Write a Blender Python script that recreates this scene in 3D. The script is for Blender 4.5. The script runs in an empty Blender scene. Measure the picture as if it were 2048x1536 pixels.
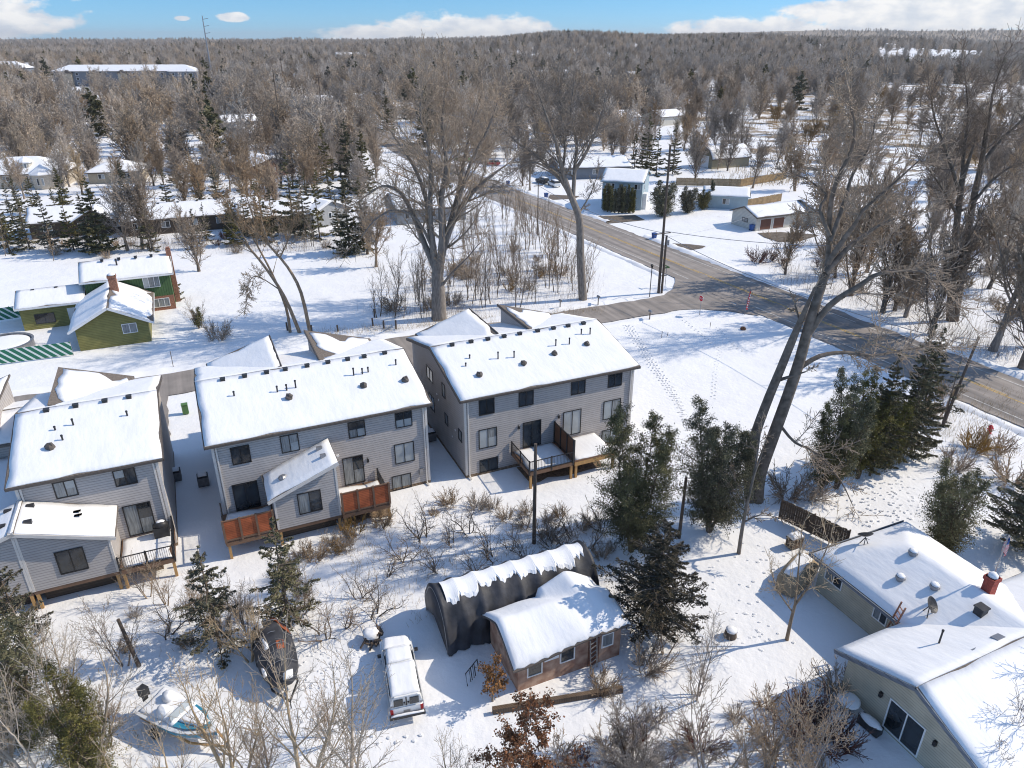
import bpy, math, random
import numpy as np
from math import radians, sin, cos, pi
S = bpy.context.scene
COL = S.collection
random.seed(7)

# ------------------------------------------------------------------ camera
CAM_H, FOC, PITCH = 33.0, 1450.0, radians(25.5)
cam = bpy.data.cameras.new('camera'); camo = bpy.data.objects.new('camera', cam); COL.objects.link(camo)
camo.location = (0, 0, CAM_H); camo.rotation_euler = (pi/2 - PITCH, 0, 0)
cam.sensor_fit = 'HORIZONTAL'; cam.sensor_width = 36.0; cam.lens = 36.0*FOC/2048.0
cam.clip_start = 0.5; cam.clip_end = 30000
S.camera = camo

# ------------------------------------------------------------------ sun, sky, exposure
SUN_AZ, SUN_EL = radians(13.0), radians(39.0)          # azimuth counted from +X towards +Y
sl = bpy.data.lights.new('sun', 'SUN'); sl.energy = 3.6; sl.angle = radians(0.53); sl.color = (1.0, 0.885, 0.715)
so = bpy.data.objects.new('sun', sl); COL.objects.link(so); so.location = (60, 20, 80)
so.rotation_euler = (pi/2 - SUN_EL, 0, SUN_AZ + pi/2)
W = bpy.data.worlds.new('World'); S.world = W; W.use_nodes = True
def build_world():
    nt = W.node_tree; nt.nodes.clear(); N = nt.nodes.new; L = nt.links.new
    out = N('ShaderNodeOutputWorld')
    sky = N('ShaderNodeTexSky'); sky.sky_type = 'NISHITA'; sky.sun_disc = False
    sky.sun_elevation = SUN_EL; sky.sun_rotation = pi/2 - SUN_AZ
    sky.air_density = 1.0; sky.dust_density = 0.2; sky.ozone_density = 1.5; sky.altitude = 300
    bg = N('ShaderNodeBackground'); bg.inputs[1].default_value = 0.15
    tc = N('ShaderNodeTexCoord'); sp = N('ShaderNodeSeparateXYZ'); L(tc.outputs['Generated'], sp.inputs[0])
    def m(op, a, b=None, c=None):
        n = N('ShaderNodeMath'); n.operation = op
        for i, v in enumerate((a, b, c)):
            if v is None: continue
            if isinstance(v, (int, float)): n.inputs[i].default_value = v
            else: L(v, n.inputs[i])
        return n.outputs[0]
    az = m('ARCTAN2', sp.outputs[0], sp.outputs[1]); el = m('ARCSINE', sp.outputs[2])
    tr = N('ShaderNodeValToRGB'); L(m('MAXIMUM', el, 0.0), tr.inputs[0]); e = tr.color_ramp.elements
    e[0].position = 0.0; e[0].color = (.26, .55, 1.10, 1); e[1].position = .45; e[1].color = (1.15, 1.15, 1.15, 1); k = e.new(.045); k.color = (.225, .47, .86, 1)
    tint = N('ShaderNodeMix'); tint.data_type = 'RGBA'; tint.blend_type = 'MULTIPLY'; tint.inputs[0].default_value = 1
    L(sky.outputs[0], tint.inputs[6]); L(tr.outputs[0], tint.inputs[7]); L(tint.outputs[2], bg.inputs[0])
    cb = N('ShaderNodeCombineXYZ'); L(az, cb.inputs[0]); L(m('MULTIPLY', el, 1.9), cb.inputs[1])
    no = N('ShaderNodeTexNoise'); no.inputs['Scale'].default_value = 26; no.inputs['Detail'].default_value = 7; no.inputs['Roughness'].default_value = 0.58
    L(cb.outputs[0], no.inputs['Vector'])
    n0 = m('MULTIPLY', m('SUBTRACT', no.outputs[0], 0.5), 2.6)
    acc = None
    for a0, wa, e0, we in ((-0.085, .10, .003, .0255), (-0.02, .09, .003, .025), (-.165, .075, .002, .014), (.30, .12, .006, .020), (.47, .17, .020, .027), (.62, .2, .032, .026),
                           (-.64, .15, .026, .036), (-.56, .075, .016, .014), (-.3315, .020, .0222, .0058), (-.385, .010, .0205, .003), (.40, .10, .004, .018)):
        q = m('ADD', m('POWER', m('ABSOLUTE', m('DIVIDE', m('SUBTRACT', az, a0), wa)), 2), m('POWER', m('ABSOLUTE', m('DIVIDE', m('SUBTRACT', el, e0), we)), 2))
        v = m('SUBTRACT', 1.0, q)
        acc = v if acc is None else m('MAXIMUM', acc, v)
    t = m('ADD', acc, n0)
    mr = N('ShaderNodeMapRange'); mr.interpolation_type = 'SMOOTHSTEP'; L(t, mr.inputs[0]); mr.inputs[1].default_value = 0.0; mr.inputs[2].default_value = 0.55
    mask = m('MULTIPLY', mr.outputs[0], m('GREATER_THAN', el, -0.02))
    no2 = N('ShaderNodeTexNoise'); no2.inputs['Scale'].default_value = 34; no2.inputs['Detail'].default_value = 5; L(cb.outputs[0], no2.inputs['Vector'])
    cr = N('ShaderNodeValToRGB'); L(no2.outputs[0], cr.inputs[0])
    cr.color_ramp.elements[0].position = .36; cr.color_ramp.elements[0].color = (.70, .76, .85, 1)
    cr.color_ramp.elements[1].position = .6; cr.color_ramp.elements[1].color = (1.0, 1.0, 1.0, 1)
    bc = N('ShaderNodeBackground'); L(cr.outputs[0], bc.inputs[0]); bc.inputs[1].default_value = .84
    mx = N('ShaderNodeMixShader'); L(mask, mx.inputs[0]); L(bg.outputs[0], mx.inputs[1]); L(bc.outputs[0], mx.inputs[2]); L(mx.outputs[0], out.inputs[0])
build_world()
S.view_settings.view_transform = 'Standard'; S.view_settings.look = 'None'; S.view_settings.exposure = 0.26; S.view_settings.gamma = 1
S.view_settings.use_curve_mapping = False
cy = S.cycles
cy.max_bounces = 5; cy.diffuse_bounces = 3; cy.glossy_bounces = 2; cy.transmission_bounces = 2; cy.transparent_max_bounces = 4; cy.volume_bounces = 0
cy.caustics_reflective = False; cy.caustics_refractive = False; cy.use_denoising = True; cy.filter_width = 1.1
try: cy.denoiser = 'OPENIMAGEDENOISE'
except Exception: pass
cy.use_adaptive_sampling = False

# ------------------------------------------------------------------ helpers
CP, SP = cos(PITCH), sin(PITCH)
A24 = radians(24.0)
UX, UY, VX, VY = cos(A24), sin(A24), -sin(A24), cos(A24)
def g(px, py, z=0.0):                                   # point of the plane at height z seen at a photo pixel
    a = (px-1024)/FOC; b = (py-768)/FOC
    d = (a, CP-b*SP, -SP-b*CP); t = (z-CAM_H)/d[2]
    return d[0]*t, d[1]*t
def uv(u, v): return u*UX+v*VX, u*UY+v*VY               # the street grid is turned 24 degrees
def to_uv(x, y): return x*UX+y*UY, x*VX+y*VY
def sm(a, b, x):
    t = min(1, max(0, (x-a)/(b-a))); return t*t*(3-2*t)

class MB:
    def __init__(s): s.v = []; s.f = []; s.sm = False
    def add(s, vs, fs):
        n = len(s.v); s.v += [tuple(p) for p in vs]; s.f += [tuple(i+n for i in f) for f in fs]; return s
    def box(s, x0, x1, y0, y1, z0, z1):
        return s.add([(x0,y0,z0),(x1,y0,z0),(x1,y1,z0),(x0,y1,z0),(x0,y0,z1),(x1,y0,z1),(x1,y1,z1),(x0,y1,z1)],
                     [(3,2,1,0),(4,5,6,7),(0,1,5,4),(1,2,6,5),(2,3,7,6),(3,0,4,7)])
    def bar(s, p, q, w, h=None):                        # box beam from p to q
        h = h or w; p = np.array(p, float); q = np.array(q, float); d = q-p; L = np.linalg.norm(d); d /= L
        up = np.array((0, 0, 1.)) if abs(d[2]) < .95 else np.array((1., 0, 0))
        a = np.cross(d, up); a /= np.linalg.norm(a); b = np.cross(a, d); a *= w/2; b *= h/2
        vs = [p-a-b, p+a-b, p+a+b, p-a+b, q-a-b, q+a-b, q+a+b, q-a+b]
        return s.add(vs, [(0,1,2,3),(7,6,5,4),(1,0,4,5),(2,1,5,6),(3,2,6,7),(0,3,7,4)])
    def tube(s, pts, rs, n=8, caps=True):
        pts = [np.array(p, float) for p in pts]; base = len(s.v); k = len(pts)
        for i, p in enumerate(pts):
            d = pts[min(i+1, k-1)]-pts[max(i-1, 0)]; d = d/(np.linalg.norm(d)+1e-9)
            up = np.array((0, 0, 1.)) if abs(d[2]) < .9 else np.array((1., 0, 0))
            a = np.cross(d, up); a /= np.linalg.norm(a); b = np.cross(d, a)
            r = rs[i] if hasattr(rs, '__len__') else rs
            for j in range(n):
                t = 2*pi*j/n; s.v.append(tuple(p+a*cos(t)*r+b*sin(t)*r))
        for i in range(k-1):
            for j in range(n):
                s.f.append((base+i*n+j, base+i*n+(j+1) % n, base+(i+1)*n+(j+1) % n, base+(i+1)*n+j))
        if caps:
            s.f.append(tuple(base+j for j in range(n-1, -1, -1))); s.f.append(tuple(base+(k-1)*n+j for j in range(n)))
        return s
    def prism(s, poly, axis, a, b):                     # poly in the two other axes, extruded from a to b
        n = len(poly)
        def P(q, t): return (t, q[0], q[1]) if axis == 'x' else ((q[0], t, q[1]) if axis == 'y' else (q[0], q[1], t))
        vs = [P(q, a) for q in poly]+[P(q, b) for q in poly]
        return s.add(vs, [tuple(range(n)), tuple(range(2*n-1, n-1, -1))]+[(i, n+i, n+(i+1) % n, (i+1) % n) for i in range(n)])
    def slab(s, c, t, nx=1, ny=1, rough=0.0, inset=0.0, taper=False, seed=0):
        """slab on the bilinear patch c=(p00,p10,p11,p01); top is raised by t; edges may wander and taper"""
        c = [np.array(q, float) for q in c]; r = random.Random(seed); base = len(s.v)
        ph = [r.uniform(0, 6.28) for _ in range(8)]
        lx = np.linalg.norm(c[1]-c[0]); ly = np.linalg.norm(c[3]-c[0])
        def ed(q, k): return inset*(.45+.2*sin(q*1.9+ph[k])*sin(q*.83+ph[k+1])+2.2*max(0, sin(q*.61+ph[k+2]))**9+r.uniform(0, .3))
        e0 = [ed(i*lx/nx, 0)/ly for i in range(nx+1)]; e1 = [ed(i*lx/nx, 2)/ly for i in range(nx+1)]
        f0 = [ed(j*ly/ny, 4)/lx for j in range(ny+1)]; f1 = [ed(j*ly/ny, 5)/lx for j in range(ny+1)]
        top = []; bot = []
        for j in range(ny+1):
            for i in range(nx+1):
                a = i/nx; b = j/ny
                if inset: a = f0[j]+a*(1-f0[j]-f1[j]); b = e0[i]+b*(1-e0[i]-e1[i])
                p = c[0]*(1-a)*(1-b)+c[1]*a*(1-b)+c[2]*a*b+c[3]*(1-a)*b
                edge = i in (0, nx) or j in (0, ny)
                h = t*(.45 if (taper and edge) else 1)
                if rough: h += rough*(sin(a*lx*1.3+ph[0])*sin(b*ly*1.1+ph[1])+.6*sin(a*lx*2.9+ph[3]+b*ly)+r.uniform(-.4, .4))*(0.4 if edge else 1)
                top.append(p+np.array((0, 0, max(h, .02)))); bot.append(p)
        n = (nx+1)*(ny+1); s.v += [tuple(p) for p in top]+[tuple(p) for p in bot]
        I = lambda i, j: base+j*(nx+1)+i
        for j in range(ny):
            for i in range(nx):
                s.f.append((I(i,j), I(i+1,j), I(i+1,j+1), I(i,j+1))); s.f.append((n+I(i,j+1), n+I(i+1,j+1), n+I(i+1,j), n+I(i,j)))
        for i in range(nx):
            s.f.append((n+I(i,0), n+I(i+1,0), I(i+1,0), I(i,0))); s.f.append((I(i,ny), I(i+1,ny), n+I(i+1,ny), n+I(i,ny)))
        for j in range(ny):
            s.f.append((I(0,j), I(0,j+1), n+I(0,j+1), n+I(0,j))); s.f.append((n+I(nx,j), n+I(nx,j+1), I(nx,j+1), I(nx,j)))
        return s
    def blob(s, c, r, nu=10, nv=6, jit=0.1, seed=0):
        rr = random.Random(seed); base = len(s.v)
        for j in range(nv+1):
            for i in range(nu):
                th = pi*j/nv; k = 1+rr.uniform(-jit, jit) if 0 < j < nv else 1
                s.v.append((c[0]+r[0]*sin(th)*cos(2*pi*i/nu)*k, c[1]+r[1]*sin(th)*sin(2*pi*i/nu)*k, c[2]+r[2]*cos(th)*k))
        for j in range(nv):
            for i in range(nu):
                s.f.append((base+j*nu+i, base+(j+1)*nu+i, base+(j+1)*nu+(i+1) % nu, base+j*nu+(i+1) % nu))
        return s
    def lathe(s, c, prof, n=12):
        base = len(s.v)
        for r, z in prof:
            for i in range(n): s.v.append((c[0]+r*cos(2*pi*i/n), c[1]+r*sin(2*pi*i/n), c[2]+z))
        for k in range(len(prof)-1):
            for i in range(n): s.f.append((base+k*n+i, base+k*n+(i+1) % n, base+(k+1)*n+(i+1) % n, base+(k+1)*n+i))
        s.f.append(tuple(base+i for i in range(n-1, -1, -1))); s.f.append(tuple(base+(len(prof)-1)*n+i for i in range(n)))
        return s
    def build(s, name, mat, parent=None, smooth=False, loc=None):
        me = bpy.data.meshes.new(name); me.from_pydata(s.v, [], s.f); me.update()
        if mat: me.materials.append(mat)
        if smooth or s.sm: me.polygons.foreach_set('use_smooth', [True]*len(me.polygons))
        return link(name, me, parent, loc)
def link(name, me, parent=None, loc=None):
    o = bpy.data.objects.new(name, me); COL.objects.link(o)
    if parent is not None: o.parent = parent
    if loc is not None: o.location = loc
    return o
def tag(o, label=None, cat=None, group=None, kind=None):
    if label: o['label'] = label
    if cat: o['category'] = cat
    if group: o['group'] = group
    if kind: o['kind'] = kind
    return o
def thing(name, label, cat, loc=(0,0,0), rot=0.0, group=None):
    o = bpy.data.objects.new(name, None); COL.objects.link(o); o.empty_display_size = .3
    o.location = loc; o.rotation_euler = (0, 0, rot)
    return tag(o, label, cat, group)
def copy_tree(o, parent=None):
    c = o.copy(); COL.objects.link(c)
    if parent is not None: c.parent = parent
    for ch in o.children: copy_tree(ch, c)
    return c

# ------------------------------------------------------------------ materials
def mat(name, col, rough=.8, var=.15, scale=3.0, bump=0.0, bscale=20.0, metal=0.0, spec=.3, col2=None, objrand=0.0, detail=4, stretch=None, coord='Object', coat=0):
    m = bpy.data.materials.new(name); m.use_nodes = True; nt = m.node_tree; N = nt.nodes.new; L = nt.links.new
    b = nt.nodes['Principled BSDF']; b.inputs['Roughness'].default_value = rough; b.inputs['Metallic'].default_value = metal
    b.inputs['Specular IOR Level'].default_value = spec; b.inputs['Coat Weight'].default_value = coat
    tc = N('ShaderNodeTexCoord'); src = tc.outputs[coord]
    if stretch:
        mp = N('ShaderNodeMapping'); mp.inputs['Scale'].default_value = stretch; L(src, mp.inputs[0]); src = mp.outputs[0]
    no = N('ShaderNodeTexNoise'); no.inputs['Scale'].default_value = scale; no.inputs['Detail'].default_value = detail; L(src, no.inputs['Vector'])
    cr = N('ShaderNodeValToRGB'); L(no.outputs[0], cr.inputs[0])
    c1 = tuple(max(0, x*(1-var)) for x in col); c2 = col2 or tuple(min(1, x*(1+var)) for x in col)
    cr.color_ramp.elements[0].position = .32; cr.color_ramp.elements[0].color = c1+(1,)
    cr.color_ramp.elements[1].position = .68; cr.color_ramp.elements[1].color = c2+(1,)
    outc = cr.outputs[0]
    if objrand:
        oi = N('ShaderNodeObjectInfo'); mr = N('ShaderNodeMapRange'); L(oi.outputs['Random'], mr.inputs[0])
        mr.inputs[3].default_value = 1-objrand; mr.inputs[4].default_value = 1+objrand
        hs = N('ShaderNodeHueSaturation'); L(outc, hs.inputs['Color']); L(mr.outputs[0], hs.inputs['Value'])
        mr2 = N('ShaderNodeMapRange'); mul = N('ShaderNodeMath'); mul.operation = 'MULTIPLY'; mul.inputs[1].default_value = 7.31
        fr = N('ShaderNodeMath'); fr.operation = 'FRACT'; L(oi.outputs['Random'], mul.inputs[0]); L(mul.outputs[0], fr.inputs[0]); L(fr.outputs[0], mr2.inputs[0])
        mr2.inputs[3].default_value = .55; mr2.inputs[4].default_value = 1.35; L(mr2.outputs[0], hs.inputs['Saturation']); outc = hs.outputs[0]
    L(outc, b.inputs['Base Color'])
    if bump:
        n2 = N('ShaderNodeTexNoise'); n2.inputs['Scale'].default_value = bscale; n2.inputs['Detail'].default_value = 5; L(src, n2.inputs['Vector'])
        bp = N('ShaderNodeBump'); bp.inputs['Strength'].default_value = bump; bp.inputs['Distance'].default_value = .05; L(n2.outputs[0], bp.inputs['Height']); L(bp.outputs[0], b.inputs['Normal'])
    return m
def lap(name, col, pitch=.19, axis=2, depth=.02, rough=.7, var=.06, sharp=True):      # lapped boards: saw-tooth relief
    m = mat(name, col, rough, var, 1.2); nt = m.node_tree; N = nt.nodes.new; L = nt.links.new; b = nt.nodes['Principled BSDF']
    tc = N('ShaderNodeTexCoord'); sp = N('ShaderNodeSeparateXYZ'); L(tc.outputs['Object'], sp.inputs[0])
    d = N('ShaderNodeMath'); d.operation = 'DIVIDE'; d.inputs[1].default_value = pitch
    if axis == 3:
        a = N('ShaderNodeMath'); L(sp.outputs[0], a.inputs[0]); L(sp.outputs[1], a.inputs[1]); L(a.outputs[0], d.inputs[0])
    else: L(sp.outputs[axis], d.inputs[0])
    f = N('ShaderNodeMath'); f.operation = 'FRACT'; L(d.outputs[0], f.inputs[0])
    i = N('ShaderNodeMath'); i.operation = 'SUBTRACT'; i.inputs[0].default_value = 1; L(f.outputs[0], i.inputs[1])
    bp = N('ShaderNodeBump'); bp.inputs['Strength'].default_value = 1; bp.inputs['Distance'].default_value = depth; L(i.outputs[0], bp.inputs['Height']); L(bp.outputs[0], b.inputs['Normal'])
    # shadow line under each board's edge, painted into the colour
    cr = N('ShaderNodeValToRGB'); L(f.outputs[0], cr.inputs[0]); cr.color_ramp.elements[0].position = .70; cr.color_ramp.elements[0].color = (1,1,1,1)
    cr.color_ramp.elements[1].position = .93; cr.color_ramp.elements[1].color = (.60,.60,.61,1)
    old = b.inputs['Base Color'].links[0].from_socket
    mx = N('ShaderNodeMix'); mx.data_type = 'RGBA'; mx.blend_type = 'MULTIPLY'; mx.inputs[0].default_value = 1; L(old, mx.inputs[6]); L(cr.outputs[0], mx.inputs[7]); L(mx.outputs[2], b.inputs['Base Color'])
    return m
M = {}
M['snow'] = mat('snow', (.85,.855,.865), .65, .03, .8, bump=.35, bscale=3.5, spec=.25)
M['roofsnow'] = mat('roof_snow', (.85,.855,.865), .65, .03, 1.0, bump=.6, bscale=1.7, spec=.25, stretch=(1.6, .6, 1))
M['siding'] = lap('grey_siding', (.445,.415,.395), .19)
M['trimw'] = mat('pale_trim', (.66,.62,.57), .6, .05)
M['white'] = mat('white_paint', (.78,.78,.77), .5, .04)
M['shingle'] = mat('brown_grey_shingle', (.16,.135,.115), .9, .3, 9, bump=.4, bscale=30)
M['fascia'] = mat('dark_fascia', (.10,.085,.075), .6, .1)
M['black'] = mat('black_frame', (.018,.018,.02), .45, .1, spec=.4)
M['glass'] = mat('dark_glass', (.022,.028,.034), .06, .5, .9, spec=.7)
M['blind'] = mat('glass_before_blind', (.34,.37,.38), .12, .18, .7, spec=.6)
M['curtain'] = mat('glass_before_curtain', (.20,.215,.22), .1, .35, 1.6, spec=.6, stretch=(6,6,.6))
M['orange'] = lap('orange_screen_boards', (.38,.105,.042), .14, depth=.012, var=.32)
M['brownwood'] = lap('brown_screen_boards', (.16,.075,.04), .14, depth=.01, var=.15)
M['newwood'] = mat('new_lumber', (.46,.27,.11), .75, .18, 2.5, stretch=(8,8,.8))
M['deckrim'] = mat('deck_rim', (.19,.115,.075), .7, .12)
M['gravel'] = mat('leafy_gravel', (.20,.145,.10), .95, .55, 6, bump=.7, bscale=14)
M['metal'] = mat('grey_metal', (.30,.30,.31), .45, .15, metal=.6)
M['dmetal'] = mat('dark_metal', (.05,.05,.052), .5, .2, metal=.3)
M['asph'] = None
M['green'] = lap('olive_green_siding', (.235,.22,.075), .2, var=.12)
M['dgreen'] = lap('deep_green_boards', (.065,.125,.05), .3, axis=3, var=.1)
M['brick'] = mat('red_brick', (.30,.145,.095), .85, .35, 9, bump=.3)
M['redbrick'] = mat('painted_red_brick', (.32,.07,.05), .85, .25, 9, bump=.3)
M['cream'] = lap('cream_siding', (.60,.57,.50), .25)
M['stonec'] = mat('cream_stone', (.47,.42,.35), .85, .2, 4, bump=.3)
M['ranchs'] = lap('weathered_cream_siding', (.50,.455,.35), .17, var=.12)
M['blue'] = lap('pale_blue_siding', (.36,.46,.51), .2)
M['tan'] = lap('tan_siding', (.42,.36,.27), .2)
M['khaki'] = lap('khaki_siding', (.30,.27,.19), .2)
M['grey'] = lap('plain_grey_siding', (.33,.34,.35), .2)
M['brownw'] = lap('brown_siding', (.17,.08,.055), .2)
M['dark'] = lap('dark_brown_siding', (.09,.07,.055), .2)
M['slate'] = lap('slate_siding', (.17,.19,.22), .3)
M['pink'] = mat('pink_weathered_board', (.38,.20,.14), .9, .35, 1.6, col2=(.50,.35,.26), bump=.3, bscale=8)
M['tarp'] = mat('black_tarp', (.044,.046,.054), .58, .35, 1.4, bump=.35, bscale=5, spec=.35)
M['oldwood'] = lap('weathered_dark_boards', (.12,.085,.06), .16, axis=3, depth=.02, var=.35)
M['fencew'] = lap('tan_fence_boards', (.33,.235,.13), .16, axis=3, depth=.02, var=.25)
M['pole'] = mat('pole_wood', (.11,.085,.068), .9, .3, 3, stretch=(6,6,.4))
M['bluebin'] = mat('blue_plastic', (.03,.09,.28), .45, .1)
M['boxgreen'] = mat('green_box', (.10,.20,.07), .55, .1)
M['red'] = mat('red_paint', (.50,.02,.035), .5, .1)
M['truckw'] = mat('white_car_paint', (.74,.75,.75), .3, .03, spec=.5, coat=.4)
M['rubber'] = mat('rubber', (.02,.02,.02), .85, .2)
M['teal'] = mat('teal_gelcoat', (.03,.24,.36), .3, .1, spec=.5)
M['lamp'] = mat('red_lens', (.35,.01,.012), .25, .1)
# ------------------------------------------------------------------ ground and roads
def hz(x, y):
    h = 23*math.exp(-((x-300)/700)**2)*sm(950, 1700, y)+6*sm(900, 1700, y)*(sin(x*.004)+1)*.5*sm(-700, -200, x)
    h += 58*sm(3800, 5600, y)*sm(900, 2200, x)+20*sm(3800, 5600, y)
    return h
def build_ground():
    ys = [-40+6*i for i in range(60)]+[320*1.06**i for i in range(61)]
    me = bpy.data.meshes.new('ground'); vs = []; fs = []; nx = 60
    for y in ys:
        w = 160+max(0, y)*1.0
        for i in range(nx+1):
            x = -w+2*w*i/nx; vs.append((x, y, hz(x, y)+(.05*sin(x*.31+y*.13)*sin(y*.23) if 10 < y < 320 else 0)-.06))
    for j in range(len(ys)-1):
        for i in range(nx):
            a = j*(nx+1)+i; fs.append((a, a+1, a+nx+2, a+nx+1))
    me.from_pydata(vs, [], fs); me.polygons.foreach_set('use_smooth', [True]*len(fs))
    m = mat('snowy_ground', (.85,.855,.865), .65, .03, .25, spec=.25); nt = m.node_tree; N = nt.nodes.new; L = nt.links.new; b = nt.nodes['Principled BSDF']
    geo = N('ShaderNodeNewGeometry'); pos = geo.outputs['Position']; sp = N('ShaderNodeSeparateXYZ'); L(pos, sp.inputs[0])
    def mr(s, a, c):
        n = N('ShaderNodeMapRange'); n.interpolation_type = 'SMOOTHSTEP'; L(s, n.inputs[0]); n.inputs[1].default_value = a; n.inputs[2].default_value = c; return n.outputs[0]
    def mm(op, a, c):
        n = N('ShaderNodeMath'); n.operation = op
        for k, v in enumerate((a, c)):
            if isinstance(v, (int, float)): n.inputs[k].default_value = v
            else: L(v, n.inputs[k])
        return n.outputs[0]
    def noise(sc, det=5, rough=.55):
        n = N('ShaderNodeTexNoise'); n.inputs['Scale'].default_value = sc; n.inputs['Detail'].default_value = det; n.inputs['Roughness'].default_value = rough; L(pos, n.inputs['Vector']); return n.outputs[0]
    X, Y = sp.outputs[0], sp.outputs[1]
    marsh = mm('MULTIPLY', mm('MULTIPLY', mr(X, 45, 85), mr(Y, 165, 220)), mr(Y, 900, 560))
    woods = mm('MULTIPLY', mm('MULTIPLY', mr(mm('ADD', mm('MULTIPLY', X, UX), mm('MULTIPLY', Y, UY)), 84, 92), mr(Y, 190, 150)), .55)
    left = mm('MULTIPLY', mm('MULTIPLY', mr(Y, 115, 175), mr(X, 20, -25)), .5)
    far = mm('MAXIMUM', mm('MULTIPLY', mr(Y, 450, 700), .7), mm('MULTIPLY', mr(Y, 1500, 1900), 1.5))
    amt = mm('MAXIMUM', mm('MAXIMUM', marsh, woods), mm('MAXIMUM', left, far))
    thr = mm('SUBTRACT', .70, mm('MULTIPLY', amt, .22))
    patch = mr(mm('SUBTRACT', mm('ADD', mm('MULTIPLY', noise(.075, 6, .65), .75), mm('MULTIPLY', noise(1.3, 4), .25)), thr), 0, .05)
    gn = N('ShaderNodeValToRGB'); L(noise(.9, 6), gn.inputs[0]); gn.color_ramp.elements[0].position = .3; gn.color_ramp.elements[0].color = (.13, .095, .06, 1); gn.color_ramp.elements[1].position = .7; gn.color_ramp.elements[1].color = (.40, .29, .16, 1)
    old = b.inputs['Base Color'].links[0].from_socket
    mx = N('ShaderNodeMix'); mx.data_type = 'RGBA'; L(patch, mx.inputs[0]); L(old, mx.inputs[6]); L(gn.outputs[0], mx.inputs[7]); L(mx.outputs[2], b.inputs['Base Color'])
    bp = N('ShaderNodeBump'); bp.inputs['Strength'].default_value = .8; bp.inputs['Distance'].default_value = .25
    L(mm('ADD', mm('MULTIPLY', noise(.45, 6, .6), .8), mm('MULTIPLY', noise(3.2, 4), .10)), bp.inputs['Height']); L(bp.outputs[0], b.inputs['Normal'])
    me.materials.append(m); o = link('ground', me); tag(o, 'snow covered ground with yards, marsh and far hills', kind='structure')
build_ground()
def asphalt():
    m = mat('salted_asphalt', (.27,.25,.235), .9, .12, .5, bump=.2, bscale=18); nt = m.node_tree; N = nt.nodes.new; L = nt.links.new; b = nt.nodes['Principled BSDF']
    tc = N('ShaderNodeTexCoord'); mp = N('ShaderNodeCombineXYZ')
    for k, w in enumerate(((UX*.9, UY*.9, 0), (VX*.03, VY*.03, 0))):
        d = N('ShaderNodeVectorMath'); d.operation = 'DOT_PRODUCT'; d.inputs[1].default_value = w; L(tc.outputs['Object'], d.inputs[0]); L(d.outputs['Value'], mp.inputs[k])
    n = N('ShaderNodeTexNoise'); n.inputs['Scale'].default_value = 1.2; n.inputs['Detail'].default_value = 4; L(mp.outputs[0], n.inputs['Vector'])
    cr = N('ShaderNodeValToRGB'); L(n.outputs[0], cr.inputs[0]); cr.color_ramp.elements[0].position = .35; cr.color_ramp.elements[0].color = (.78,.77,.76,1); cr.color_ramp.elements[1].position = .65; cr.color_ramp.elements[1].color = (1.25,1.2,1.15,1)
    old = b.inputs['Base Color'].links[0].from_socket
    mx = N('ShaderNodeMix'); mx.data_type = 'RGBA'; mx.blend_type = 'MULTIPLY'; mx.inputs[0].default_value = 1; L(old, mx.inputs[6]); L(cr.outputs[0], mx.inputs[7]); L(mx.outputs[2], b.inputs['Base Color'])
    return m
M['asph'] = asphalt()
M['mud'] = mat('wet_gravel_drive', (.15,.125,.10), .9, .35, 1.6, bump=.3)
M['paintw'] = mat('worn_white_marking', (.62,.61,.58), .8, .35, 2.5)
M['painty'] = mat('worn_yellow_marking', (.55,.36,.10), .8, .35, 2.5)
ROADC = [(20, 73.6), (45, 73.0), (72, 71.9), (97, 70.9), (120, 70.2), (140, 69.4), (160, 68.2), (190, 67.3), (240, 69.0), (290, 71.5), (360, 73)]
def roadu(v):
    for (v0, u0), (v1, u1) in zip(ROADC, ROADC[1:]):
        if v <= v1: return u0+(u1-u0)*(v-v0)/(v1-v0)
    return ROADC[-1][1]
def strip(name, fn, v0, v1, n, z, m, kind='structure', label=None):
    b = MB(); r = random.Random(3)
    for i in range(n+1):
        v = v0+(v1-v0)*i/n; a, c = fn(v, r); b.v += [uv(a, v)+(z,), uv(c, v)+(z,)]
    b.f = [(2*i, 2*i+1, 2*i+3, 2*i+2) for i in range(n)]
    return tag(b.build(name, m), label, kind=kind)
strip('road', lambda v, r: (roadu(v)-5.2+r.uniform(-.25, .25), roadu(v)+5.2+r.uniform(-.25, .25)), 20, 360, 300, .03, M['asph'], label='grey county road crossing the scene')
def marks():
    b = MB(); w = MB(); r = random.Random(5)
    for i in range(170):
        v = 20+2*i; v2 = v+2.0
        if v > 240: break
        for q in (-.16, .16):
            if r.random() < .93:
                b.add([uv(roadu(v)+q-.07, v)+(.038,), uv(roadu(v)+q+.07, v)+(.038,), uv(roadu(v2)+q+.07, v2)+(.038,), uv(roadu(v2)+q-.07, v2)+(.038,)], [(0,1,2,3)])
        for q in (-3.7, 3.7):
            if q < 0 and 70 < v < 84: continue
            if r.random() < .93:
                w.add([uv(roadu(v)+q-.06, v)+(.038,), uv(roadu(v)+q+.06, v)+(.038,), uv(roadu(v2)+q+.06, v2)+(.038,), uv(roadu(v2)+q-.06, v2)+(.038,)], [(0,1,2,3)])
    tag(b.build('road_centre_line', M['painty']), 'double yellow line along the county road', kind='structure')
    tag(w.build('road_edge_line', M['paintw']), 'white edge lines along the county road', kind='structure')
marks()
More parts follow.
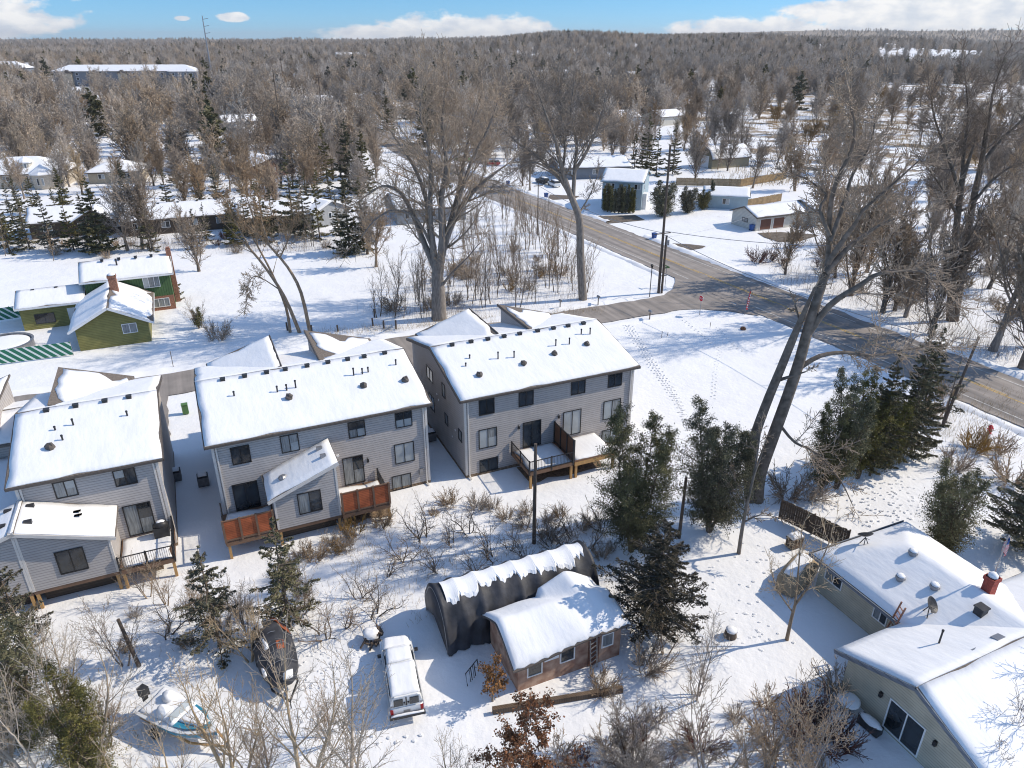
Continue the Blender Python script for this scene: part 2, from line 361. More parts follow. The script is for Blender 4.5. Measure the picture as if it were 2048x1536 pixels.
def street():
    top = []; bot = []; r = random.Random(8)
    for i in range(121):
        u = -95+(66.5+95)*i/120; fl = 7.0*max(0, (u-57)/9.5)**2.2
        top.append(uv(u, 80.9+fl+r.uniform(-.2, .2))+(.025,)); bot.append(uv(u, 75.1-fl*.9+r.uniform(-.2, .2))+(.025,))
    n = len(top); b = MB().add(top+bot, [(n+i, n+i+1, i+1, i) for i in range(n-1)])
    tag(b.build('street', M['asph']), 'narrow side street behind the townhouses', kind='structure')
    d = MB()
    for u0, u1 in ((18.5, 23.5), (26.8, 31.6), (-0.3, 4.6), (8, 13), (-18.8, -15), (-14.2, -5.2)):
        k = 10
        vs = [uv(u0+r.uniform(-.3, .3), 62.3+13*i/k)+(.02,) for i in range(k+1)]+[uv(u1+r.uniform(-.3, .3), 62.3+13*i/k)+(.02,) for i in range(k+1)]
        d.add(vs, [(i, k+1+i, k+2+i, i+1) for i in range(k)])
    tag(d.build('driveway', M['asph']), 'asphalt driveways in front of the townhouses', kind='structure')
    e = MB()
    for pts in ([(1330,486),(1375,488),(1412,492),(1405,496),(1365,503),(1352,496)], [(1195,432),(1270,430),(1290,440),(1215,447)], [(1100,389),(1160,392),(1150,397),(1095,400)], [(1515,466),(1560,464),(1640,470),(1600,482),(1560,484),(1530,475)]):
        e.add([g(*p)+(.015,) for p in pts], [tuple(range(len(pts)-1, -1, -1))])
    tag(e.build('gravel_apron', M['mud']), 'brown gravel aprons beside the county road', kind='structure')
street()
def banks():                                            # ploughed snow along the kerbs
    b = MB(); r = random.Random(11)
    def ridge(pts, w, h):
        n = len(pts); base = len(b.v)
        for i, (x, y) in enumerate(pts):
            q = pts[min(i+1, n-1)]; p = pts[max(i-1, 0)]; dx, dy = q[0]-p[0], q[1]-p[1]; l = math.hypot(dx, dy)+1e-6; nx_, ny_ = -dy/l, dx/l
            hh = h*r.uniform(.35, 1.3)
            for k, (o, zz) in enumerate(((-1, -.1), (-.45, .75), (.05, 1), (.5, .6), (1, -.1))):
                ww = w*r.uniform(.8, 1.2); b.v.append((x+nx_*o*ww, y+ny_*o*ww, zz*hh if zz > 0 else -.1))
        for i in range(n-1):
            for k in range(4): b.f.append((base+5*i+k, base+5*i+k+1, base+5*i+5+k+1, base+5*i+5+k))
    ridge([uv(roadu(v)-6.0, v) for v in np.arange(20, 68, .8)], .8, .22); ridge([uv(roadu(v)-6.0, v) for v in np.arange(89, 200, .9)], .8, .22)
    ridge([uv(roadu(v)+6.2, v) for v in np.arange(20, 112, .8)], 1.0, .3); ridge([uv(roadu(v)+6.2, v) for v in np.arange(124, 200, .9)], .8, .25)
    ridge([uv(u, 82.1) for u in np.arange(-90, 55, .9)], .9, .3); ridge([uv(u, 74.0) for u in np.arange(33, 57, .9)], .7, .22)
    tag(b.build('snow_bank', M['snow'], smooth=True), 'low ploughed snow banks along the streets', kind='structure')
banks()

# ------------------------------------------------------------------ building parts (local frame: x along the wall, y away from the camera)
def window(root, a0, a1, z0, z1, face='F', pos=0.0, kinds=('glass', 'glass'), frame='black', fw=.07, name='window', proud=.05, mull=True):
    def B(mb, p, q, s, t, d0, d1):                      # box given on the wall: p..q along, s..t up, d0..d1 outwards
        if face == 'F': mb.box(p, q, pos-d1, pos-d0, s, t)
        elif face == 'B': mb.box(p, q, pos+d0, pos+d1, s, t)
        elif face == 'L': mb.box(pos-d1, pos-d0, p, q, s, t)
        else: mb.box(pos+d0, pos+d1, p, q, s, t)
    f = MB(); B(f, a0, a1, z0, z0+fw, -.03, proud); B(f, a0, a1, z1-fw, z1, -.03, proud); B(f, a0, a0+fw, z0+fw, z1-fw, -.03, proud); B(f, a1-fw, a1, z0+fw, z1-fw, -.03, proud)
    n = len(kinds)
    if mull:
        for k in range(1, n):
            c = a0+(a1-a0)*k/n; B(f, c-fw*.45, c+fw*.45, z0+fw, z1-fw, -.03, proud*.8)
    o = f.build(name, M[frame], root)
    for k, kd in enumerate(kinds):
        p = a0+(a1-a0)*k/n+fw*.3; q = a0+(a1-a0)*(k+1)/n-fw*.3
        if '/' in kd:
            u, l = kd.split('/'); h = z0+(z1-z0)*.5
            x = MB(); B(x, p, q, h, z1-fw*.5, -.02, .012); x.build('pane', M[u], o); x = MB(); B(x, p, q, z0+fw*.5, h, -.02, .016); x.build('pane', M[l], o)
        else:
            x = MB(); B(x, p, q, z0+fw*.5, z1-fw*.5, -.02, .012); x.build('pane', M[kd], o)
    return o
def roof_slab(root, c, seed, t=.16, snow=.085, inset=.06, sn=1.0, mat_='shingle', bald=None, rough=.018):
    a = MB().slab(c, t).build('roof', M[mat_], root)
    c2 = [(p[0], p[1], p[2]+t) for p in c]
    lx = math.dist(c[0], c[1]); ly = math.dist(c[0], c[3])
    s = MB().slab(c2, snow, max(4, int(lx/.55)), max(4, int(ly/.55)), rough, inset, True, seed).build('roof_snow', M['roofsnow'], root, smooth=False)
    me = s.data
    fl = [p.normal.z > .3 for p in me.polygons]; me.polygons.foreach_set('use_smooth', fl)
    return a
def vent_box(root, x, y, z, w=.34): MB().box(x-w/2, x+w/2, y-.18, y+.18, z-.1, z+.15).box(x-w/2-.03, x+w/2+.03, y-.22, y+.18, z+.155, z+.185).build('roof_vent', M['dmetal'], root)
def pipe(root, x, y, z, h=.55, r=.06): MB().tube([(x, y, z-.1), (x, y, z+h)], r, 8).tube([(x, y, z+h-.12), (x, y, z+h-.02)], r*1.35, 8).build('vent_pipe', M['dmetal'], root)

def railing(root, p, q, z, h=1.0, bal=.13):
    d = math.dist(p, q); n = max(2, int(d/bal)); m = MB()
    P = lambda t, zz: (p[0]+(q[0]-p[0])*t, p[1]+(q[1]-p[1])*t, zz)
    m.bar(P(0, z+h), P(1, z+h), .07, .05); m.bar(P(0, z+.1), P(1, z+.1), .05, .04)
    for i in range(n+1): m.bar(P(i/n, z+.1), P(i/n, z+h), .022)
    k = max(1, round(d/1.9))
    for i in range(k+1): m.bar(P(i/k, z-.25), P(i/k, z+h+.08), .1)
    return m.build('railing', M['black'], root)
def screen(root, p, q, z0, z1, matn, panels=3, post='black'):
    m = MB(); P = lambda t, zz: (p[0]+(q[0]-p[0])*t, p[1]+(q[1]-p[1])*t, zz)
    m.add([], [])
    m.bar(P(0, (z0+z1)/2), P(1, (z0+z1)/2), .05, z1-z0); o = m.build('privacy_screen', M[matn], root)
    f = MB()
    for i in range(panels+1): f.bar(P(i/panels, z0-.15), P(i/panels, z1+.06), .15)
    f.bar(P(0, z0+.0), P(1, z0+.0), .09, .14); f.bar(P(0, z1), P(1, z1), .09, .06); f.build('screen_post', M[post], o); return o
def deck(root, x0, x1, d, z, seed, snow=True, posts=((0, 1),), rim='deckrim'):
    f = MB().box(x0, x1, -d, -.02, z-.05, z); f.bar((x0, -d, z-.2), (x1, -d, z-.2), .06, .29); f.bar((x0, -d, z-.2), (x0, -.02, z-.2), .06, .29); f.bar((x1, -d, z-.2), (x1, -.02, z-.2), .06, .29)
    o = f.build('deck', M[rim], root)
    MB().slab([(x0, -d, z+.004), (x1, -d, z+.004), (x1, -.05, z+.004), (x0, -.05, z+.004)], .1, 10, 10, .02, .12, True, seed).build('deck_snow', M['roofsnow'], o, smooth=True)
    return o
def post(root, x, y, z): MB().box(x-.09, x+.09, y-.09, y+.09, -.1, z).build('deck_post', M['newwood'], root)
def walls_prism(root, x0, x1, prof, m, zb=-.1, name='wall'):
    poly = [(prof[0][0], zb)]+prof+[(prof[-1][0], zb)]
    return MB().prism(poly, 'x', x0, x1).build(name, M[m], root)
def lampw(root, x, z, y=0): MB().box(x-.07, x+.07, y-.16, y-.02, z-.15, z+.1).bar((x, y-.1, z+.1), (x, y-.02, z+.22), .04).build('wall_lamp', M['black'], root)
def ac(x, y, rot, label):
    t = thing('air_conditioner', label, 'air conditioner', (x, y, 0), rot, 'air conditioning units between the townhouses')
    MB().box(-.42, .42, -.42, .42, 0, .85).build('housing', M['dmetal'], t)
    MB().lathe((0, 0, .85), [(.36, 0), (.36, .06), (.1, .09)], 14).build('fan_grille', M['black'], t)
    MB().slab([(-.4, -.4, .9), (.4, -.4, .9), (.4, .4, .9), (-.4, .4, .9)], .1, 4, 4, .03, .1, True, 4).build('snow_cap', M['snow'], t, True)
    f = MB()
    for i in range(9): f.box(-.43, .43, -.44, -.425, .06+.085*i, .10+.085*i)
    f.build('louvre', M['metal'], t)

def townhouse(u, v, label, seed, x0=0.0, x1=15.8, wings=('L', 'R')):
    t = thing('townhouse', label, 'townhouse', uv(u, v)+(0,), A24, 'grey townhouses along the side street')
    EA, RZ, RV, FD = 7.25, 8.95, 7.2, 14.0
    walls_prism(t, x0, x1, [(0, EA), (RV, RZ), (FD, EA)], 'siding')
    MB().box(x0-.02, x1+.02, -.02, FD+.02, -.12, .22).build('foundation', M['gravel'], t)
    for x in (x0, x1-.14): MB().box(x-.02, x+.16, -.025, .12, .22, EA-.05).build('corner_trim', M['trimw'], t)
    sl_ = (RZ-EA)/RV
    zE = EA-.3*sl_
    roof_slab(t, [(x0-.4, -.3, zE), (x1+.4, -.3, zE), (x1+.4, RV, RZ), (x0-.4, RV, RZ)], seed, bald=None)
    sf = (RZ-EA)/(FD-RV)
    roof_slab(t, [(x0-.4, RV+.01, RZ), (x1+.4, RV+.01, RZ), (x1+.4, FD+.4, EA-.4*sf), (x0-.4, FD+.4, EA-.4*sf)], seed+1)
    MB().bar((x0-.4, -.34, zE+.05), (x1+.4, -.34, zE+.05), .1, .16).build('gutter', M['fascia'], t)
    for x in (x0-.42, x1+.42): MB().bar((x, -.3, zE+.02), (x, RV, RZ+.02), .06, .24).bar((x, RV, RZ+.02), (x, FD+.4, EA-.4*sf+.02), .06, .24).build('rake_board', M['fascia'], t)
    for w in wings:                                     # single-pitch roofs over the street front, high edges facing each other
        xl, xh = (x0+1.0, x0+6.0) if w == 'L' else (x0+14.6, x0+9.3)
        zl, zh = 7.4, 8.98
        poly = [(xl, 6.3), (xl, zl-.05), (xh, zh-.05), (xh, 6.3)]
        MB().prism(poly, 'y', RV+.9, FD+.3).build('clerestory_wall', M['siding'], t)
        s = .45 if w == 'L' else -.45
        zo = .45*(zh-zl)/5
        c = [(xl-s, RV+.3, zl-zo), (xh+s*.3, RV+.3, zh+zo*.3), (xh+s*.3, FD+.8, zh+zo*.3), (xl-s, FD+.8, zl-zo)]
        if w == 'R': c = [c[1], c[0], c[3], c[2]]
        roof_slab(t, c, seed+7, inset=.16 if w == 'L' else .75)
        MB().bar((xh+s*.33, RV+.3, zh+zo*.3+.08), (xh+s*.33, FD+.8, zh+zo*.3+.08), .07, .26).build('rake_board', M['fascia'], t)
    for x in (x0+.3, x1-.3): MB().box(x-.05, x+.05, -.1, -.012, .1, EA-.2).bar((x, -.06, .14), (x, -.5, .06), .1).build('downspout', M['trimw'], t)
    MB().box(x1-.9, x1-.6, -.16, -.012, 1.0, 1.5).build('meter_box', M['metal'], t)
    zr = lambda y: EA+sl_*y+.16
    r = random.Random(seed)
    n = int((x1-x0)/1.75)
    for i in range(n):
        vent_box(t, x0+1.6+i*(x1-x0-3)/(n-1)+r.uniform(-.15, .15), RV-.45, zr(RV-.45)+.1)
    return t, zr
BW = 'blind'
def b1():
    t, zr = townhouse(17.3, 48.2, 'grey townhouse with bare post deck and snowy roof closest to the road corner', 21)
    for a, kd in (((1.25, 2.6, 5.55, 6.95), ('glass', 'glass')), ((4.75, 6.1, 5.6, 6.95), ('glass', 'glass')), ((9.6, 10.98, 5.7, 6.98), ('glass', 'glass')), ((13.2, 14.6, 5.7, 6.98), ('glass', 'glass')),
                  ((1.18, 2.8, 2.45, 4.25), ('blind', 'curtain/blind')), ((12.9, 14.65, 2.6, 4.45), ('blind', 'curtain'))): window(t, *a, kinds=kd)
    window(t, 5.15, 6.85, 1.62, 4.05, kinds=('glass', 'glass'), name='sliding_door'); window(t, 8.95, 10.7, 1.85, 4.25, kinds=('blind', 'blind'), name='sliding_door')
    window(t, 1.2, 2.85, .15, 1.4, kinds=('glass', 'glass')); window(t, 12.9, 14.65, .2, 1.55, kinds=('curtain', 'blind'))
    for y0, y1, z0, z1, k in ((7.95, 9.7, 5.15, 6.4, 2), (4.6, 5.4, 5.2, 6.5, 1), (7.9, 9.4, 2.3, 3.75, 2), (4.15, 4.95, 2.75, 3.8, 1), (.7, 1.55, 2.95, 3.95, 1)):
        window(t, y0, y1, z0, z1, 'L', 0, ('curtain',)*k)
    lampw(t, 4.75, 3.75); lampw(t, 8.5, 3.95)
    d = deck(t, 4.1, 8.05, 3.6, 1.55, 3); d2 = deck(t, 8.2, 12.1, 3.6, 1.55, 5)
    railing(t, (4.1, -3.6), (8.05, -3.6), 1.5); railing(t, (4.1, -3.55), (4.1, -.1), 1.5)
    screen(t, (8.12, -3.55), (8.12, -.1), 1.7, 3.5, 'brownwood', 3)
    for x in (4.25, 7.95, 8.4, 11.95): post(t, x, -3.5, 1.4)
    MB().bar((8.2, -3.62, 1.28), (12.1, -3.62, 1.28), .07, .34).build('deck_beam', M['newwood'], t)
    s = MB(); s.bar((8.3, -.3, .1), (11.9, -.3, .1), .1, .2)
    MB().slab([(4.4, -3.2, .0), (11.6, -3.2, .0), (11.6, -.1, .0), (4.4, -.1, .0)], .05, 8, 4, .02, .2, True, 2).build('gravel_bed', M['gravel'], t)
    for x, y, h in ((1.6, 3.7, .4), (2.3, 4.6, .45), (4.6, 3.9, .75), (6, 3.7, .7), (10.3, 4.3, .7), (11.6, 4.2, .7), (13.4, 5.3, .6), (14.2, 5.1, .7)): pipe(t, x, y, zr(y), h)
    for x, y in ((2.2, 2.2), (6.4, 2.6), (9.6, 3.2), (13.1, 3.7)): MB().blob((x, y, zr(y)+.18), (.28, .3, .26), 8, 5, .2, int(x*10)).build('roof_vent', M['fascia'], t)
    for z, y in ((4.6, 6.8), (4.2, 6.4), (3.3, 2.2), (2.3, 3.0)): MB().box(-.06, -.01, y, y+.16, z, z+.14).build('wall_vent', M['white'], t)
    return t
T1 = b1()
def sunroom(t, x0, x1, zl, zr_, depth, zb, seed, wk, lowleft=True):
    z_at = lambda x: zl+(zr_-zl)*(x-x0)/(x1-x0)
    MB().prism([(x0, zb), (x0, z_at(x0)-.1), (x1, z_at(x1)-.1), (x1, zb)], 'y', -depth, -.005).build('sunroom_wall', M['siding'], t)
    o0, o1 = (x0-.4, x1+.2) if lowleft else (x0-.2, x1+.4)
    roof_slab(t, [(o0, -depth-.3, z_at(o0)), (o1, -depth-.3, z_at(o1)), (o1, -.01, z_at(o1)), (o0, -.01, z_at(o0))], seed, snow=.085, inset=.06)
    MB().bar((o0, -depth-.32, z_at(o0)+.05), (o1, -depth-.32, z_at(o1)+.05), .05, .22).build('rake_board', M['trimw'], t)
    for x in (x0-.02, x1-.12): MB().box(x, x+.14, -depth-.02, -depth+.14, zb, z_at(x+.07)-.18).build('corner_trim', M['trimw'], t)
    MB().bar((x0, -depth+.1, zb-.14), (x1, -depth+.1, zb-.14), .14, .28).build('sill_beam', M['deckrim'], t)
    window(t, wk[0], wk[1], wk[2], wk[3], 'F', -depth, wk[4])
    for x in (x0+.15, x1-.15): post(t, x, -depth+.12, zb-.28)
    MB().box(x0+.3, x1-.3, -depth+.9, -.05, -.05, zb-.1).build('crawl_skirt', M['dark'], t)
    return z_at
def b2():
    t, zr = townhouse(-1.42, 48.8, 'grey townhouse with two orange deck screens and centred sunroom', 33)
    window(t, 1.2, 2.5, 5.3, 6.75, kinds=('glass', 'glass')); window(t, 4.65, 5.95, 5.45, 6.9, kinds=('curtain', 'curtain/blind')); window(t, 9.6, 10.9, 5.55, 6.92, kinds=('glass/curtain', 'glass/blind')); window(t, 13.25, 14.6, 5.6, 6.95, kinds=('glass/blind', 'glass/blind'))
    window(t, .85, 2.6, 1.3, 3.7, kinds=('glass', 'glass'), name='sliding_door'); window(t, 8.9, 10.5, 1.5, 3.95, kinds=('curtain', 'glass/curtain'), name='sliding_door')
    window(t, 13.0, 14.6, 2.4, 4.2, kinds=('blind', 'blind')); window(t, 12.6, 14.2, -.02, 1.35, kinds=('curtain', 'curtain'))
    lampw(t, 10.85, 3.35); MB().box(8.5, 8.7, -.14, -.01, 4.25, 4.4).build('wall_vent', M['white'], t)
    sunroom(t, 3.35, 7.85, 4.0, 5.75, 3.5, 1.35, 51, (4.95, 6.6, 2.2, 3.95, ('curtain', 'glass')))
    for x, y in ((7.2, -1.0), (7.25, -2.2)): MB().box(x-.2, x+.2, y-.14, y+.14, 5.45, 5.95).build('roof_vent', M['metal'], t)
    MB().blob((4.3, -2.0, 4.65), (.35, .3, .2), 8, 5, .2).build('roof_vent', M['metal'], t)
    deck(t, -.15, 3.3, 3.6, 1.4, 9); deck(t, 7.95, 11.5, 3.6, 1.4, 12)
    screen(t, (-.15, -3.6), (3.15, -3.6), 1.55, 3.15, 'orange', 3, 'deckrim'); screen(t, (8.0, -3.6), (11.5, -3.6), 1.55, 3.2, 'orange', 3, 'deckrim')
    railing(t, (11.5, -3.5), (11.5, -.1), 1.4, 1.0); railing(t, (-.15, -3.5), (-.15, -.1), 1.4, 1.0)
    for x in (0, 8.1, 11.4): post(t, x, -3.5, 1.3)
    MB().slab([(8.2, -3.3, .0), (11.8, -3.3, .0), (11.8, -.1, .0), (8.2, -.1, .0)], .06, 6, 5, .02, .2, True, 2).build('gravel_bed', M['gravel'], t)
    for x, y, h in ((2.2, 4.6, .5), (5.3, 4.2, .6), (6.0, 4.2, .6), (6.7, 4.3, .75), (11.3, 4.6, .75), (12, 4.6, .6), (12.5, 4.7, .55), (14.9, 5.0, .6)): pipe(t, x, y, zr(y), h)
    for x, y in ((6.0, 3.2), (11.7, 3.0), (15.0, 2.8)): MB().blob((x, y, zr(y)+.2), (.3, .3, .3), 8, 5, .2, int(x*10)).build('roof_vent', M['fascia'], t)
    return t
T2 = b2()
def b3():
    t, zr = townhouse(-17.1, 48.4, 'grey townhouse with black railed deck and covered grill beside twin sunrooms', 44, 3.9, 12.25, ())
    # street wings of the pair and the lower unit next door
    for xl, xh, s in ((10.2, 5.6, -1), (-2.9, 2.0, 1)):
        zl, zh = 7.4, 9.0
        MB().prism([(xl, 6.3), (xl, zl), (xh, zh), (xh, 6.3)], 'y', 8.2, 14.3).build('clerestory_wall', M['siding'], t)
        c = [(xl-.4*s, 7.6, zl-.1), (xh+.15*s, 7.6, zh+.07), (xh+.15*s, 14.8, zh+.07), (xl-.4*s, 14.8, zl-.1)]
        if s < 0: c = [c[1], c[0], c[3], c[2]]
        roof_slab(t, c, 71, inset=.6 if s < 0 else .2)
    walls_prism(t, -4.2, 3.87, [(7.3, 6.9), (10.5, 7.9), (14.0, 6.9)], 'siding')
    roof_slab(t, [(-4.6, 6.9, 6.8), (3.8, 6.9, 6.8), (3.8, 10.5, 7.95), (-4.6, 10.5, 7.95)], 73); roof_slab(t, [(-4.6, 10.51, 7.95), (3.8, 10.51, 7.95), (3.8, 14.4, 6.8), (-4.6, 14.4, 6.8)], 74)
    MB().prism([(.02, -.1), (.02, 4.7), (7.3, 5.6), (7.3, -.1)], 'x', -4.2, 3.86).build('wall', M['siding'], t)
    roof_slab(t, [(-4.6, -.02, 4.75), (3.84, -.02, 4.75), (3.84, 7.28, 5.65), (-4.6, 7.28, 5.65)], 75)
    window(t, 5.95, 7.25, 5.7, 6.95, kinds=('curtain', 'blind/curtain')); window(t, 9.45, 10.8, 5.7, 6.97, kinds=('blind/glass', 'glass')); window(t, 9.45, 11.2, 1.6, 4.1, kinds=('curtain', 'glass/curtain'), name='sliding_door')
    sunroom(t, 4.0, 8.85, 5.95, 4.25, 3.5, 1.4, 53, (5.7, 7.3, 2.2, 3.95, ('glass', 'glass')), False)
    sunroom(t, -.9, 3.95, 4.25, 5.95, 3.5, 1.4, 54, (.3, 1.9, 2.2, 3.95, ('glass', 'glass')), True)
    for x, y in ((4.6, -.7), (4.7, -2.6), (3.4, -.8), (3.3, -2.5), (7.1, -1.2), (7.2, -1.7)): MB().box(x-.22, x+.22, y-.14, y+.14, 5.2, 6.1 if x < 6 else 5.2).build('roof_vent', M['dmetal'], t)
    deck(t, 8.95, 12.25, 3.6, 1.5, 19); railing(t, (8.95, -3.6), (12.25, -3.6), 1.5); railing(t, (12.25, -3.55), (12.25, -.1), 1.5)
    for x in (9.1, 12.1): post(t, x, -3.5, 1.4)
    MB().box(9.9, 11.3, -2.4, -2.2, -.1, 1.3).build('gravel_skirt', M['gravel'], t)
    for x, y, h in ((6.1, 4.5, .4), (7.2, 4.7, .6), (6.6, 3.3, .5), (10.6, 4.7, .5)): pipe(t, x, y, zr(y), h)
    MB().blob((5.9, 2.7, zr(2.7)+.2), (.32, .3, .3), 8, 5, .2, 3).build('roof_vent', M['fascia'], t)
    gx = t.matrix_world
    a, b_ = uv(-17.1+11.55, 48.4-.75)
    k = thing('grill', 'covered black barbecue grill with snow on its lid standing on the railed deck', 'grill', (a, b_, 1.6), A24)
    MB().slab([(-.5, -.35, 0), (.5, -.35, 0), (.5, .35, 0), (-.5, .35, 0)], .8, 6, 5, .02, .01, False, 3).build('cover', M['dmetal'], k)
    MB().blob((0, 0, .85), (.48, .34, .32), 12, 6, .05).build('lid', M['dmetal'], k, True); MB().blob((.02, .05, 1.08), (.3, .2, .13), 10, 5, .1).build('snow_cap', M['snow'], k, True)
    return t
T3 = b3()
ac(*g(353, 958), A24, 'black air conditioner with snow cap beside the railed deck house'); ac(*g(408, 968), A24, 'black air conditioner beside the wall of the orange screened house')
ac(*uv(16.6, 55.5), A24, 'black air conditioner in the shaded gap by the road corner house')
# ------------------------------------------------------------------ other houses
def block(root, x0, x1, y0, y1, prof, wall, seed, ov=.4, snow=.1, fas='fascia', zb=-.1, ridge='x', roofmat='shingle', inset=.07):
    """walls and roof; prof = [(fraction across, height)], ridge along x"""
    yy = lambda f: y0+(y1-y0)*f
    pr = [(yy(f), z) for f, z in prof]
    walls_prism(root, x0, x1, [(y, z-.03) for y, z in pr], wall, zb)
    n = len(pr)
    for i in range(n-1):
        (ya, za), (yb, zb_) = pr[i], pr[i+1]; s = (zb_-za)/(yb-ya)
        if i == 0: ya -= ov; za -= s*ov
        if i == n-2: yb += ov; zb_ += s*ov
        roof_slab(root, [(x0-ov, ya+.005, za), (x1+ov, ya+.005, za), (x1+ov, yb-.005, zb_), (x0-ov, yb-.005, zb_)], seed+i, snow=snow, mat_=roofmat, inset=inset)
    f = MB(); s0 = (pr[1][1]-pr[0][1])/(pr[1][0]-pr[0][0])
    f.bar((x0-ov, pr[0][0]-ov-.03, pr[0][1]-s0*ov+.06), (x1+ov, pr[0][0]-ov-.03, pr[0][1]-s0*ov+.06), .06, .2); f.build('fascia', M[fas], root)
    for x in (x0-ov-.03, x1+ov+.03):
        f = MB()
        for i in range(n-1):
            (ya, za), (yb, zb_) = pr[i], pr[i+1]; s = (zb_-za)/(yb-ya)
            if i == 0: ya -= ov; za -= s*ov
            if i == n-2: yb += ov; zb_ += s*ov
            f.bar((x, ya, za+.06), (x, yb, zb_+.06), .05, .2)
        f.build('rake_board', M[fas], root)
def gable(h, r): return [(0, h), (.5, h+r), (1, h)]
def hip(root, x0, x1, y0, y1, h, r, wall, seed, ov=.5, run=None, fas='fascia', snow=.24):
    MB().box(x0, x1, y0, y1, -.1, h-.02).build('wall', M[wall], root)
    X0, X1, Y0, Y1 = x0-ov, x1+ov, y0-ov, y1+ov; run = run or (Y1-Y0)/2; ym = (Y0+Y1)/2; z0 = h-.1; z1 = h+r
    A, B, C, D = (X0, Y0, z0), (X1, Y0, z0), (X1, Y1, z0), (X0, Y1, z0); P, Q = (X0+run, ym, z1), (X1-run, ym, z1)
    e = 1e-3
    rm = MB().add([A, B, C, D, P, Q], [(0, 1, 5, 4), (1, 2, 5), (2, 3, 4, 5), (3, 0, 4), (3, 2, 1, 0)]).build('roof', M['shingle'], root)
    # one continuous snow cover over the four planes
    nx, ny = max(12, int((X1-X0)/.5)), max(10, int((Y1-Y0)/.5)); vs = []; r_ = random.Random(seed); fs = []
    for j in range(ny+1):
        for i in range(nx+1):
            x = X0+.1+(X1-X0-.2)*i/nx; y = Y0+.1+(Y1-Y0-.2)*j/ny
            d = min((y-Y0)/((Y1-Y0)/2), (Y1-y)/((Y1-Y0)/2), (x-X0)/run, (X1-x)/run, 1); edge = i in (0, nx) or j in (0, ny)
            vs.append((x, y, z0+(z1-z0)*d+(.03 if edge else snow+r_.uniform(-.015, .015)+.03*sin(x*.9)*sin(y*1.3))))
    for j in range(ny):
        for i in range(nx):
            a = j*(nx+1)+i; fs.append((a, a+1, a+nx+2, a+nx+1))
    b = MB(); b.add(vs, fs); b.build('roof_snow', M['roofsnow'], root, True)
    f = MB(); k = (A, B, C, D, A)
    for p, q in zip(k, k[1:]): f.bar((p[0], p[1], p[2]-.06), (q[0], q[1], q[2]-.06), .06, .2)
    f.build('fascia', M[fas], root)
def chimney(root, x, y, z0, z1, w=.75, m='brick'):
    o = MB().box(x-w/2, x+w/2, y-w/2, y+w/2, z0, z1).box(x-w/2-.06, x+w/2+.06, y-w/2-.06, y+w/2+.06, z1-.25, z1+.0).build('chimney', M[m], root)
    MB().blob((x, y, z1+.08), (w*.5, w*.5, .2), 8, 5, .1).build('snow_cap', M['snow'], o, True)
def b4():                                               # green split-level
    ox, oy = uv(-12.9, 92.0)
    t = thing('split_level_house', 'olive green split level house with two brick chimneys beside striped fabric fences', 'house', (ox, oy, 0), A24)
    # local axes: x along u (0 = front gable left corner), y along v
    # front wing: gable faces the camera, ridge along y
    gw = thing('w', None, None)
    COL.objects.unlink(gw); bpy.data.objects.remove(gw)
    x0, x1 = -1.4, 6.2
    MB().prism([(x0, -.1), (x0, 2.75), ((x0+x1)/2, 4.75), (x1, 2.75), (x1, -.1)], 'y', 0, 11.5).build('wall', M['green'], t)
    xm = (x0+x1)/2; s = 2.0/(xm-x0)
    roof_slab(t, [(x0-.7, -.6, 2.75-.7*s), (xm, -.6, 4.77), (xm, 11.6, 4.77), (x0-.7, 11.6, 2.75-.7*s)], 81, snow=.14, inset=.1)
    roof_slab(t, [(xm, -.6, 4.77), (x1+.7, -.6, 2.75-.7*s), (x1+.7, 11.6, 2.75-.7*s), (xm, 11.6, 4.77)], 82, snow=.1, inset=.3)
    f = MB(); f.bar((x0-.7, -.63, 2.75-.7*s+.06), (xm, -.63, 4.83), .06, .26).bar((xm, -.63, 4.83), (x1+.7, -.63, 2.75-.7*s+.06), .06, .26); f.build('rake_board', M['white'], t)
    f = MB().bar((x0-.72, -.6, 2.4), (x0-.72, 11.6, 2.4), .08, .16).build('gutter', M['white'], t); f = MB().bar((x1+.72, -.6, 2.4), (x1+.72, 11.6, 2.4), .08, .16).build('gutter', M['white'], t)
    window(t, 3.4, 5.0, 1.35, 2.55, kinds=('curtain', 'curtain'), frame='white')
    chimney(t, xm+.5, 7.2, 3.8, 6.6, .9)
    # rear two-storey wing
    block(t, -.8, 9.2, 11.6, 18.4, gable(5.0, 1.5), 'dgreen', 85, ov=.5, fas='white')
    MB().box(5.3, 9.22, 11.57, 12, -.1, 1.9).build('brick_base', M['brick'], t)
    window(t, 5.9, 7.9, 3.2, 4.7, pos=11.6, kinds=('blind', 'curtain', 'curtain'), frame='white'); window(t, 6.6, 8.6, .4, 1.6, pos=11.57, kinds=('curtain', 'curtain', 'curtain'), frame='white')
    MB().box(9.25, 9.85, 14.4, 15.4, -.1, 7.3).box(9.32, 9.78, 14.6, 15.2, 7.3, 7.55).build('chimney', M['brick'], t)
    for x in (1.5, 3.5, 5.5, 7.4): vent_box(t, x, 14.5, 6.7)
    pipe(t, 3.2, 13.6, 5.6, 1.4, .1)
    # left wing
    block(t, -8.3, -1.45, 10.2, 16.5, gable(2.9, 1.2), 'green', 88, ov=.4, fas='white')
    window(t, -3.2, -2.1, .05, 2.2, pos=10.2, kinds=('white',), frame='white', name='door', mull=False); window(t, -6.9, -4.7, .6, 1.9, pos=10.2, kinds=('glass', 'glass'), frame='dmetal')
    for x in (-6.8, -4.2): vent_box(t, x, 13.2, 4.1)
    return t
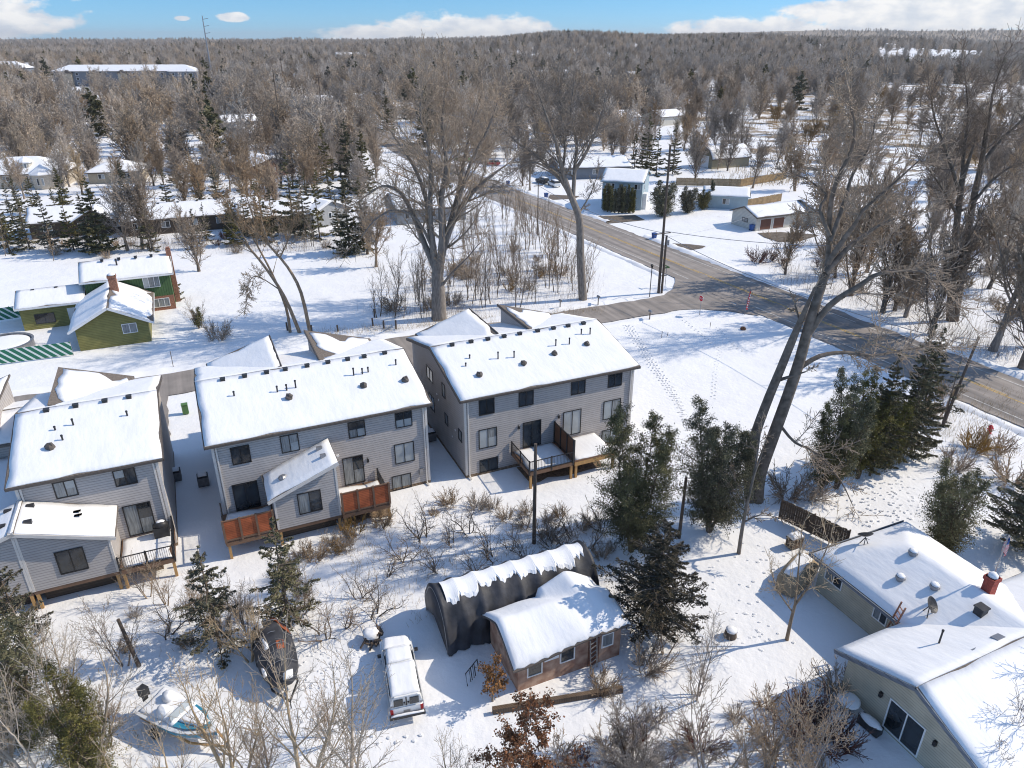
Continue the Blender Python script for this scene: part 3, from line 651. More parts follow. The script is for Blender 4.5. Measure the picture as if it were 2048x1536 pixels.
# anchor of the wing corner taken from the photograph
b4()
def fabric_fence(p, q, z, label, seed):
    m = bpy.data.materials.get('striped_fabric')
    if not m:
        m = mat('striped_fabric', (.03,.18,.11), .7, .1); nt = m.node_tree; N = nt.nodes.new; L = nt.links.new; b = nt.nodes['Principled BSDF']
        tc = N('ShaderNodeTexCoord'); w = N('ShaderNodeTexWave'); w.inputs['Scale'].default_value = .75; w.inputs['Distortion'].default_value = 0; w.bands_direction = 'DIAGONAL'
        L(tc.outputs['Object'], w.inputs['Vector']); cr = N('ShaderNodeValToRGB'); cr.color_ramp.interpolation = 'CONSTANT'; L(w.outputs[1], cr.inputs[0])
        cr.color_ramp.elements[0].color = (.03,.17,.10,1); cr.color_ramp.elements[1].position = .72; cr.color_ramp.elements[1].color = (.75,.78,.74,1); L(cr.outputs[0], b.inputs['Base Color'])
    L_ = math.dist(p, q); rot = math.atan2(q[1]-p[1], q[0]-p[0])
    t = thing('fabric_fence', label, 'fence', (p[0], p[1], 0), rot, 'striped fabric fences of the green house')
    MB().box(0, L_, -.02, .02, .12, z).build('fabric_panel', m, t)
    for i in range(4): MB().tube([(L_*i/3, .05, 0), (L_*i/3, .05, z+.08)], .04, 6).build('post', M['metal'], t)
fabric_fence(g(-40,648), g(56,634), 1.7, 'striped green and white fabric fence ending at the house door wing', 1)
fabric_fence(g(-40,735), g(147,711), 1.7, 'long striped green and white fabric fence touching the olive gable corner', 2)
def pool():
    x, y = g(12, 700); t = thing('round_pool', 'snow filled round above ground pool behind the striped fence', 'pool', (x, y, 0), 0)
    MB().lathe((0, 0, 0), [(3, 0), (3, 1.0), (3.1, 1.05), (2.85, 1.05), (2.85, .85), (0.1, .9)], 28).build('pool_wall', M['metal'], t)
    MB().blob((0, 0, .86), (2.8, 2.8, .14), 24, 6, .02).build('pool_snow', M['snow'], t, True)
pool()
def b5():                                               # cream ranch in the lower corner
    t = thing('ranch_house', 'cream ranch house with satellite dishes, red chimney and flag in the snowy corner yard', 'house', uv(0, 0)+(0,), A24)
    hipm = MB
    # hip part: ridge along y  (u 33.4..41, v 12..26.6)
    x0, x1, y0, y1, h, r, ov = 33.7, 41.2, 10.0, 26.2, 2.75, 1.55, .55
    MB().box(x0, x1, y0, y1, -.1, h-.02).build('wall', M['ranchs'], t)
    X0, X1, Y1 = x0-ov, x1+ov, y1+ov; xm = (X0+X1)/2; run = 3.6
    nx, ny = 26, 46; vs = []; fs = []; rr = random.Random(3)
    for k, (dz, ins) in enumerate(((0, 0), (.26, .1))):
        base = len(vs)
        for j in range(ny+1):
            for i in range(nx+1):
                x = X0+ins+(X1-X0-2*ins)*i/nx; y = y0+(Y1-ins-y0)*j/ny
                d = min((x-X0)/(xm-X0), (X1-x)/(xm-X0), (Y1-y)/run, 1); edge = k and (i in (0, nx) or j == ny)
                vs.append((x, y, h-.12+(r+.12)*d+(.04 if edge else dz+(rr.uniform(-.012, .012)+.025*sin(x*1.1)*sin(y*.8) if k else 0))))
        f = [(base+j*(nx+1)+i, base+j*(nx+1)+i+1, base+j*(nx+1)+i+nx+2, base+j*(nx+1)+i+nx+1) for j in range(ny) for i in range(nx)]
        b = MB(); b.v = vs[base:]; b.f = [tuple(q-base for q in a) for a in f]
        b.build('roof' if k == 0 else 'roof_snow', M['shingle' if k == 0 else 'roofsnow'], t, k == 1)
    MB().bar((X0-.03, y0, h-.12), (X0-.03, Y1, h-.12), .07, .2).build('fascia', M['slate'], t); MB().bar((X0, Y1+.03, h-.12), (X1, Y1+.03, h-.12), .07, .2).build('fascia', M['slate'], t)
    # wing with the patio door: ridge along x (u 28.9..50), gable faces -x
    yl, yh, ym = 11.0, 19.4, 15.25
    MB().prism([(yl, -.1), (yl, 2.7), (ym, 4.35), (yh, 2.7), (yh, -.1)], 'x', 28.9, 52).build('wall', M['ranchs'], t)
    s = 1.65/(yh-ym)
    roof_slab(t, [(28.3, yl-.5, 2.7-.5*s), (52, yl-.5, 2.7-.5*s), (52, ym, 4.37), (28.3, ym, 4.37)], 91, snow=.13, inset=.04)
    roof_slab(t, [(28.3, ym, 4.37), (52, ym, 4.37), (52, yh+.5, 2.7-.5*s), (28.3, yh+.5, 2.7-.5*s)], 92, snow=.13, inset=.04)
    MB().bar((28.27, yl-.5, 2.7-.5*s+.06), (28.27, ym, 4.42), .06, .24).bar((28.27, ym, 4.42), (28.27, yh+.5, 2.7-.5*s+.06), .06, .24).build('rake_board', M['slate'], t)
    window(t, 14.5, 16.6, .1, 2.15, 'L', 28.9, ('glass', 'glass'), frame='white', name='patio_door')
    for y in (13.9, 17.1): MB().box(28.72, 28.88, y-.08, y+.08, 1.75, 2.05).build('wall_lamp', M['black'], t)
    window(t, 24.3, 25.7, 1.3, 2.35, 'L', 33.7, ('glass', 'curtain'), frame='white'); window(t, 20.9, 21.9, 1.3, 2.35, 'L', 33.7, ('glass', 'curtain'), frame='white')
    chimney(t, 38.3, 18.6, 3.9, 5.3, .55, 'redbrick')
    def zroof(x, y): return max(2.75-.12+(1.67)*min((x-X0)/(xm-X0), (X1-x)/(xm-X0), (Y1-y)/run, 1), 0)+.26
    for x, y in ((35.2, 21.8), (36.0, 20.2), (37.0, 22.6)):
        o = MB().lathe((x, y, zroof(x, y)-.15), [(.2, 0), (.2, .22), (.3, .25), (.28, .38), (.05, .42)], 10).build('roof_vent', M['metal'], t)
        MB().blob((x, y, zroof(x, y)+.28), (.26, .26, .1), 8, 4, .1).build('snow_cap', M['snow'], o, True)
    for x, y in ((31.2, 14.6), (33.4, 15.0), (35.2, 15.2)): MB().slab([(x-.3, y+.5, 4.2), (x+.3, y+.5, 4.2), (x+.3, y+.9, 4.1), (x-.3, y+.9, 4.1)], .3, 1, 1).build('roof_vent', M['metal'], t)
    MB().box(36.1, 36.6, 17.4, 17.9, 3.4, 4.5).box(36.05, 36.65, 17.35, 17.95, 4.53, 4.62).build('roof_vent', M['dmetal'], t)
    pipe(t, 32.6, 17.2, 3.6, 1.2, .05)
    def dish(x, y, rz):
        z = zroof(x, y); m = MB()
        m.bar((x-.25, y-.2, z-.1), (x, y, z+.55), .05); m.bar((x+.25, y-.2, z-.1), (x, y, z+.55), .05); m.bar((x, y+.3, z-.1), (x, y, z+.55), .05)
        o = m.build('dish_mount', M['dmetal'], t)
        prof = [(.02+.46*i/5, .16*(i/5)**2) for i in range(6)]; d = MB(); d.lathe((0, 0, 0), prof+[(.46, .17), (.3, .09), (.02, .02)], 18)
        q = d.build('dish', M['dmetal'], o); q.location = (x, y, z+.62); q.rotation_euler = (radians(50), 0, rz)
        MB().bar((x, y, z+.5), (x+.45*sin(-rz), y-.45, z+.75), .03).build('dish_arm', M['metal'], o)
    dish(34.5, 19.3, radians(20)); dish(36.0, 25.2, radians(150))
    return t
b5()
def ladder(name, label, p, q, L_, w, m):
    p = np.array(p, float); q = np.array(q, float); d = q-p; h = np.cross(d, (0, 0, 1)); h = h/np.linalg.norm(h)*w/2
    t = thing(name, label, 'ladder', tuple(p)); z = np.zeros(3); a = MB().bar(z-h, d-h, .07).build('rail', M[m], t); b = MB().bar(z+h, d+h, .07).build('rail', M[m], t); r = MB(); n = int(np.linalg.norm(d)/.3)
    for i in range(1, n): r.bar(d*i/n-h, d*i/n+h, .045)
    r.build('rungs', M[m], t)
pu = lambda u, v, z=0: uv(u, v)+(z,)
ladder('ladder', 'reddish ladder leaning on the ranch house eave in the roof corner', pu(32.6, 20.35), pu(33.3, 20.0, 3.9), 4, .5, 'brick')
def flag(name, label, base, h, tilt=0):
    t = thing(name, label, 'flag', base); MB().tube([(0, 0, 0), (.05, 0, h)], .035, 6).build('flagpole', M['metal'], t)
    c = MB(); w = MB(); b = MB(); nx = 8; Hh, Ll = .85, 1.5
    # the cloth hangs limp along the pole, in gathered folds
    def pt(s, k): a = k/nx; return (.06+.10*sin(a*9)+.16*a, .09*cos(a*11)+.10*a, h-.1-s*Hh*.55-a*1.0*(.7+.3*s))
    for i in range(13):
        for k in range(nx):
            s0, s1 = i/13, (i+1)/13; tgt = b if (i < 7 and k < 3) else (c if i % 2 == 0 else w)
            tgt.add([pt(s0, k), pt(s0, k+1), pt(s1, k+1), pt(s1, k)], [(0, 1, 2, 3)])
    f = c.build('flag_cloth', M['red'], t); w.build('white_stripes', M['white'], f); b.build('blue_canton', M['bluebin'], f)
flag('flag_on_pole', 'limp red and white striped flag with blue canton on a pole at the ranch chimney', uv(38.9, 18.9)+(3.6,), 4.2)

def simple_house(name, label, cat, px, L_, D, h, r, wall, rot=24, group=None, seed=1, wins=3, ch=False, style='gable', door=False, frame='white', fas='fascia', anchor='c', extra=None, wz=None, prof=None):
    """px: ground point at the middle of the wall foot that faces the camera"""
    x, y = px
    t = thing(name, label, cat, (x, y, 0), radians(rot), group)
    if style == 'hip': hip(t, -L_/2, L_/2, 0, D, h, r, wall, seed, fas=fas)
    elif style == 'front':                              # gable turned to the camera
        s = r/(L_/2); MB().prism([(-L_/2, -.1), (-L_/2, h), (0, h+r-.03), (L_/2, h), (L_/2, -.1)], 'y', 0, D).build('wall', M[wall], t)
        roof_slab(t, [(-L_/2-.5, -.5, h-.5*s), (0, -.5, h+r), (0, D+.5, h+r), (-L_/2-.5, D+.5, h-.5*s)], seed); roof_slab(t, [(0, -.5, h+r), (L_/2+.5, -.5, h-.5*s), (L_/2+.5, D+.5, h-.5*s), (0, D+.5, h+r)], seed+1)
        MB().bar((-L_/2-.5, -.53, h-.5*s+.06), (0, -.53, h+r+.06), .06, .22).bar((0, -.53, h+r+.06), (L_/2+.5, -.53, h-.5*s+.06), .06, .22).build('rake_board', M[fas], t)
    else: block(t, -L_/2, L_/2, 0, D, prof or gable(h, r), wall, seed, fas=fas)
    z = wz or (h-1.7, h-.5)
    for i in range(wins):
        c = -L_/2+L_*(i+.5)/wins; window(t, c-.75, c+.75, z[0], z[1], kinds=('curtain', 'glass') if i % 2 else ('glass', 'blind'), frame=frame)
    if door: window(t, -.5+L_*.2, .5+L_*.2, .05, 2.1, kinds=('brownw',), frame='white', name='door', mull=False)
    if ch: chimney(t, L_*.18, D*.5, h+r-.6, h+r+1.1)
    if extra: extra(t)
    return t
def bh(t):
    for z in (4.2,): window(t, -3.6, -1.6, z, z+1.1, kinds=('glass', 'blind', 'glass'), frame='white')
    window(t, 2.5, 3.9, 4.2, 5.3, kinds=('glass', 'blind'), frame='white'); window(t, 3, 3.9, 3.6, 4.7, 'R', 4.25, ('curtain',), frame='white')
    MB().box(4.0, 5.1, 1.2, 3.6, -.1, 3.2).build('entry_bay', M['white'], t)
simple_house('two_storey_house', 'pale blue two storey house behind a row of dark columnar evergreens', 'house', (27.4-4.1, 155+1.25), 8.5, 11, 5.7, 1.7, 'blue', -17, seed=101, wins=0, extra=bh, fas='blue')
simple_house('garage', 'low pale blue garage beside the wooden fence and dark evergreens', 'garage', g(1450, 417), 9, 8, 2.6, 1.2, 'blue', -14, seed=103, wins=1, fas='blue')
def cg(t):
    block(t, 6.6, 20, -2.2, 7.5, gable(2.7, 1.5), 'cream', 109, fas='fascia')
    window(t, 2.4, 4.0, 1.1, 1.9, 'L', -6.5, ('curtain', 'curtain'), frame='black')
    for x in (-5.6, -2.4): window(t, x, x+2.7, .02, 2.15, kinds=('brownw',), frame='white', name='garage_door', mull=False)
    for x in (8.2, 12.2): window(t, x, x+1.8, 1.0, 2.2, pos=-2.2, kinds=('glass', 'curtain'), frame='white')
    MB().tube([(12, 3, 4), (12, 3, 5)], .18, 8).build('vent_pipe', M['dmetal'], t)
simple_house('cream_house', 'cream house with brown garage doors at the gravel drive', 'house', uv(104.2, 106), 13, 7, 2.6, 1.3, 'cream', 24, seed=106, wins=0, extra=cg)
def bn(t):
    window(t, 1.6, 5.0, .05, 3.2, 'L', -6.5, ('white',), frame='white', name='barn_door', mull=False)
simple_house('gambrel_barn', 'khaki barn with a rounded snowy gambrel roof and white door', 'barn', uv(142.5, 168.2), 13, 7.5, 3.2, 2, 'khaki', 24, seed=111, wins=0, extra=bn, prof=[(0, 3.0), (.14, 4.6), (.5, 5.6), (.86, 4.6), (1, 3.0)])
simple_house('long_house', 'long low slate house with one broad snowy roof beyond the blue house', 'house', g(1190, 357), 19, 13, 2.8, 1.8, 'slate', 10, seed=113)
def bay(t):
    MB().lathe((6, -.6, 0), [(2.6, 0), (2.6, 3.4)], 8).build('bay', M['stonec'], t); MB().lathe((6, -.6, 3.4), [(3.1, -.1), (3.1, .1), (.1, 2.1)], 8).build('bay_roof', M['roofsnow'], t)
    MB().lathe((1.5, 3.0, 4.0), [(1.5, 0), (1.5, 1.7)], 8).build('turret', M['cream'], t); MB().lathe((1.5, 3.0, 5.7), [(1.9, -.1), (1.9, .1), (.1, 1.3)], 8).build('turret_roof', M['roofsnow'], t)
    window(t, .8, 2.2, 4.4, 5.5, pos=1.6, kinds=('curtain',), frame='white')
    window(t, 5.2, 6.8, .9, 2.6, pos=-3.05, kinds=('glass', 'blind'), frame='white')
simple_house('stone_house', 'cream stone house with white hip roof, little turret and round bay', 'house', g(40, 376), 20, 13, 3.3, 3.0, 'stonec', 12, seed=115, style='hip', wins=4, extra=bay)
simple_house('tan_house', 'small tan house with plain white roof seen through bare branches', 'house', g(232, 366), 12, 10, 2.8, 2.0, 'tan', 14, seed=117, style='hip', wins=2)
simple_house('brick_house', 'red brown house with its broad gable turned to the green house lawn', 'house', g(548, 352), 12, 18, 2.7, 1.9, 'brownw', 40, seed=119, style='front', wins=1)
simple_house('dark_house', 'dark brown house with a cross gable behind the shaded spruces', 'house', g(170, 470), 17, 9, 2.8, 1.9, 'dark', 22, seed=121, wins=3, extra=lambda t: (MB().prism([(-1.5, 2.6), (2, 4.6), (5.5, 2.6)], 'y', -1.2, 4).build('cross_gable', M['dark'], t), roof_slab(t, [(-1.9, -1.6, 2.4), (2, -1.6, 4.65), (2, 4, 4.65), (-1.9, 4, 2.4)], 4), roof_slab(t, [(2, -1.6, 4.65), (5.9, -1.6, 2.4), (5.9, 4, 2.4), (2, 4, 4.65)], 5)))
simple_house('long_brown_house', 'very long dark brown house with six roof vents behind young spruces', 'house', g(390, 462), 24, 9, 2.8, 1.9, 'dark', 22, seed=123, wins=5, extra=lambda t: [vent_box(t, -9+3.4*i, 4.2, 4.75) for i in range(6)])
simple_house('brown_ranch', 'brown ranch with white roof beside the dark spruces and pale garage', 'house', g(560, 462), 14, 9, 2.8, 1.9, 'dark', 20, seed=125, wins=3)
simple_house('grey_house', 'pale grey house with bluish snowy roof behind the young spruce trunks', 'house', g(665, 450), 9, 8, 3.0, 1.7, 'grey', 55, seed=127, style='front', wins=1, fas='white')
simple_house('snowy_house', 'grey house with wide white roof behind the forked cottonwood', 'house', g(865, 444), 14, 12, 2.7, 2.2, 'grey', 20, seed=129, wins=3)
FARH = [(610,172,14,'tan'),(588,196,11,'cream'),(642,216,14,'grey'),(484,262,13,'grey'),(520,286,12,'tan'),(732,210,13,'cream'),(812,232,13,'grey'),(858,166,22,'cream'),(925,162,30,'grey'),(1020,160,32,'tan'),(1112,156,28,'slate'),(1200,160,36,'cream'),(1292,160,32,'slate'),(1372,158,26,'grey'),
        (1178,250,16,'tan'),(1252,252,14,'grey'),(1345,250,13,'cream'),(1780,113,30,'cream'),(1822,108,34,'tan'),(1884,110,46,'grey'),(1962,106,40,'cream'),(700,122,40,'cream'),(1030,88,50,'white'),(455,120,50,'tan'),(30,140,40,'slate'),(1420,96,40,'white'),(2024,92,70,'white')]
WD = {'tan': 'tan', 'cream': 'cream', 'grey': 'grey', 'slate': 'dark slate', 'white': 'white'}
for i, (px, py, L_, w) in enumerate(FARH):
    x, y = g(px, py); z = hz(x, y)
    t = simple_house('distant_house', 'white roofed %s walled house showing between distant bare trees' % WD[w], 'house', (x, y), L_, 10+L_*.15, 3.0+L_*.03, 1.8+L_*.03, w, 10+(i*37) % 30, 'white roofed houses far off among the trees', 200+i*3, 0)
    t.location.z = z
def apartments():
    x, y = g(270, 172); t = thing('apartment_block', 'long three storey grey apartment block with white hip roof across the far road', 'apartment building', (x, y, 0), radians(4))
    hip(t, -58, 46, 0, 18, 10.5, 4, 'slate', 300, ov=1); MB().box(30, 50, -8, 10, -.1, 10.5).build('wall', M['slate'], t)
    MB().add([(29, -9, 10.45), (51, -9, 10.45), (51, 11, 10.45), (29, 11, 10.45), (40, 0, 15)], [(0,1,4),(1,2,4),(2,3,4),(3,0,4),(3,2,1,0)]).build('roof_snow', M['roofsnow'], t)
    for k in range(4):
        MB().box(-50+20*k, -44+20*k, -2.5, -.02, -.1, 9).build('stair_tower', M['tan'], t)
        MB().prism([(-51+20*k, 9), (-47+20*k, 11.5), (-43+20*k, 9)], 'y', -3, 2).build('tower_roof', M['fascia'], t)
    for fl in range(3):
        for k in range(12): window(t, -56+7*k+(2.5 if k % 3 == 0 else 0), -53.8+7*k+(2.5 if k % 3 == 0 else 0), 1+3.3*fl, 2.8+3.3*fl, kinds=('glass',), frame='white', fw=.15, mull=False)
        for k in range(4): window(t, 32+4.4*k, 34+4.4*k, 1+3.3*fl, 2.8+3.3*fl, pos=-8, kinds=('glass',), frame='white', fw=.15, mull=False)
    x, y = g(10, 160); t = thing('apartment_block', 'white roofed grey block half seen at the end of the far field', 'apartment building', (x, y, 0), radians(8)); hip(t, -40, 18, 0, 18, 9.5, 5, 'slate', 303, ov=1)
    for k in range(6): window(t, -34+8*k, -31+8*k, 4, 6.4, kinds=('glass',), frame='white', fw=.15, mull=False)
apartments()
def tower():
    x, y = g(424, 152); t = thing('steel_power_pole', 'tall pale steel power pole standing by the far field', 'power pole', (x, y, 0)); MB().tube([(0, 0, 0), (0, 0, 52)], [.9, .4], 8).build('shaft', M['metal'], t)
    for z in (49, 43, 37): MB().bar((0, 0, z), (4.5, 1.5, z+.8), .45).build('arm', M['metal'], t)
    for px, py, h in ((560, 250, 20), (1362, 138, 14), (492, 150, 18), (455, 148, 16), (570, 190, 22), (645, 235, 18)):
        x, y = g(px, py); t = thing('utility_pole', 'thin utility pole among the distant bare trees', 'utility pole', (x, y, hz(x, y)), 0, 'thin poles among the far trees'); MB().tube([(0, 0, 0), (0, 0, h)], [.28, .2], 6).build('shaft', M['pole'], t); MB().bar((-1.1, 0, h-1), (1.1, 0, h-1), .2).build('crossarm', M['pole'], t)
tower()
# ------------------------------------------------------------------ yard buildings, vehicles, street furniture
def shed():
    t = thing('shed', 'pink board shed with hump backed snowy roof and two dark windows', 'shed', uv(12.2, 26.6)+(0,), A24)
    L_, D = 6.6, 4.0
    def eave(x): return 1.95+.55*sm(0, L_*.75, x)
    MB().prism([(0, -.1), (0, eave(0)-.06), (L_*.75, eave(9)-.06), (L_, 2.1), (L_, -.1)], 'y', 0, .1).build('wall', M['pink'], t)
    MB().prism([(0.1, -.1), (.1, 1.9), (.9, 2.9), (2.0, 3.2), (3.2, 2.8), (D, 1.9), (D, -.1)], 'x', 0, .1).build('wall', M['pink'], t); MB().prism([(0.1, -.1), (.1, 2.1), (2.0, 3.2), (D, 1.9), (D, -.1)], 'x', L_-.1, L_).build('wall', M['pink'], t)
    MB().box(.1, L_-.1, D-.1, D, -.1, 1.85).build('wall', M['pink'], t)
    nx, ny = 36, 24; r = random.Random(5)
    for k in (0, 1):
        b = MB(); n = (nx+1)*(ny+1)
        for lay in (0, 1):
            for j in range(ny+1):
                for i in range(nx+1):
                    ed = i in (0, nx) or j in (0, ny); wob = (.035*sin(i*1.7)+.03*sin(i*3.1)) if (k and j == 0) else 0
                    ins = 0 if k == 0 else .07
                    x = -.45+ins+(L_+.9-2*ins)*i/nx; y = -.4+ins+wob+(D+.8-2*ins)*j/ny; f = (y+.4)/(D/2+.4)
                    e = eave(x)
                    if f <= 1: z = e-.05+(3.3-e)*(sm(-.25, 1, f)*.55+f*.45)
                    else: z = 3.3-1.4*((f-1)**1.2)
                    cr = 2.62+.75*sm(-.4, 2, y)-abs(x-5.0)*.42           # the cross gable
                    z = max(z, min(cr, 3.55)) if x > 3.2 else z
                    z -= .5*sm(5.4, 7.2, x)*f*.8 if f <= 1 else .3*sm(5.4, 7.2, x)
                    if k == 0: z += 0 if lay else -.08
                    else: z += (.05 if ed else .22+.04*sin(x*2+y)+r.uniform(-.012, .012)) if lay else .01
                    b.v.append((x, y, z))
        I = lambda i, j: j*(nx+1)+i
        for j in range(ny):
            for i in range(nx): b.f += [(n+I(i,j), n+I(i+1,j), n+I(i+1,j+1), n+I(i,j+1)), (I(i,j+1), I(i+1,j+1), I(i+1,j), I(i,j))]
        for i in range(nx): b.f += [(I(i,0), I(i+1,0), n+I(i+1,0), n+I(i,0)), (n+I(i,ny), n+I(i+1,ny), I(i+1,ny), I(i,ny))]
        for j in range(ny): b.f += [(n+I(0,j), n+I(0,j+1), I(0,j+1), I(0,j)), (I(nx,j), I(nx,j+1), n+I(nx,j+1), n+I(nx,j))]
        b.build('roof' if k == 0 else 'roof_snow', M['fascia' if k == 0 else 'roofsnow'], t, k == 1)
    window(t, .55, 1.5, .75, 1.75, kinds=('glass/glass',), frame='white'); window(t, 2.6, 3.55, .95, 1.95, kinds=('glass/glass',), frame='white'); window(t, 5.3, 6.1, 1.0, 2.0, kinds=('curtain',), frame='white')
    MB().box(1.6, 2.5, -.09, -.01, 1.55, 1.75).build('lamp_housing', M['white'], t); MB().box(4.45, 5.15, -.05, .0, -.05, 1.95).build('door', M['brownw'], t)
shed()
ladder('ladder', 'grey wooden ladder standing against the pink shed front wall', pu(16.85, 26.2), pu(16.8, 26.35, 2.3), 2.5, .55, 'metal')
def shelter():
    t = thing('tarp_shelter', 'black tarp tunnel shelter with snow along its crown behind the pink shed', 'shelter', uv(9.5, 32.75)+(0,), A24)
    L_, Rw, Hh = 10.3, 2.15, 3.35; nx, na = 60, 30; b = MB(); r = random.Random(9)
    def P(x, a, lift=0):
        bay = abs(sin(pi*x/1.29)); sag = .05*bay*(sin(a)**.7)+.20*bay*abs(cos(a))
        fold = (.06*sin(x*3.3+a*5)+.05*sin(x*7.1-a*6)+.03*sin(x*15+a*9))*(1-sin(a)**3)*1.6
        k = 1-sag/Rw+fold/Rw
        return (x, -Rw*cos(a)*(k)*(1.0 if a > .01 else 1.03), max(0, Hh*(sin(a)**.85))*(1-sag/Hh)+lift)
    for i in range(nx+1):
        for j in range(na+1): b.v.append(P(L_*i/nx, pi*j/na))
    for i in range(nx):
        for j in range(na): a = i*(na+1)+j; b.f.append((a, a+na+1, a+na+2, a+1))
    for i in (0, nx):
        c = len(b.v); b.v.append((L_*i/nx+(-.12 if i == 0 else .12), 0, 1.3))
        for j in range(na): a = i*(na+1)+j; b.f.append((c, a, a+1) if i == 0 else (c, a+1, a))
    b.build('tarp_cover', M['tarp'], t, True)
    s = MB(); n = 132; k = 9; wob = [random.Random(q*7+1).uniform(-.11, .11) for q in range(9)]   # snow lying on the crown, ragged bay by bay
    for i in range(n+1):
        x = .45+(L_-.8)*i/n; bay = x/1.29; q = wob[int(bay)]+.05*sin(x*4.9+int(bay))+.03*sin(x*13)+r.uniform(-.02, .02)+.10*(abs(bay-round(bay)) < .05)
        lo = pi*.36+q+.35*sm(9.0, 9.9, x)*abs(sin(x*9)); hi = pi*.60+.03*sin(x*3)
        for j in range(k+1): s.v.append(P(x, lo+(hi-lo)*j/k, .02+.09*(0 < j < k)))
    for i in range(n):
        for j in range(k): q = i*(k+1)+j; s.f.append((q, q+k+1, q+k+2, q+1))
    s.build('snow_strip', M['roofsnow'], t)
    for i in range(9):
        x = min(L_, 1.29*i); MB().tube([(x, P(x, pi*j/16)[1]*.92, P(x, pi*j/16)[2]*.92) for j in range(17)], .035, 6).build('hoop', M['metal'], t)
shelter()
def wheel(root, x, y, r=.36, w=.24):
    o = MB().tube([(x-w/2, y, r), (x+w/2, y, r)], r, 18).build('wheel', M['rubber'], root); MB().tube([(x-w/2-.01, y, r), (x+w/2+.01, y, r)], r*.55, 12).build('rim', M['metal'], o)
def body_loft(secs):
    """secs: list of (y, half width low, half width high, z low, z mid, z top) -> closed shell"""
    b = MB(); prof = lambda s: [(-s[1]*.92, s[3]), (-s[1], s[3]+.18), (-s[1], s[4]), (-s[2], s[5]-.1), (-s[2]*.82, s[5]), (s[2]*.82, s[5]), (s[2], s[5]-.1), (s[1], s[4]), (s[1], s[3]+.18), (s[1]*.92, s[3])]
    for s in secs: b.v += [(x, s[0], z) for x, z in prof(s)]
    n = 10
    for i in range(len(secs)-1):
        for j in range(n): b.f.append((i*n+j, i*n+(j+1) % n, (i+1)*n+(j+1) % n, (i+1)*n+j))
    b.f.append(tuple(range(n-1, -1, -1))); b.f.append(tuple((len(secs)-1)*n+j for j in range(n))); return b
def truck():                                            # +y = nose
    p = g(816, 1441); q = g(790, 1285, .3); rot = math.atan2(q[1]-p[1], q[0]-p[0])-pi/2
    t = thing('pickup_truck', 'white pickup with snow covered topper parked beside the tarp shelter', 'pickup truck', (p[0], p[1], 0), rot)
    w = .93
    body_loft([(0, w, w-.02, .42, 1.0, 1.02), (.1, w, w-.02, .40, 1.0, 1.06), (3.7, w, w-.02, .40, 1.0, 1.08), (3.9, w, w-.03, .4, 1.02, 1.1), (5.0, w-.02, w-.08, .4, .98, 1.06), (5.25, w-.12, w-.2, .45, .85, .95)]).build('body', M['truckw'], t, False)
    body_loft([(.06, w-.04, w-.2, 1.05, 1.1, 1.78), (2.35, w-.03, w-.17, 1.05, 1.1, 1.82)]).build('topper', M['truckw'], t)
    body_loft([(2.42, w-.05, w-.2, 1.05, 1.12, 1.72), (3.55, w-.06, w-.24, 1.05, 1.12, 1.74), (4.15, w-.1, w-.35, 1.03, 1.08, 1.16)]).build('cab', M['truckw'], t)
    for x in (-.42, .42): MB().box(x-.24, x+.24, .0, .058, 1.18, 1.62).build('rear_window', M['glass'], t)
    MB().box(-.03, .03, .02, .05, 1.12, 1.7).box(-.16, -.06, .0, .05, 1.3, 1.36).box(.06, .16, .0, .05, 1.3, 1.36).build('topper_handle', M['black'], t)
    for sx in (-1, 1):
        MB().box(sx*.80-.08, sx*.80+.08, -.03, .03, .68, 1.0).build('tail_light', M['lamp'], t)
        MB().box(sx*(w-.115)-.01, sx*(w-.115)+.01, .4, 2.1, 1.25, 1.6).build('side_window', M['glass'], t); MB().box(sx*(w-.13)-.01, sx*(w-.13)+.01, 2.55, 3.5, 1.22, 1.62).build('side_window', M['glass'], t)
        o = MB().box(sx*(w+.12)-.1, sx*(w+.12)+.1, 3.62, 3.72, 1.15, 1.35).build('wing_mirror', M['black'], t)
        for y in (1.1, 4.25): wheel(t, sx*(w-.14), y)
    MB().box(-.95, .95, -.22, -.02, .48, .62).build('rear_bumper', M['dmetal'], t); MB().box(-.18, .18, -.015, -.005, .7, .84).build('number_plate', M['metal'], t); MB().box(-.9, .9, 5.2, 5.36, .45, .65).build('front_bumper', M['dmetal'], t)
    MB().slab([(-.8, .12, 1.78), (.8, .12, 1.78), (.8, 2.36, 1.8), (-.8, 2.36, 1.8)], .14, 10, 12, .02, .06, True, 1).build('topper_snow', M['roofsnow'], t, True)
    MB().slab([(-.74, 2.46, 1.72), (.74, 2.46, 1.72), (.7, 3.6, 1.74), (-.7, 3.6, 1.74)], .13, 8, 8, .02, .05, True, 2).build('cab_snow', M['roofsnow'], t, True)
    MB().slab([(-.7, 3.62, 1.66), (.7, 3.62, 1.66), (.66, 4.15, 1.2), (-.66, 4.15, 1.2)], .12, 6, 5, .02, .03, True, 3).build('windscreen_snow', M['roofsnow'], t, True)
    MB().slab([(-.85, 4.12, 1.12), (.85, 4.12, 1.12), (.72, 5.2, 1.0), (-.72, 5.2, 1.0)], .16, 8, 8, .02, .05, True, 4).build('bonnet_snow', M['roofsnow'], t, True)
    MB().slab([(-.92, -.22, .62), (.92, -.22, .62), (.92, -.04, .62), (-.92, -.04, .62)], .1, 10, 2, .03, .05, True, 5).build('bumper_snow', M['roofsnow'], t, True)
truck()
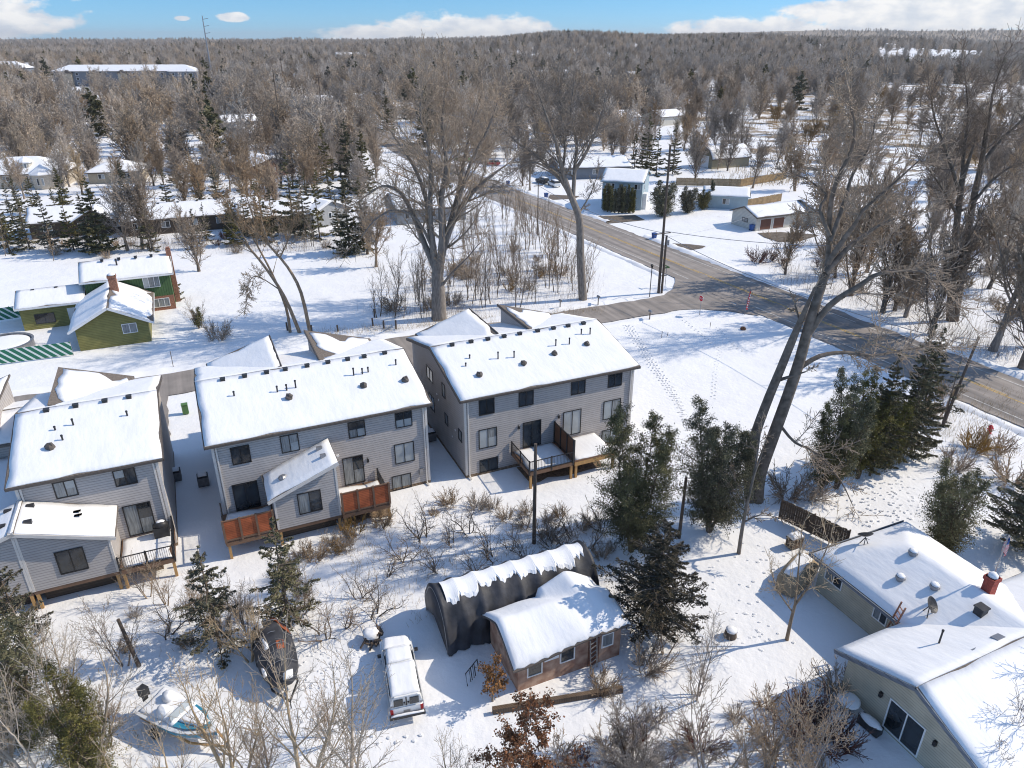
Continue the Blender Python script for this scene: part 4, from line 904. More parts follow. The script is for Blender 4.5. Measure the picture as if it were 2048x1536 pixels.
def wrapped_boat():
    p = g(575, 1392); q = g(545, 1290, .8); rot = math.atan2(q[1]-p[1], q[0]-p[0])-pi/2
    t = thing('covered_boat', 'covered boat under a dark tarp with orange and grey patches on its trailer', 'boat', (p[0], p[1], 0), rot)
    secs = [(0, .35, .08, .75, 1.05, 1.12), (.4, .72, .25, .6, 1.15, 1.35), (1.1, .98, .4, .55, 1.3, 1.85), (1.9, 1.08, .5, .5, 1.35, 2.25), (3.0, 1.1, .55, .5, 1.35, 2.3), (4.0, 1.08, .55, .5, 1.3, 2.0), (4.5, 1.0, .5, .55, 1.25, 1.8)]
    o = body_loft(secs).build('tarp_cover', M['tarp'], t, True)
    def patch(pts, m, nm, up=.03):
        MB().add([p_ for p_ in pts]+[(a, b, c-.04) for a, b, c in pts], [tuple(range(len(pts))), tuple(range(2*len(pts)-1, len(pts)-1, -1))]+[(i, len(pts)+i, len(pts)+(i+1) % len(pts), (i+1) % len(pts)) for i in range(len(pts))]).build(nm, M[m], o)
    M['rust'] = mat('faded_orange_tarp', (.30,.085,.035), .7, .35, 2)
    patch([(.2, 4.5, 1.86), (.46, 4.4, 1.86), (.98, 3.4, 1.62), (1.06, 2.9, 1.6), (.66, 3.0, 2.14), (.5, 3.6, 2.18)], 'rust', 'orange_patch'); patch([(.1, 2.0, 2.30), (.5, 2.0, 2.24), (.45, 1.5, 2.06), (.05, 1.55, 2.08)], 'rust', 'orange_patch')
    MB().slab([(-.62, 1.6, 2.18), (-.3, 1.6, 2.26), (-.28, 4.2, 2.1), (-.6, 4.2, 2.0)], .07, 3, 16, .03, .08, True, 6).build('snow_strip', M['roofsnow'], o, True)
    MB().slab([(-1.02, .6, 1.2), (-.75, .6, 1.3), (-.8, 3.4, 1.62), (-1.05, 3.4, 1.45)], .07, 3, 16, .03, .08, True, 7).build('snow_strip', M['roofsnow'], o, True)
    MB().slab([(-.1, .02, 1.08), (.5, .1, 1.08), (.6, .5, 1.3), (0, .5, 1.34)], .08, 4, 4, .03, .04, True, 7).build('snow_strip', M['roofsnow'], o, True)
    f = MB(); f.bar((-.7, .3, .5), (-.7, 4.4, .5), .1).bar((.7, .3, .5), (.7, 4.4, .5), .1).bar((-.7, .3, .5), (0, -.9, .5), .09).bar((.7, .3, .5), (0, -.9, .5), .09).bar((0, -.9, 0), (0, -.9, .6), .06); f.build('trailer_frame', M['dmetal'], t)
    for x in (-1.0, 1.0): wheel(t, x, 3.0, .3, .2)
    L_ = MB()
    for y, a, z in ((.9, .98, 1.3), (1.8, 1.1, 1.4), (2.8, 1.13, 1.42), (3.8, 1.1, 1.38)): L_.tube([(-a, y, z), (-.5, y, 2.2 if y > 1.5 else 1.75), (0, y, 2.34 if y > 1.5 else 1.85), (.5, y, 2.2 if y > 1.5 else 1.75), (a, y, z)], .018, 5)
    L_.build('rope', M['metal'], o)
wrapped_boat()
def motor_boat():
    p = g(302, 1410, .6); q = g(440, 1480, .6); rot = math.atan2(q[1]-p[1], q[0]-p[0])-pi/2
    t = thing('motor_boat', 'white and teal open motor boat full of snow with an outboard on a trailer', 'boat', (p[0], p[1], 0), rot)
    n = 12; b = MB(); Ln = 4.9
    def half(s): return 1.02*(1-max(0, (s-.45)/.55)**2.2)
    for i in range(n+1):
        s = i/n; h = half(s); y = Ln*s; k = .25*max(0, s-.6)
        b.v += [(0, y, .45+k*1.6), (-h*.8, y, .62+k), (-h, y, 1.12+k*.5), (-h*.86, y, 1.16+k*.5), (h*.86, y, 1.16+k*.5), (h, y, 1.12+k*.5), (h*.8, y, .62+k)]
    for i in range(n):
        for j in range(7): b.f.append((i*7+j, i*7+(j+1) % 7, (i+1)*7+(j+1) % 7, (i+1)*7+j))
    b.f.append(tuple(range(6, -1, -1))); b.build('hull', M['truckw'], t, False)
    s_ = MB()
    for i in range(4, n):
        a, c = i/n, (i+1)/n
        for sg in (-1, 1): s_.add([(sg*half(a)*1.01, Ln*a, 1.1+.12*max(0, a-.6)), (sg*half(c)*1.01, Ln*c, 1.1+.12*max(0, c-.6)), (sg*half(c)*.93, Ln*c, .8+.25*max(0, c-.6)), (sg*half(a)*.93, Ln*a, .8+.25*max(0, a-.6))], [(0,1,2,3) if sg > 0 else (3,2,1,0)])
    s_.build('teal_stripe', M['teal'], t)
    d = MB(); d.add([(-.78, 2.6, 1.2), (.78, 2.6, 1.2), (.64, 3.5, 1.3), (.1, 4.5, 1.34), (-.1, 4.5, 1.34), (-.64, 3.5, 1.3)], [(0, 1, 2, 3, 4, 5)]); d.build('fore_deck', M['teal'], t)
    MB().slab([(-.7, 2.62, 1.22), (.5, 2.62, 1.22), (.28, 4.2, 1.34), (-.3, 4.3, 1.34)], .12, 8, 8, .03, .1, True, 3).build('snow_patch', M['roofsnow'], t, True)
    MB().slab([(-.9, .1, 1.12), (.9, .1, 1.12), (.86, 2.7, 1.18), (-.86, 2.7, 1.18)], .16, 12, 14, .06, .06, True, 9).build('cockpit_snow', M['roofsnow'], t, True)
    w = MB(); w.add([(-.75, 2.55, 1.2), (.75, 2.55, 1.2), (.6, 2.3, 1.62), (-.6, 2.3, 1.62), (-.75, 2.6, 1.2), (.75, 2.6, 1.2), (.6, 2.35, 1.62), (-.6, 2.35, 1.62)], [(0,1,2,3),(7,6,5,4),(0,3,7,4),(1,5,6,2),(3,2,6,7)]); w.build('windscreen', M['blind'], t)
    MB().blob((-.35, 1.2, 1.45), (.35, .4, .3), 9, 6, .15, 2).build('seat_snow', M['roofsnow'], t, True); MB().blob((.4, 1.7, 1.45), (.35, .4, .3), 9, 6, .15, 4).build('seat_snow', M['roofsnow'], t, True)
    m_ = MB(); m_.box(-.2, .2, -.55, -.1, 1.2, 1.75).box(-.1, .1, -.45, -.2, .4, 1.2); m_.build('outboard_motor', M['dmetal'], t)
    f = MB(); f.bar((-.7, .0, .42), (-.7, 3.6, .42), .1).bar((.7, 0, .42), (.7, 3.6, .42), .1).bar((-.7, 3.6, .42), (0, 5.6, .42), .09).bar((.7, 3.6, .42), (0, 5.6, .42), .09).bar((0, 5.5, 0), (0, 5.5, .7), .08); f.build('trailer_frame', M['newwood'], t)
    for x in (-1.05, 1.05): wheel(t, x, 1.4, .3, .2)
motor_boat()
def covered_car():
    x, y = g(1592, 1160); t = thing('covered_vehicle', 'low vehicle under a tan cover with snow on top beside the ranch wall', 'covered car', (x, y, 0), A24+radians(-66))
    M['tancover'] = mat('tan_cover', (.34,.26,.17), .8, .2, 2, bump=.3, bscale=5)
    o = body_loft([(-2.0, .6, .3, .1, .6, .85), (-1.3, .85, .6, .1, .7, 1.2), (0, .9, .65, .1, .75, 1.45), (1.2, .88, .6, .1, .72, 1.3), (2.1, .65, .35, .1, .6, .9)]).build('cover', M['tancover'], t, True)
    MB().slab([(-.55, -1.4, 1.12), (.55, -1.4, 1.12), (.58, 1.4, 1.22), (-.58, 1.4, 1.22)], .3, 8, 14, .04, .1, True, 2).build('snow_cap', M['roofsnow'], t, True)
covered_car()
def small_things():
    x, y = g(1587, 1092); t = thing('storage_box', 'dark garden box with a thick snow cap beside the board fence', 'box', (x, y, 0), A24)
    MB().box(-.5, .5, -.32, .32, 0, .75).box(-.54, .54, -.36, .36, .75, .8).build('box_body', M['oldwood'], t); MB().slab([(-.52, -.34, .8), (.52, -.34, .8), (.52, .34, .8), (-.52, .34, .8)], .32, 8, 6, .03, .06, True, 1).build('snow_cap', M['roofsnow'], t, True)
    x, y = g(1460, 1272); t = thing('tree_stump', 'short cut stump topped with snow near the shed conifer', 'stump', (x, y, 0)); MB().tube([(0, 0, 0), (0, 0, .45)], [.4, .33], 10).build('wood', M['pole'], t); MB().blob((0, 0, .5), (.34, .34, .16), 10, 5, .1).build('snow_cap', M['snow'], t, True)
    x, y = g(1692, 1420); t = thing('patio_table', 'round snow covered patio table by the ranch gable wall', 'table', (x, y, 0)); MB().lathe((0, 0, .68), [(.6, 0), (.6, .05)], 20).build('tabletop', M['dmetal'], t); MB().blob((0, 0, .74), (.62, .62, .16), 18, 6, .04).build('snow_cap', M['snow'], t, True)
    for k in range(4): MB().tube([(.4*cos(k*pi/2), .4*sin(k*pi/2), 0), (.3*cos(k*pi/2), .3*sin(k*pi/2), .68)], .03, 6).build('leg', M['dmetal'], t)
    x, y = g(1738, 1456); t = thing('planter_tub', 'long dark planter tub heaped with snow beside the patio door', 'planter', (x, y, 0), radians(-60)); MB().slab([(-.6, -.25, 0), (.6, -.25, 0), (.6, .25, 0), (-.6, .25, 0)], .5, 2, 2).build('tub', M['dmetal'], t); MB().blob((0, 0, .5), (.62, .29, .17), 14, 6, .06).build('snow_cap', M['snow'], t, True)
    x, y = g(1722, 1440); t = thing('flower_pot', 'small dark pot capped with snow beside the planter tub', 'pot', (x, y, 0)); MB().lathe((0, 0, 0), [(.13, 0), (.19, .35), (.21, .38)], 10).build('pot', M['dmetal'], t); MB().blob((0, 0, .4), (.18, .18, .12), 8, 5, .1).build('snow_cap', M['snow'], t, True)
    x, y = g(745, 1283); t = thing('brush_pile', 'snowy heap of dark scrap wood beside the pickup nose', 'wood pile', (x, y, 0)); b = MB(); r = random.Random(2)
    for _ in range(26): a = r.uniform(0, 6.28); c = (r.uniform(-.5, .5), r.uniform(-.5, .5)); l = r.uniform(.4, .9); b.bar((c[0]-l*cos(a)*.5, c[1]-l*sin(a)*.5, r.uniform(.05, .5)), (c[0]+l*cos(a)*.5, c[1]+l*sin(a)*.5, r.uniform(.1, .8)), .09)
    tag(b.build('logs', M['pole'], t)); MB().blob((0, .1, .62), (.5, .5, .22), 10, 6, .3, 2).build('snow_cap', M['snow'], t, True)
    p, q = g(985, 1425), g(1245, 1382); b = MB(); b.bar((p[0], p[1], .15), (q[0], q[1], .15), .25, .35); tag(b.build('landscape_timber', M['oldwood']), 'long dark timber edging lying in the snow before the pink shed', 'timber edging')
    x, y = g(935, 1372); t = thing('bike_rack', 'small grey metal rack leaning beside the orange leaved sapling', 'rack', (x, y, 0), radians(60))
    for k in range(3): MB().tube([(.35*k, 0, 0), (.35*k, .1, .9), (.35*k+.5, .1, .9), (.35*k+.5, 0, 0)], .03, 6).build('hoop', M['dmetal'], t)
    x, y = g(372, 826); t = thing('utility_box', 'green utility box in the snowy gap between two townhouses', 'utility box', (x, y, 0), A24); MB().box(-.28, .28, -.25, .25, 0, .95).build('cabinet', M['boxgreen'], t); MB().box(-.3, .3, -.28, .28, .95, 1.0).build('lid', M['boxgreen'], t)
    for px, py, lb in ((1308, 478, 'blue wheeled bin at the kerb by the cream house drive'), (1092, 396, 'blue wheeled bin at the kerb near the blue house'), (1503, 461, 'blue wheeled bin against the cream garage corner'), (1016, 371, 'dark blue wheeled bin across the road past the white van')):
        x, y = g(px, py); t = thing('wheeled_bin', lb, 'bin', (x, y, 0), A24, 'blue wheeled bins'); MB().add([(-.28,-.3,.1),(.28,-.3,.1),(.28,.3,.1),(-.28,.3,.1),(-.36,-.38,1.05),(.36,-.38,1.05),(.36,.38,1.05),(-.36,.38,1.05)], [(3,2,1,0),(4,5,6,7),(0,1,5,4),(1,2,6,5),(2,3,7,6),(3,0,4,7)]).build('bin_body', M['bluebin'], t)
        MB().box(-.38, .38, -.42, .4, 1.055, 1.13).build('lid', M['bluebin'], t)
        for s in (-.25, .25): MB().tube([(s-.04, .33, .13), (s+.04, .33, .13)], .13, 10).build('wheel', M['rubber'], t)
    x, y = g(1978, 866); t = thing('fire_hydrant', 'small red fire hydrant standing in roadside snow', 'hydrant', (x, y, 0)); MB().lathe((0, 0, 0), [(.2, 0), (.2, .08), (.15, .1), (.15, .6), (.2, .62), (.18, .72), (.05, .85)], 12).tube([(-.28, 0, .45), (.28, 0, .45)], .08, 8).build('barrel', M['red'], t)
    # stop sign
    x, y = g(1399, 630); t = thing('stop_sign', 'red octagonal stop sign on a thin post at the street corner', 'road sign', (x, y, 0), radians(-62)); MB().box(-.035, .035, -.02, .02, 0, 2.2).build('post', M['metal'], t)
    o = MB().prism([(.42*cos(pi/8+k*pi/4), 2.3+.42*sin(pi/8+k*pi/4)) for k in range(8)], 'y', -.05, -.022).build('sign_plate', M['white'], t)
    MB().prism([(.385*cos(pi/8+k*pi/4), 2.3+.385*sin(pi/8+k*pi/4)) for k in range(8)], 'y', -.056, -.049).build('red_face', M['red'], o)
    cu = bpy.data.curves.new('stop_text', 'FONT'); cu.body = 'STOP'; cu.size = .27; cu.align_x = 'CENTER'; cu.align_y = 'CENTER'; cu.extrude = .002; tmp = bpy.data.objects.new('lettering', cu); me = bpy.data.meshes.new_from_object(tmp); bpy.data.objects.remove(tmp); me.materials.clear(); me.materials.append(M['white']); c = link('lettering', me, o); c.location = (0, -.06, 2.3); c.rotation_euler = (pi/2, 0, 0)
    # feather banner
    x, y = g(1489, 630); t = thing('feather_banner', 'tall red feather banner with white marks at the street corner', 'banner', (x, y, 0), radians(20)); MB().tube([(0, 0, 0), (.08, 0, 1.5), (.3, 0, 3.3)], .03, 6).build('pole', M['metal'], t)
    b = MB(); k = 10; vs = [(.03+.27*(i/k)**1.3, 0, .75+2.6*i/k) for i in range(k+1)]+[(.03+.27*(i/k)**1.3+.34*(1-.5*(i/k)**3), .04*sin(i), .70+2.5*i/k) for i in range(k+1)]
    b.add(vs, [(i, k+1+i, k+2+i, i+1) for i in range(k)]); o = b.build('banner_cloth', M['red'], t)
    b = MB(); 
    for i in range(6): z = .95+.33*i; xx = .2+.27*(i/6)**1.3; b.box(xx-.07, xx+.07, -.05, -.046, z, z+.2)
    b.build('white_marks', M['white'], o)
    # street name sign, lamps, mailboxes
    x, y = g(1330, 573); t = thing('street_name_sign', 'thin post with crossed green street name plates by the tall pole', 'road sign', (x, y, 0), A24); MB().tube([(0, 0, 0), (0, 0, 3.1)], .035, 6).build('post', M['metal'], t); MB().box(-.5, .5, -.015, .015, 2.75, 2.95).build('name_plate', M['boxgreen'], t); MB().box(-.015, .015, -.5, .5, 2.97, 3.17).build('name_plate', M['boxgreen'], t)
    x, y = g(1299, 594); t = thing('lamp_post', 'slim black lamp post with lantern beside the tall utility pole', 'street lamp', (x, y, 0)); MB().tube([(0, 0, 0), (0, 0, 4.2)], .06, 8).build('post', M['black'], t); MB().lathe((0, 0, 4.2), [(.1, 0), (.2, .4), (.26, .42), (.05, .6)], 8).build('lantern', M['black'], t)
    for px, py, lb in ((1120, 618, 'grey mailbox on a post below the sapling thicket'), (1299, 640, 'mailbox on a post beside the corner townhouse lawn'), (1196, 610, 'thin marker post with blue cap beside the street snow')):
        x, y = g(px, py); t = thing('mailbox', lb, 'mailbox', (x, y, 0), A24); MB().box(-.05, .05, -.05, .05, 0, 1.1).build('post', M['pole'], t); MB().prism([(-.14, 1.1), (-.14, 1.25), (-.07, 1.36), (.07, 1.36), (.14, 1.25), (.14, 1.1)], 'y', -.3, .25).build('box', M['metal'], t)
    for px, py, h, lb in ((1323, 676, .9, 'thin stake alone in the corner lawn'), (1335, 672, .5, 'short stake beside a taller stake in the corner lawn'), (1420, 655, .7, 'low stake in the corner lawn near the road'), (347, 735, 2.0, 'thin tall marker rod in the snow across from the townhouses')):
        x, y = g(px, py); t = MB().tube([(0, 0, 0), (.02, 0, h)], .035, 5).build('marker_stake', M['pole'], None, loc=(x, y, 0)); tag(t, lb, 'stake')
    x, y = g(1486, 659); tag(MB().blob((0, 0, .15), (.35, .3, .25), 9, 6, .2, 3).build('dark_rock', M['brownwood'], None, loc=(x, y, 0)), 'dark brown rock lying in the corner lawn', 'rock')
    for i, (px, py, h) in enumerate(((575, 660, 1.0), (624, 664, .9), (749, 634, 1.1), (746, 651, 1.0), (768, 656, 1.0), (792, 657, 1.1), (676, 662, .8))):
        x, y = g(px, py); t = MB().tube([(0, 0, -.1), (.03*(i % 3-1), 0, h)], .11, 7).build('fence_post', M['pole'], None, loc=(x, y, 0))
        tag(t, ['stub of a wooden post at the foot of the arching trees', 'thick wooden post touching the arching trees', 'old wooden post at the thicket edge, farther from the street', 'old wooden post at the thicket edge beside the street', 'leaning post just beside the thicket shrubs', 'old post standing next to the giant cottonwood trunk', 'low post alone in the grass strip between arching trees and thicket'][i], 'post', 'old posts along the lot edge')
small_things()
def board_fence(p, q, h, label, m, n=None, cat='fence', group=None):
    L_ = math.dist(p, q); rot = math.atan2(q[1]-p[1], q[0]-p[0]); t = thing('board_fence', label, cat, (p[0], p[1], 0), rot, group)
    b = MB(); r = random.Random(int(L_*10)); k = int(L_/.17)
    for i in range(k): x = L_*i/k; b.box(x, x+L_/k*.93, -.012+r.uniform(-.006, .006), .014+r.uniform(-.006, .006), .05, h+r.uniform(-.05, .04))
    b.build('boards', M[m], t); w = MB()
    for z in (.35, h*.5, h-.3): w.box(0, L_, -.05, -.014, z, z+.09)
    w.build('rails', M[m], t); k = max(2, int(L_/2.4))
    for i in range(k+1): MB().box(L_*i/k-.05, L_*i/k+.05, .02, .12, -.1, h+.03).build('post', M[m], t)
board_fence(g(1557, 1037), g(1690, 1101), 1.75, 'weathered dark board fence running into the ranch house', 'oldwood')
board_fence(g(1352, 371), g(1480, 374), 1.9, 'tan board fence run starting behind the blue garage', 'fencew', group='tan board fences')
board_fence(g(1480, 374), g(1572, 358), 1.9, 'tan board fence run below the barn lawn', 'fencew', group='tan board fences')
board_fence(g(1486, 416), g(1562, 402), 1.7, 'brown board fence between the blue garage and cream house', 'fencew', group='tan board fences')
board_fence(g(1640, 396), g(1760, 382), 1.7, 'grey brown board fence behind the cream house roof', 'oldwood', group='tan board fences')
def car(px, py, rot, m, label):
    x, y = g(px, py); t = thing('parked_car', label, 'car', (x, y, 0), radians(rot), 'cars parked by the far houses')
    body_loft([(-2.2, .8, .78, .3, .75, .85), (-2, .9, .86, .25, .8, .95), (2, .9, .84, .25, .8, .92), (2.3, .75, .7, .35, .7, .78)]).build('body', M[m], t); body_loft([(-1.9, .82, .6, .9, .95, 1.45), (.5, .82, .6, .9, .95, 1.5), (1.2, .78, .5, .88, .9, 1.0)]).build('cabin', M['glass'], t)
    MB().slab([(-.6, -1.8, 1.45), (.6, -1.8, 1.45), (.6, .5, 1.5), (-.6, .5, 1.5)], .12, 5, 6, .02, .05, True).build('roof_snow', M['roofsnow'], t, True)
    for sx in (-.8, .8):
        for yy in (-1.4, 1.4): wheel(t, sx, yy, .32, .2)
car(1108, 372, 20, 'truckw', 'white car facing the road on the drive beside the blue house'); car(1085, 366, 30, 'dmetal', 'dark car parked behind the white car'); car(985, 330, 60, 'red', 'red car parked far up the road by the trees'); car(958, 326, 60, 'truckw', 'white car parked next to the red car up the road'); car(925, 322, 75, 'boxgreen', 'green car parked far up the road past the white one')
def upole(px, py, h, label, r=.16, arm=None, lean=(0, 0), twin=False):
    x, y = g(px, py); t = thing('utility_pole', label, 'utility pole', (x, y, 0)); MB().tube([(0, 0, -.2), (lean[0], lean[1], h)], [r, r*.72], 10).build('shaft', M['pole'], t)
    if twin: MB().tube([(.42, -.1, -.2), (.40, -.1, 8.3)], [.17, .15], 8).build('brace_shaft', M['pole'], t)
    if arm: o = MB().bar((lean[0]-arm[1]*UX-0, lean[1]-arm[1]*UY-.2, arm[0]), (lean[0]+arm[1]*UX, lean[1]+arm[1]*UY-.2, arm[0]), .12).build('crossarm', M['pole'], t)
    return t, (x, y)
t, pA = upole(1317, 585, 20.3, 'very tall doubled wooden utility pole at the street corner', .2, (8.6, 1.3), (-.2, 0), True)
MB().tube([(.6, -.3, 7.0), (.6, -.3, 7.7)], .22, 10).build('transformer', M['metal'], t); MB().bar((-.9, -.2, 19.2), (.6, -.2, 19.2), .1).build('crossarm', M['pole'], t)
t, pB = upole(1068, 1085, 8.25, 'plain dark wooden utility pole in front of the bare post deck', .15)
t, pC = upole(1885, 852, 8.6, 'leaning wooden pole with lamp arm by the county road conifers', .15, None, (1.6, 1.0)); MB().bar((1.6, 1.0, 8.3), (.2, .9, 8.6), .07).bar((.2, .9, 8.6), (-.5, .9, 8.5), .16, .1).build('lamp_arm', M['metal'], t)
upole(278, 1330, 3.3, 'dark broken trunk leaning like a post in the brush by the boats', .13, None, (-.55, .2)); upole(1358, 1075, 5.2, 'broken grey snag standing between two cedars', .13)
t, pD = upole(1075, 470, 9.5, 'slim utility pole beside the county road near the saplings', .12, (9, .9))
def wire(a, b, sag, label, r=.04):
    n = 14; pts = []
    for i in range(n+1): t = i/n; pts.append((a[0]+(b[0]-a[0])*t, a[1]+(b[1]-a[1])*t, a[2]+(b[2]-a[2])*t-sag*4*t*(1-t)))
    tag(MB().tube(pts, r, 4).build('overhead_wire', M['metal']), label, 'wire', 'overhead wires along the roads')
wire(pA+(8.6,), pD+(9,), 1.0, 'wire sagging from the tall corner pole to the slim road pole'); wire(pA+(8.4,), pC+(8.3,), 1.2, 'wire sagging from the tall corner pole to the leaning lamp pole'); wire((pA[0], pA[1], 19.2), uv(66, 330)+(19,), 3, 'highest wire running up the county road from the tall pole'); wire((pA[0], pA[1], 8.0), uv(101, 108)+(3.4,), .8, 'service wire from the tall corner pole to the cream house', .014)
wire((pA[0], pA[1], 8.9), uv(90, 60)+(9.5,), 1.2, 'wire running from the tall corner pole over the roadside woods'); 
# ------------------------------------------------------------------ vegetation
M['bark'] = mat('grey_brown_bark', (.25,.20,.155), .95, .35, 2.2, objrand=.22, bump=.5, bscale=9, stretch=(4,4,.7))
M['barkd'] = mat('dark_bark', (.14,.11,.085), .95, .35, 2.5, objrand=.2)
M['twig'] = mat('bare_twigs', (.34,.265,.195), .95, .25, 1.5, objrand=.3)
M['twigd'] = mat('dark_grey_twigs', (.215,.17,.135), .95, .25, 1.5, objrand=.15)
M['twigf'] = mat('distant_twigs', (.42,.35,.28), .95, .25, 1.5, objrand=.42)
M['twigl'] = mat('light_twigs', (.42,.34,.25), .95, .2, 1.5, objrand=.18)
M['twigw'] = mat('willow_twigs', (.30,.20,.095), .95, .2, 1.5, objrand=.2)
M['twigr'] = mat('red_brown_twigs', (.13,.06,.05), .95, .2, 1.5, objrand=.2)
M['needle'] = mat('spruce_needles', (.08,.085,.043), .8, .45, 1.6, col2=(.21,.19,.10), objrand=.2)
M['juniper'] = mat('brown_green_juniper', (.05,.047,.03), .8, .45, 1.4, col2=(.115,.095,.06))
M['cedar'] = mat('cedar_leaves', (.10,.108,.05), .8, .5, 1.1, col2=(.25,.225,.10), objrand=.2)
M['oakleaf'] = mat('rusty_oak_leaves', (.14,.05,.025), .8, .45, 3, col2=(.26,.115,.05))
M['orangeleaf'] = mat('orange_leaves', (.28,.12,.035), .8, .4, 3, col2=(.38,.19,.07))
def tubes(name, segs, n, m, parent=None, smooth=False):
    a = np.array(segs, float); P, Q, R0, R1 = a[:, :3], a[:, 3:6], a[:, 6], a[:, 7]
    d = Q-P; l = np.linalg.norm(d, axis=1)[:, None]+1e-9; d = d/l
    P = P-d*np.minimum(R0[:, None]*.4, l*.3); up = np.where(np.abs(d[:, 2:3]) < .92, np.array([[0, 0, 1.]]), np.array([[1., 0, 0]]))
    A = np.cross(d, up); A /= np.linalg.norm(A, axis=1)[:, None]; B = np.cross(d, A); k = len(a)
    V = np.empty((k, 2*n, 3))
    for j in range(n):
        c, s = cos(2*pi*j/n), sin(2*pi*j/n)
        o = A*c+B*s; V[:, j] = P+o*R0[:, None]; V[:, n+j] = Q+o*R1[:, None]
    j = np.arange(n); F = np.stack([j, (j+1) % n, n+(j+1) % n, n+j], 1); F = (F[None]+(np.arange(k)*2*n)[:, None, None]).reshape(-1, 4)
    return quads(name, V.reshape(-1, 3), F, m, parent, smooth)
def quads(name, V, F, m, parent=None, smooth=False):
    me = bpy.data.meshes.new(name); me.vertices.add(len(V)); me.vertices.foreach_set('co', V.astype(np.float32).ravel())
    nf, w = F.shape; me.loops.add(nf*w); me.loops.foreach_set('vertex_index', F.astype(np.int32).ravel()); me.polygons.add(nf)
    me.polygons.foreach_set('loop_start', np.arange(0, nf*w, w, dtype=np.int32))
    me.update(calc_edges=True)
    if smooth: me.polygons.foreach_set('use_smooth', [True]*nf)
    me.materials.append(m); return link(name, me, parent)
def nrm(d): l = math.sqrt(d[0]**2+d[1]**2+d[2]**2)+1e-9; return (d[0]/l, d[1]/l, d[2]/l)
def rotoff(d, ang, az):
    up = (0, 0, 1) if abs(d[2]) < .95 else (1, 0, 0)
    a = nrm((d[1]*up[2]-d[2]*up[1], d[2]*up[0]-d[0]*up[2], d[0]*up[1]-d[1]*up[0])); b = (d[1]*a[2]-d[2]*a[1], d[2]*a[0]-d[0]*a[2], d[0]*a[1]-d[1]*a[0])
    s, c = sin(ang), cos(ang); ca, sa = cos(az)*s, sin(az)*s
    return (d[0]*c+a[0]*ca+b[0]*sa, d[1]*c+a[1]*ca+b[1]*sa, d[2]*c+a[2]*ca+b[2]*sa)
def grow(out, lvl, p, d, L, r, P, rng):
    st = P['st'][lvl]; w = P['wob'][lvl]; up = P['up'][lvl]; s0 = P['start'][lvl]; mx = len(P['st'])-1; rc = r; az = rng.uniform(0, 6.28)
    for i in range(st):
        d = nrm((d[0]+rng.gauss(0, w), d[1]+rng.gauss(0, w), d[2]+rng.gauss(0, w)+up)); q = (p[0]+d[0]*L/st, p[1]+d[1]*L/st, p[2]+d[2]*L/st)
        f = (i+1)/st; r2 = max(r*(1-f*(1-P['tap'][lvl])), P['rmin']); out[lvl].append(p+q+(rc, r2))
        if lvl < mx and f >= s0:
            e = P['n'][lvl]/(st*(1-s0)+.001); k = int(e)+(rng.random() < e-int(e))
            for _ in range(k):
                az += 2.4+rng.uniform(-.5, .5); t = rng.random(); pp = (p[0]+(q[0]-p[0])*t, p[1]+(q[1]-p[1])*t, p[2]+(q[2]-p[2])*t)
                grow(out, lvl+1, pp, rotoff(d, P['ang'][lvl]*rng.uniform(.65, 1.3), az), L*P['len'][lvl]*(1-.4*f)*rng.uniform(.65, 1.25), max(r2*P['rr'][lvl], P['rmin']), P, rng)
        p, rc = q, r2
    if lvl < mx: grow(out, lvl+1, p, d, L*P['len'][lvl]*.7, max(rc*.9, P['rmin']), P, rng)
def limb(out, pts, r0, r1, P, rng, lvl=1, dens=1.0, start=.25):
    """a main limb along given points, with branches grown from it"""
    n = len(pts); az = rng.uniform(0, 6.28); fine = []
    for i in range(n-1):
        k = 3
        for j in range(k):
            t = j/k; a = pts[max(i-1, 0)]; b = pts[i]; c = pts[i+1]; e = pts[min(i+2, n-1)]
            fine.append(tuple(.5*((2*b[q])+(-a[q]+c[q])*t+(2*a[q]-5*b[q]+4*c[q]-e[q])*t*t+(-a[q]+3*b[q]-3*c[q]+e[q])*t**3) for q in range(3)))
    fine.append(tuple(pts[-1])); m = len(fine)-1
    tot = sum(math.dist(fine[i], fine[i+1]) for i in range(m))
    for i in range(m):
        p, q = fine[i], fine[i+1]; f = (i+1)/m; ra = r0+(r1-r0)*i/m; rb = r0+(r1-r0)*f; out[lvl].append(tuple(p)+tuple(q)+(ra, rb)); d = nrm(tuple(q[k]-p[k] for k in range(3)))
        if f >= start:
            e = dens*1.25*math.dist(p, q)*(.5+f); k = int(e)+(rng.random() < e-int(e))
            for _ in range(k):
                az += 2.4; grow(out, lvl+1, p, rotoff(d, rng.uniform(.5, 1.1), az), min(tot*.36, 7.5)*(1.1-.55*f)*rng.uniform(.6, 1.25), max(rb*.5, P['rmin']*1.5), P, rng)
    grow(out, lvl+1, fine[-1], d, min(tot*.3, 4), r1, P, rng)
PT = dict(st=(7, 6, 5, 4, 2), wob=(.05, .10, .14, .17, .2), up=(.05, .06, .05, .05, .04), start=(.28, .25, .15, .1, 1), n=(8, 7, 6, 4, 0), ang=(.75, .75, .8, .8, .8), len=(.62, .5, .48, .5, .5), rr=(.5, .5, .5, .6, .6), tap=(.3, .3, .3, .4, .5), rmin=.014)
def PV(**k): q = dict(PT); q.update(k); return q
